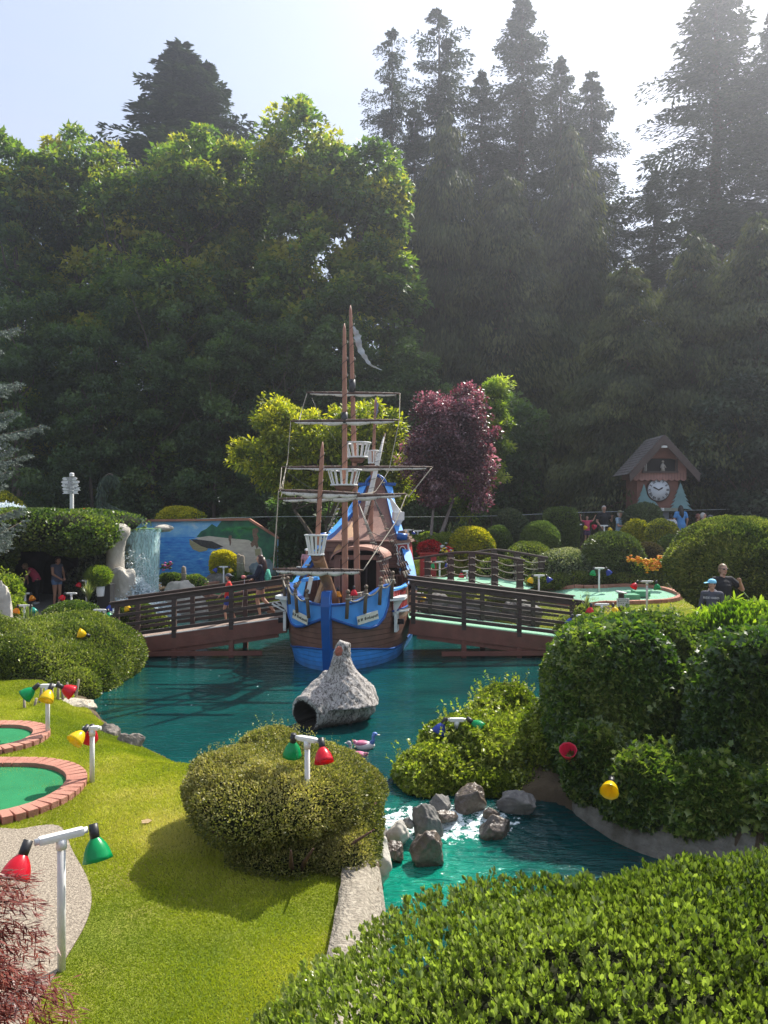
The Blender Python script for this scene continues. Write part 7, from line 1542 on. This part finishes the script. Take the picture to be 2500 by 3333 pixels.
for lab, px, py, D, h, sh in [
    ('nearer lamp of the pair at the left edge, with orange and teal shades', 80, 1975, 20.6, .75, [('orange', -.17, dn(-.2)), ('teal', .17, dn(.5))]),
    ('lamp with teal and orange shades in the grotto shade', 82, 1935, 23.2, .75, [('teal', -.17, dn(-.4)), ('orange', .17, dn(.3))]),
    ('lamp with a single red shade below the walking woman at the grotto', 232, 1935, 22.8, .7, [('red', -.17, dn(-.5))]),
    ('lamp with a red shade beside the iris clump', 281, 1893, 24.6, .75, [('red', -.17, dn(-.3))]),
    ('lamp with a green shade at the start of the left bridge', 325, 1990, 19.4, .6, [('green', .20, dn(.25))]),
    ('lamp with a blue shade and a small yellow one behind the left bridge end', 385, 1966, 20.8, .6, [('blue', -.19, dn(-.2)), ('yellow', .2, dn(.2, .2))]),
    ('lamp with blue and yellow shades in front of the yellow flowering bush', 728, 1848, 27.8, .85, [('blue', -.2, dn(-.6)), ('yellow', .2, dn(.35))]),
    ('lamp with green and red shades on top of the ivy roof', 236, 1665, 27.2, .4, [('green', -.22, (-.9, -.2, -.2)), ('red', .22, (.9, -.2, -.15))]),
    ('lamp with red and yellow shades on the lawn beside the ship castle', 1355, 1936, 22.0, .8, [('red', -.17, dn(-.3)), ('yellow', .17, dn(.2))]),
    ('lamp with green and dark blue shades behind the rope railings', 1431, 1832, 26, 1.0, [('green', -.19, dn(-.3)), ('blue', .19, dn(.3))]),
    ('lamp with yellow and blue shades in front of the rope bridge end', 1754, 1877, 22.5, .8, [('yellow', -.18, dn(-.4)), ('blue', .2, dn(.6))]),
    ('lamp with a flat red shade under the arched bridge ropes', 1520, 1862, 25.2, .6, [('red', -.17, dn(-.1))]),
    ('lamp with green and blue shades above the low clipped hedge', 1950, 1853, 23.4, .85, [('green', -.16, dn(-.2)), ('blue', .2, dn(.6, .1))]),
    ('lamp with red and green shades standing by the faded green carpet', 2106, 1897, 20.5, 1.0, [('red', -.24, dn(-.7)), ('green', .24, dn(.1))]),
    ('lamp with red and yellow shades at the right end of the right bridge', 1959, 1972, 17.6, .8, [('red', -.24, dn(-.2)), ('yellow', .24, dn(.3))]),
    ('lamp with dark blue and green shades over the creeper hedge at the bridge end', 1900, 2009, 16.6, .7, [('blue', -.24, dn(-.4)), ('green', .22, dn(.1))]),
    ('far lamp with a yellow shade beside the square clipped hedge', 1881, 1710, 30.2, .5, [('red', -.16, dn(-.2)), ('yellow', .2, dn(.5))]),
    ('far lamp with pink and yellow shades beside the man in the checked cap', 1967, 1714, 29.4, .7, [('pink', -.22, (-.9, -.2, -.3)), ('yellow', .17, dn(.2))]),
    ('far lamp with a dark shade behind the plum tree, left one', 1328, 1728, 30, .7, [('blue', .18, dn(.2))]),
    ('far lamp with a pale green shade behind the plum tree, right one', 1360, 1731, 30.4, .6, [('green', .2, dn(.6))]),
    ('far lamp with a green shade beside the yellow rounded shrub', 1470, 1736, 29.6, .6, [('green', -.16, dn(-.2))]),
    ('lamp with a red shade on the deck path left of the masts', 982, 1850, 24, .5, [('pink', .0, dn(-.2))])]:
    lamp(lab, px_base(px, py, D, h), h, sh, 0, .28, 1.0)
# lamps on the ship deck and long far string wire
lampshade(ship, 'orange', sl(1100, 1920, 18.1), (0, 0, -1), .9); lampshade(ship, 'red', sl(1152, 1915, 18.1), (0, 0, -1), .9)
t = thing('wire_line', 'thin wire stretched across the back in front of the trees', 'wire', (0, 30.6, 3.5))
q = MB(); P = [at(640, 1690, 31.5), at(900, 1682, 31), at(1300, 1683, 30.6), at(1600, 1680, 31), at(1900, 1668, 32), at(2300, 1660, 33), at(2600, 1650, 34)]
q.tube([x-Vector((0, 30.6, 3.5)) for x in bez(P, 4)], .010, plain('pale_wire', (.45, .5, .5), .5), 5); q.build('strand', t); q = MB()
for x in P[1:-1]: q.tube([(x.x, x.y-30.6, x.z-3.5), (x.x, x.y-30.6+.1, gh(x.x, x.y)-3.5)], .018, wood_dark, 6)
q.build('pole', t)
for px, D, h in ((598, 29.5, .62), (778, 31, .8), (789, 31, .75)):
    q = MB(); q.tube([(0, 0, -.1), (0, 0, h), (.02, 0, h+.04)], [.10, .09, .05], plain('stake_wood', (.26, .22, .17)), 8); q.tube([(.095*math.cos(k), .095*math.sin(k), h*.62) for k in range(6)], .018, rope_m, 5, closed=True)
    o = q.build('rope_post'); p = at(px, 1900 if px < 700 else 1872, D); o.location = (p.x, p.y, p.z); tag(o, {598: 'wooden rope post left of the mural flowers', 778: 'left one of the two wooden posts right of the yellow flowering bush', 789: 'right one of the two wooden posts right of the yellow flowering bush'}[px], 'post')

# ---- decoy ducks
def duck(label, px, py, D, rz, s, cols):
    t = thing('decoy_duck', label, 'duck', at(px, py, D), rz, 'decoy ducks on the pond'); t.location.z = 0
    body, back_, head = cols
    q = MB(); V, F_ = ICO3; V = V.copy(); x = V[:, 0]; W = V*np.array([.17, .085, .075]); W[:, 2] += .035+np.where(x < -.3, (-.3-x)*.06, 0)+np.where(x > .5, .01, 0); W[:, 1] *= np.where(x < -.2, 1-.45*(-.2-x), 1); 
    me = np_mesh('duck_body', W*s, F_, [body], smooth_=True); link('body', me, t)
    q.ball((-.03*s, 0, .075*s), (.12*s, .078*s, .045*s), back_, sub=3); q.tube([(-.10*s, 0, .05*s), (-.15*s, 0, .10*s), (-.19*s, 0, .12*s)], [.05*s, .03*s, .008*s], back_, 8); q.build('wings', t)
    q = MB(); q.tube([(.11*s, 0, .07*s), (.145*s, 0, .13*s), (.14*s, 0, .19*s), (.155*s, 0, .215*s)], [.05*s, .028*s, .026*s, .03*s], head, 10); q.ball((.165*s, 0, .22*s), (.042*s, .034*s, .034*s), head); h = q.build('head', t)
    q = MB(); q.ball((.215*s, 0, .21*s), (.032*s, .017*s, .009*s), plain('duck_bill', (.62, .60, .50), .5)); q.ball((.18*s, -.030*s, .23*s), .006*s, black_p); q.build('bill', h); return t
dp = plain('duck_pale', (.55, .48, .50), .5, .2, 12, col2=(.66, .62, .60)); dk_ = plain('duck_pink', (.50, .14, .24), .5, .3, 14); db = plain('duck_blue', (.12, .22, .55), .45, .2, 12); dg_ = plain('duck_grey', (.28, .28, .30), .5, .4, 18)
duck('pale decoy duck with a blue head swimming to the right', 1185, 2440, 11.7, R(-5), 1.0, (dp, dk_, db))
duck('grey and pink decoy duck half hidden by the golden shrub', 1165, 2475, 11.2, R(150), .95, (dg_, dk_, dg_))
duck('lilac decoy duck behind the golden shrub left of the others', 1075, 2455, 11.4, R(200), .85, (plain('duck_lilac', (.30, .24, .45), .5, .3, 12), dp, db))
q = MB(); q.ball((0, 0, .02), (.035, .028, .02), white_p); o = q.build('golf_ball'); o.location = at(500, 2495, 10.75); tag(o, 'white ball lying at the lawn edge by the water', 'ball')
q = MB(); q.prism([(0, 0, 0), (.06, .01, 0), (.09, .05, .01), (.04, .08, .015), (-.02, .05, .01)], (0, 0, 1), .004, plain('dry_leaf', (.40, .28, .14), .8)); o = q.build('dry_leaf'); o.location = ray(462, 2692)+Vector((0, 0, .03)); tag(o, 'single dry pale leaf on the near lawn', 'leaf')

# ================================================================ people
skin = plain('skin', (.52, .29, .20), .55, .06, 8); skin_t = plain('skin_tan', (.38, .19, .12), .55, .06, 8)
def cloth(name, col, **k): return plain('cloth_'+name, col, .9, k.pop('var', .10), k.pop('scale', 7), bump=.25, bscale=14, **k)
hair_c = {'brown': plain('hair_brown', (.055, .022, .016), .45, .3, 12, stretch=(6, 6, .5)), 'dark': plain('hair_dark', (.02, .014, .012), .5, .3, 12), 'blond': plain('hair_blond', (.24, .155, .085), .5, .25, 12), 'red': plain('hair_red', (.17, .05, .03), .5, .25, 12), 'grey': plain('hair_grey', (.45, .43, .40), .6, .2, 12)}
def vox(q, name, parent, size, m, sm=3):
    o = q.build(name, parent); md = o.modifiers.new('r', 'REMESH'); md.mode = 'VOXEL'; md.voxel_size = size; md.use_smooth_shade = True
    s = o.modifiers.new('s', 'SMOOTH'); s.iterations = sm; s.factor = .5; bake(o); o.data.materials.clear(); o.data.materials.append(m); return o
def person(label, foot, H, rz, pose=None, top=None, bottom=None, hair='brown', hairlen=0, hat=None, sleeves='short', legs='shorts', shoes=None, sk=None, build=1.0, vx=.011, extra=None, glasses=False, hood=False, group=None, face=0):
    t = thing('person', label, 'person', foot, rz, group); k = H/1.75; sk = sk or skin
    J = dict(hip=(0, 0, .95), waist=(0, 0, 1.10), chest=(0, 0, 1.30), neck=(0, .0, 1.47), head=(0, -.015, 1.63), ls=(.185, 0, 1.42), rs=(-.185, 0, 1.42), le=(.25, .02, 1.14), re=(-.25, .02, 1.14), lw=(.26, -.06, .90), rw=(-.26, -.06, .90),
             lh=(.095, 0, .92), rh=(-.095, 0, .92), lk=(.10, -.02, .50), rk=(-.10, -.02, .50), la=(.10, .02, .09), ra=(-.10, .02, .09))
    J.update(pose or {}); J = {n: Vector(v)*k for n, v in J.items()}; B_ = build
    def limb(q, a, b, r0, r1, m=None): q.tube([a, a.lerp(b, .35), b], [r0*k, (r0*.6+r1*.4)*1.04*k, r1*k], m, 12); q.ball(a, r0*k, m); q.ball(b, r1*k, m)
    q = MB(); m = sk
    q.ball(J['hip'], (.155*k*B_, .11*k*B_, .11*k), m); q.ball(J['waist'], (.135*k*B_, .095*k*B_, .13*k), m); q.ball(J['chest'], (.165*k*B_, .105*k*B_, .15*k), m)
    limb(q, J['hip'], J['waist'], .10*B_, .095*B_); limb(q, J['waist'], J['chest'], .095*B_, .10*B_); limb(q, J['chest'], J['neck'], .10, .055); limb(q, J['ls'], J['rs'], .055, .055)
    hd = J['head']; limb(q, J['neck'], hd-Vector((0, 0, .05*k)), .052, .05); q.ball(hd+Vector((0, 0, .012*k)), (.076*k, .093*k, .108*k), m, sub=3); q.ball(hd+Vector((0, -.03*k, -.065*k)), (.052*k, .055*k, .045*k), m)
    fd = Matrix.Rotation(face, 3, 'Z'); q.tube([hd+fd @ Vector((0, -.088*k, .025*k)), hd+fd @ Vector((0, -.112*k, -.018*k))], [.008*k, .016*k], m, 8)
    for s in (1, -1): q.ball(hd+fd @ Vector((s*.076*k, .005*k, 0)), (.012*k, .020*k, .030*k), m)
    for s, sh, el, wr in ((1, 'ls', 'le', 'lw'), (-1, 'rs', 're', 'rw')):
        limb(q, J[sh], J[el], .052*B_**.5, .040*B_**.5); limb(q, J[el], J[wr], .040*B_**.5, .027)
        d = (J[wr]-J[el]).normalized(); ax = d.cross(Vector((0, 0, 1))); ax = ax.normalized() if ax.length > .1 else Vector((0, 1, 0)); n2 = d.cross(ax); w = J[wr]
        q.tube([w, w+d*.05*k, w+d*.085*k], [.026*k, .036*k, .034*k], m, 10)
        for f in range(4): o_ = (f-1.5)*.019*k; L_ = (.060, .072, .068, .052)[f]*k; a = w+d*.085*k+ax*o_; q.tube([a, a+d*L_*.5+n2*.006*k, a+d*L_*.85+n2*.022*k*1], [.0105*k, .010*k, .008*k], m, 6)
        q.tube([w+d*.03*k+ax*s*.026*k, w+d*.06*k+ax*s*.05*k, w+d*.085*k+ax*s*.058*k], [.013*k, .012*k, .009*k], m, 6)
    for s, h, kn, an in ((1, 'lh', 'lk', 'la'), (-1, 'rh', 'rk', 'ra')):
        limb(q, J[h], J[kn], .085*B_**.6, .055*B_**.4); limb(q, J[kn], J[an], .055*B_**.4, .034); a = J[an]
        q.tube([a, a+Vector((0, -.05, -.045))*k, a+Vector((0, -.14, -.062))*k], [.036*k, .036*k, .026*k], m, 8)
    vox(q, 'body', t, vx*k if vx < .01 else vx, sk)
    # eyes and mouth on the face
    q = MB()
    for s in (1, -1): q.ball(hd+fd @ Vector((s*.030*k, -.083*k, .022*k)), (.011*k, .006*k, .006*k), black_p)
    q.ball(hd+fd @ Vector((0, -.088*k, -.052*k)), (.022*k, .006*k, .005*k), plain('lip', (.35, .10, .09), .5)); q.build('face', t)
    if top:
        q = MB(); e = .017; q.ball(J['waist'], ((.135*B_+e)*k, (.098*B_+e)*k, .14*k), top); q.ball(J['chest'], ((.165*B_+e)*k, (.108*B_+e)*k, (.14+e)*k), top)
        hb = J['hip']+Vector((0, 0, .03*k)); q.tube([hb+Vector((0, 0, -.09*k)), J['waist'], J['chest'], J['chest'].lerp(J['neck'], .8)], [(.155*B_+e)*k, (.13*B_+e)*k, (.13*B_+e)*k, .07*k], top, 16); limb(q, J['ls'], J['rs'], .055+e, .055+e)
        if sleeves != 'none':
            for sh, el, wr in (('ls', 'le', 'lw'), ('rs', 're', 'rw')):
                en = J[sh].lerp(J[el], .72) if sleeves == 'short' else J[el]; q.tube([J[sh], en], [(.052*B_**.5+e)*k, (.050*B_**.5+e)*k], top, 12); q.ball(J[sh], (.052+e)*k*B_**.4, top)
                if sleeves == 'long': q.ball(J[el], (.045+e)*k, top); q.tube([J[el], J[wr]], [(.043+e)*k, (.034+e)*k], top, 12)
        if hood: q.ball(J['neck']+Vector((0, .06*k, .0)), (.11*k, .08*k, .07*k), top)
        vox(q, 'shirt', t, .012, top, 2)
    if bottom:
        q = MB(); e = .018; q.ball(J['hip'], ((.155*B_+e)*k, (.112*B_+e)*k, (.10+e)*k), bottom)
        for h, kn, an in (('lh', 'lk', 'la'), ('rh', 'rk', 'ra')):
            f = {'shorts': .72, 'hot': .34, 'long': 1.0}[legs]; q.tube([J[h], J[h].lerp(J[kn], f)], [(.088*B_**.6+e)*k, ((.070 if legs != 'long' else .056)*B_**.5+e)*k], bottom, 14)
            if legs == 'long': q.ball(J[kn], (.058+e)*k, bottom); q.tube([J[kn], J[kn].lerp(J[an], .95)], [(.056+e)*k, (.045+e)*k], bottom, 12)
        vox(q, 'trousers' if legs == 'long' else 'shorts', t, .012, bottom, 2)
    if shoes:
        for an in ('la', 'ra'):
            a = J[an]; q = MB(); q.tube([a+Vector((0, .05, -.045))*k, a+Vector((0, -.03, -.045))*k, a+Vector((0, -.12, -.060))*k, a+Vector((0, -.17, -.066))*k], [.042*k, .048*k, .042*k, .026*k], shoes, 12); q.build('shoe', t)
    hc = hair_c[hair]; q = MB(); c = hd+Vector((0, .012*k, .026*k)); q.ball(c, (.086*k, .100*k, .100*k), hc, sub=3); q.ball(hd+Vector((0, .03*k, -.01*k)), (.082*k, .085*k, .10*k), hc, sub=3)
    if hairlen > 0:
        q.tube([hd+Vector((0, .05*k, .03*k)), hd+Vector((0, .085*k, -.10*k)), J['neck']+Vector((0, .10*k, -.12*k)), J['neck']+Vector((0, .12*k, -hairlen*k))], [.085*k, .092*k, .10*k, .05*k], hc, 12)
        for s in (1, -1): q.tube([hd+Vector((s*.065*k, -.01*k, .02*k)), hd+Vector((s*.078*k, -.0*k, -.10*k)), J['neck']+Vector((s*.10*k, .0, -.10*k))], [.03*k, .034*k, .02*k], hc, 8)
    # keep the face clear of hair
    o = q.build('hair', t); me = o.data; bm = bmesh.new(); bm.from_mesh(me); inv = fd.inverted()
    kill = [v for v in bm.verts if (lambda w: w.y < -.045*k and w.z < .065*k and abs(w.x) < .072*k and w.z > -.2*k)(inv @ (v.co-hd))]; bmesh.ops.delete(bm, geom=kill, context='VERTS'); bm.to_mesh(me); bm.free()
    if hat:
        hm, hd_dir, kind = hat; M = Matrix.Rotation(hd_dir, 3, 'Z'); q = MB(); c = hd+Vector((0, 0, .045*k)); prof = [(.098, .0), (.100, .02), (.094, .05), (.070, .082), (.03, .098), (0, .10)]
        q.lathe([(r*k, z*k) for r, z in prof], hm, c, Matrix.Diagonal((1, 1.1, 1, 1)), 18)
        if kind == 'cap': q.prism([c+M @ Vector((x*k, y*k, z*k)) for x, y, z in ((-.075, -.07, .015), (.075, -.07, .015), (.070, -.14, .006), (.035, -.185, -.004), (-.035, -.185, -.004), (-.070, -.14, .006))], (0, 0, 1), .008*k, hm)
        else: q.lathe([(.09*k, .012*k), (.15*k, -.01*k), (.15*k, -.003*k), (.09*k, .02*k)], hm, c, None, 18)
        q.build('hat', t)
    if glasses:
        q = MB()
        for s in (1, -1): q.ball(hd+fd @ Vector((s*.034*k, -.092*k, .02*k)), (.030*k, .010*k, .018*k), black_p); q.tube([hd+fd @ Vector((s*.06*k, -.085*k, .024*k)), hd+fd @ Vector((s*.085*k, 0, .024*k))], .004*k, black_p, 5)
        q.build('sunglasses', t)
    if extra: extra(t, J, k)
    return t
navy = cloth('navy', (.015, .018, .035)); blk = cloth('black', (.018, .018, .020)); redc = cloth('red', (.72, .045, .035)); denim = cloth('denim', (.10, .17, .30)); grey_s = cloth('grey', (.13, .13, .13)); pinkc = cloth('pink', (.62, .07, .14)); tank = cloth('slate', (.075, .080, .12)); hoodc = cloth('hoodie', (.085, .085, .105)); lblue = cloth('pale_blue', (.30, .42, .52), var=.25, scale=22); bluec = cloth('blue', (.10, .30, .62)); whitec = cloth('white', (.65, .65, .66), var=.3, scale=26); camo = cloth('camo', (.16, .16, .10), var=.4, scale=20)
shoe_g = plain('shoe_grey', (.22, .24, .22), .7, .3, 20); shoe_w = plain('shoe_white', (.55, .55, .55), .6); sandal = plain('sandal', (.18, .09, .05), .7)
def club(q, a, b): q.tube([a, b], .008, plain('club_steel', (.45, .45, .46), .3, metal=.8), 6); q.box(b, (.09, .02, .03), black_p)
dzl = lambda x: lerp(.42, 1.02, (x+6.75)/4.33)
# girl with long hair crossing to the left, facing left
def ex_girl(t, J, k):
    q = MB(); c = J['chest']+Vector((0, .19*k, -.16*k)); q.tube([c+Vector((0, 0, .20*k)), c, c+Vector((0, 0, -.20*k))], [.06*k, .11*k, .09*k], cloth('leaf_print', (.10, .42, .28), var=.6, scale=30), 12); q.build('backpack', t)
    q = MB(); club(q, J['lw']+Vector((0, -.05, -.02)), J['lw']+Vector((0, -.12, -.82))); q.build('golf_club', t)
    q = MB(); q.tube([J['lw']+Vector((0, -.05, .0)), J['lw']+Vector((0, -.13, .0))], .045*k, plain('phone_pink', (.62, .16, .16), .6), 10); q.build('held_item', t)
x = (848-1250)/2500*19.65
person('girl with long brown hair in a dark hooded jacket crossing the left bridge', Vector((x, 19.65, dzl(x)-.01)), 1.60, R(-88), dict(le=(.23, -.10, 1.16), lw=(.15, -.36, 1.14), re=(-.24, .03, 1.14), rw=(-.2, -.22, 1.06), lk=(.09, -.08, .50), la=(.09, .0, .09), rk=(-.09, .06, .50), ra=(-.09, .34, .20)), navy, grey_s, 'brown', .36, None, 'long', 'hot', sandal, extra=ex_girl, hood=True, vx=.009)
x = (745-1250)/2500*19.6
person('boy in a red shirt and backwards cap walking on the left bridge', Vector((x, 19.6, dzl(x)-.01)), 1.22, R(-80), dict(le=(.25, -.12, 1.16), lw=(.22, -.30, 1.0), re=(-.25, .08, 1.16), rw=(-.24, .02, .95), lk=(.1, -.16, .52), la=(.1, -.10, .1), rk=(-.1, .04, .5), ra=(-.1, .22, .14)), redc, cloth('royal', (.05, .08, .35)), 'dark', 0, (plain('cap_navy', (.03, .035, .07), .8, col2=(.25, .27, .32)), R(180), 'cap'), 'short', 'shorts', shoe_g, vx=.009)
# grotto visitors
def gtop(px, yt, D, H): p = at(px, yt, D); return Vector((p.x, p.y, p.z-H))
def gpos(px, py, D, H): p = at(px, py, D); return Vector((p.x, p.y, gh(p.x, p.y)+.012))
person('woman in a slate tank top and denim shorts looking down outside the grotto', gpos(185, 0, 25.3, 0), 1.68, R(-115+180), dict(head=(0, -.06, 1.60), le=(.23, -.06, 1.16), lw=(.10, -.24, 1.02), re=(-.23, -.06, 1.16), rw=(-.08, -.24, 1.0)), tank, denim, 'brown', 0, None, 'none', 'hot', shoe_w, sk=skin_t, build=1.12)
person('person in a pink top and black trousers bending towards the grotto', gpos(120, 0, 26.0, 0), 1.55, R(-60), dict(waist=(0, -.06, 1.08), chest=(0, -.18, 1.24), neck=(0, -.32, 1.36), head=(0, -.42, 1.46), ls=(.18, -.25, 1.34), rs=(-.18, -.25, 1.34), le=(.22, -.38, 1.10), lw=(.15, -.45, .90), re=(-.22, -.32, 1.1), rw=(-.2, -.3, .88)), pinkc, blk, 'blond', .0, None, 'none', 'long', shoe_w)
# man by the ship stern
person('man in black tee shirt, grey shorts and dark cap beside the ship castle', gpos(1352, 0, 22.6, 0), 1.80, R(-75), dict(head=(0, -.06, 1.62), le=(.24, -.12, 1.16), lw=(.06, -.36, 1.12), re=(-.24, -.12, 1.16), rw=(-.02, -.36, 1.10)), blk, grey_s, 'dark', 0, (plain('cap_dark', (.03, .03, .045), .8), 0, 'cap'), 'short', 'shorts', shoe_g, build=1.1)
person('child in pink with a white cap seen left of the ship castle', Vector((at(998, 1800, 25).x, 25.0, at(998, 1902, 25).z)), 1.15, R(20), None, cloth('pale_pink', (.62, .32, .36)), cloth('print_white', (.6, .6, .62), var=.4, scale=20), 'dark', .1, (white_p, 0, 'cap'), 'short', 'shorts', None)
person('adult with a beige hat partly hidden behind the ship rail', Vector((at(1100, 1730, 26.5).x, 26.5, at(1100, 1880, 26.5).z)), 1.6, R(0), None, cloth('olive', (.12, .12, .08)), blk, 'dark', 0, (plain('hat_beige', (.36, .30, .20), .8), 0, 'brim'), 'short', 'long', None)
# woman and boy at the right
person('woman with sunglasses in a black top raising one hand at the right', gpos(2352, 0, 15.2, 0), 1.66, R(12), dict(le=(.38, -.12, 1.22), lw=(.22, -.26, 1.40), re=(-.30, .02, 1.16), rw=(-.38, -.10, .96)), blk, denim, 'blond', 0, None, 'short', 'long', None, build=1.22, glasses=True, vx=.0085)
def ex_boy(t, J, k):
    q = MB(); q.box(J['chest']+Vector((0, -.16*k, .02)), (.001, .001, .001), white_p)
    o = q.build('shirt_print', t); text('lettering', 'RIDE HARD', .055, white_w, J['chest']+Vector((.0, -.150*k, .03)), o, (R(90), 0, R(0)))
person('boy in a pale blue cap and dark printed hooded top facing left', gpos(2318, 0, 14.6, 0), 1.42, R(-30), dict(le=(.24, .03, 1.15), re=(-.24, .03, 1.15)), hoodc, blk, 'dark', 0, (plain('cap_sky', (.22, .58, .78), .7, .05), R(-55), 'cap'), 'long', 'long', None, hood=True, build=.82, vx=.0085, extra=ex_boy, face=R(-25))
# clock visitors
person('man in a camouflage cap and pale blue shirt holding a club near the clock', gtop(2017, 1660, 30.6, 1.80), 1.76, R(40), dict(le=(.24, -.12, 1.16), lw=(.10, -.34, 1.14), re=(-.24, -.10, 1.16), rw=(-.02, -.34, 1.14)), lblue, denim, 'grey', 0, (camo, 0, 'cap'), 'short', 'long', shoe_w)
person('man in a black shirt with a pale chest stripe left of the clock', gtop(1966, 1646, 31.5, 1.86), 1.86, R(5), dict(le=(.27, -.08, 1.16), lw=(.24, -.22, 1.30), re=(-.28, .0, 1.14), rw=(-.16, -.16, .92)), blk, camo, 'grey', 0, None, 'short', 'shorts', None, build=1.15)
person('small child in a pink shirt raising both arms', gtop(1911, 1680, 31.2, 1.20), 1.20, R(0), dict(le=(.36, -.02, 1.48), lw=(.46, -.04, 1.72), re=(-.36, -.02, 1.48), rw=(-.40, -.04, 1.74)), pinkc, cloth('plum', (.10, .06, .13)), 'blond', 0, None, 'short', 'shorts', shoe_w)
person('woman in a long blue tunic with her back turned, watching the clock', gtop(2216, 1645, 31.0, 1.70), 1.70, R(180), dict(le=(.28, .0, 1.15), re=(-.28, .0, 1.15)), bluec, blk, 'dark', .25, None, 'short', 'long', None, build=1.15, extra=lambda t, J, k: vox(MB().tube([J['waist'], J['hip'], J['hip']+Vector((0, 0, -.22*k))], [.16*k, .20*k, .22*k], bluec, 16), 'tunic', t, .012, bluec, 1))
person('child in a white patterned shirt with hands behind, beside the woman in blue', gtop(2184, 1673, 30.6, 1.40), 1.38, R(165), dict(re=(-.27, .10, 1.18), rw=(-.10, .20, 1.05)), whitec, blk, 'dark', 0, None, 'short', 'long', None)
person('bald man in a pale lilac shirt seated low behind the giant round bush', gtop(2288, 1669, 29.4, 1.76), 1.76, R(70), dict(le=(.24, -.1, 1.16)), cloth('lilac', (.42, .45, .62)), blk, 'grey', 0, None, 'short', 'long', None, build=1.15)
person('person with a grey cap behind the bald man', gtop(2311, 1676, 30.2, 1.70), 1.68, R(30), None, cloth('brown', (.14, .09, .07)), blk, 'grey', 0, (grey_s, R(90), 'cap'), 'short', 'long', None)
person('sun tanned person leaning left of the bald man', gtop(2272, 1669, 30.2, 1.70), 1.66, R(60), None, cloth('maroon', (.12, .04, .05)), blk, 'red', 0, None, 'none', 'long', None, sk=skin_t)
person('person with long red hair and a floral top in front of the yellow tipped shrub', gtop(2213, 1723, 26.4, 1.50), 1.48, R(120), None, cloth('floral', (.20, .10, .10), var=.6, scale=30), blk, 'red', .30, None, 'none', 'long', None)
# ================================================================ sunlit haze in the air
def haze(density, aniso, col):
    b = MB(); b.box((0, 85, 32), (300, 210, 70), None); o = b.build('haze')
    m = bpy.data.materials.new('haze_air'); m.use_nodes = True; nt = m.node_tree; nt.nodes.clear(); v = N(nt, 'ShaderNodeVolumePrincipled'); v.inputs['Color'].default_value = (*col, 1); v.inputs['Density'].default_value = density; v.inputs['Anisotropy'].default_value = aniso
    nt.links.new(v.outputs[0], N(nt, 'ShaderNodeOutputMaterial').inputs['Volume']); o.data.materials.clear(); o.data.materials.append(m); return tag(o, kind='stuff')
HZ = haze(.0013, .74, (.86, .90, 1.0)); tag(HZ, 'thin bright haze between the garden and the tall trees', 'haze')
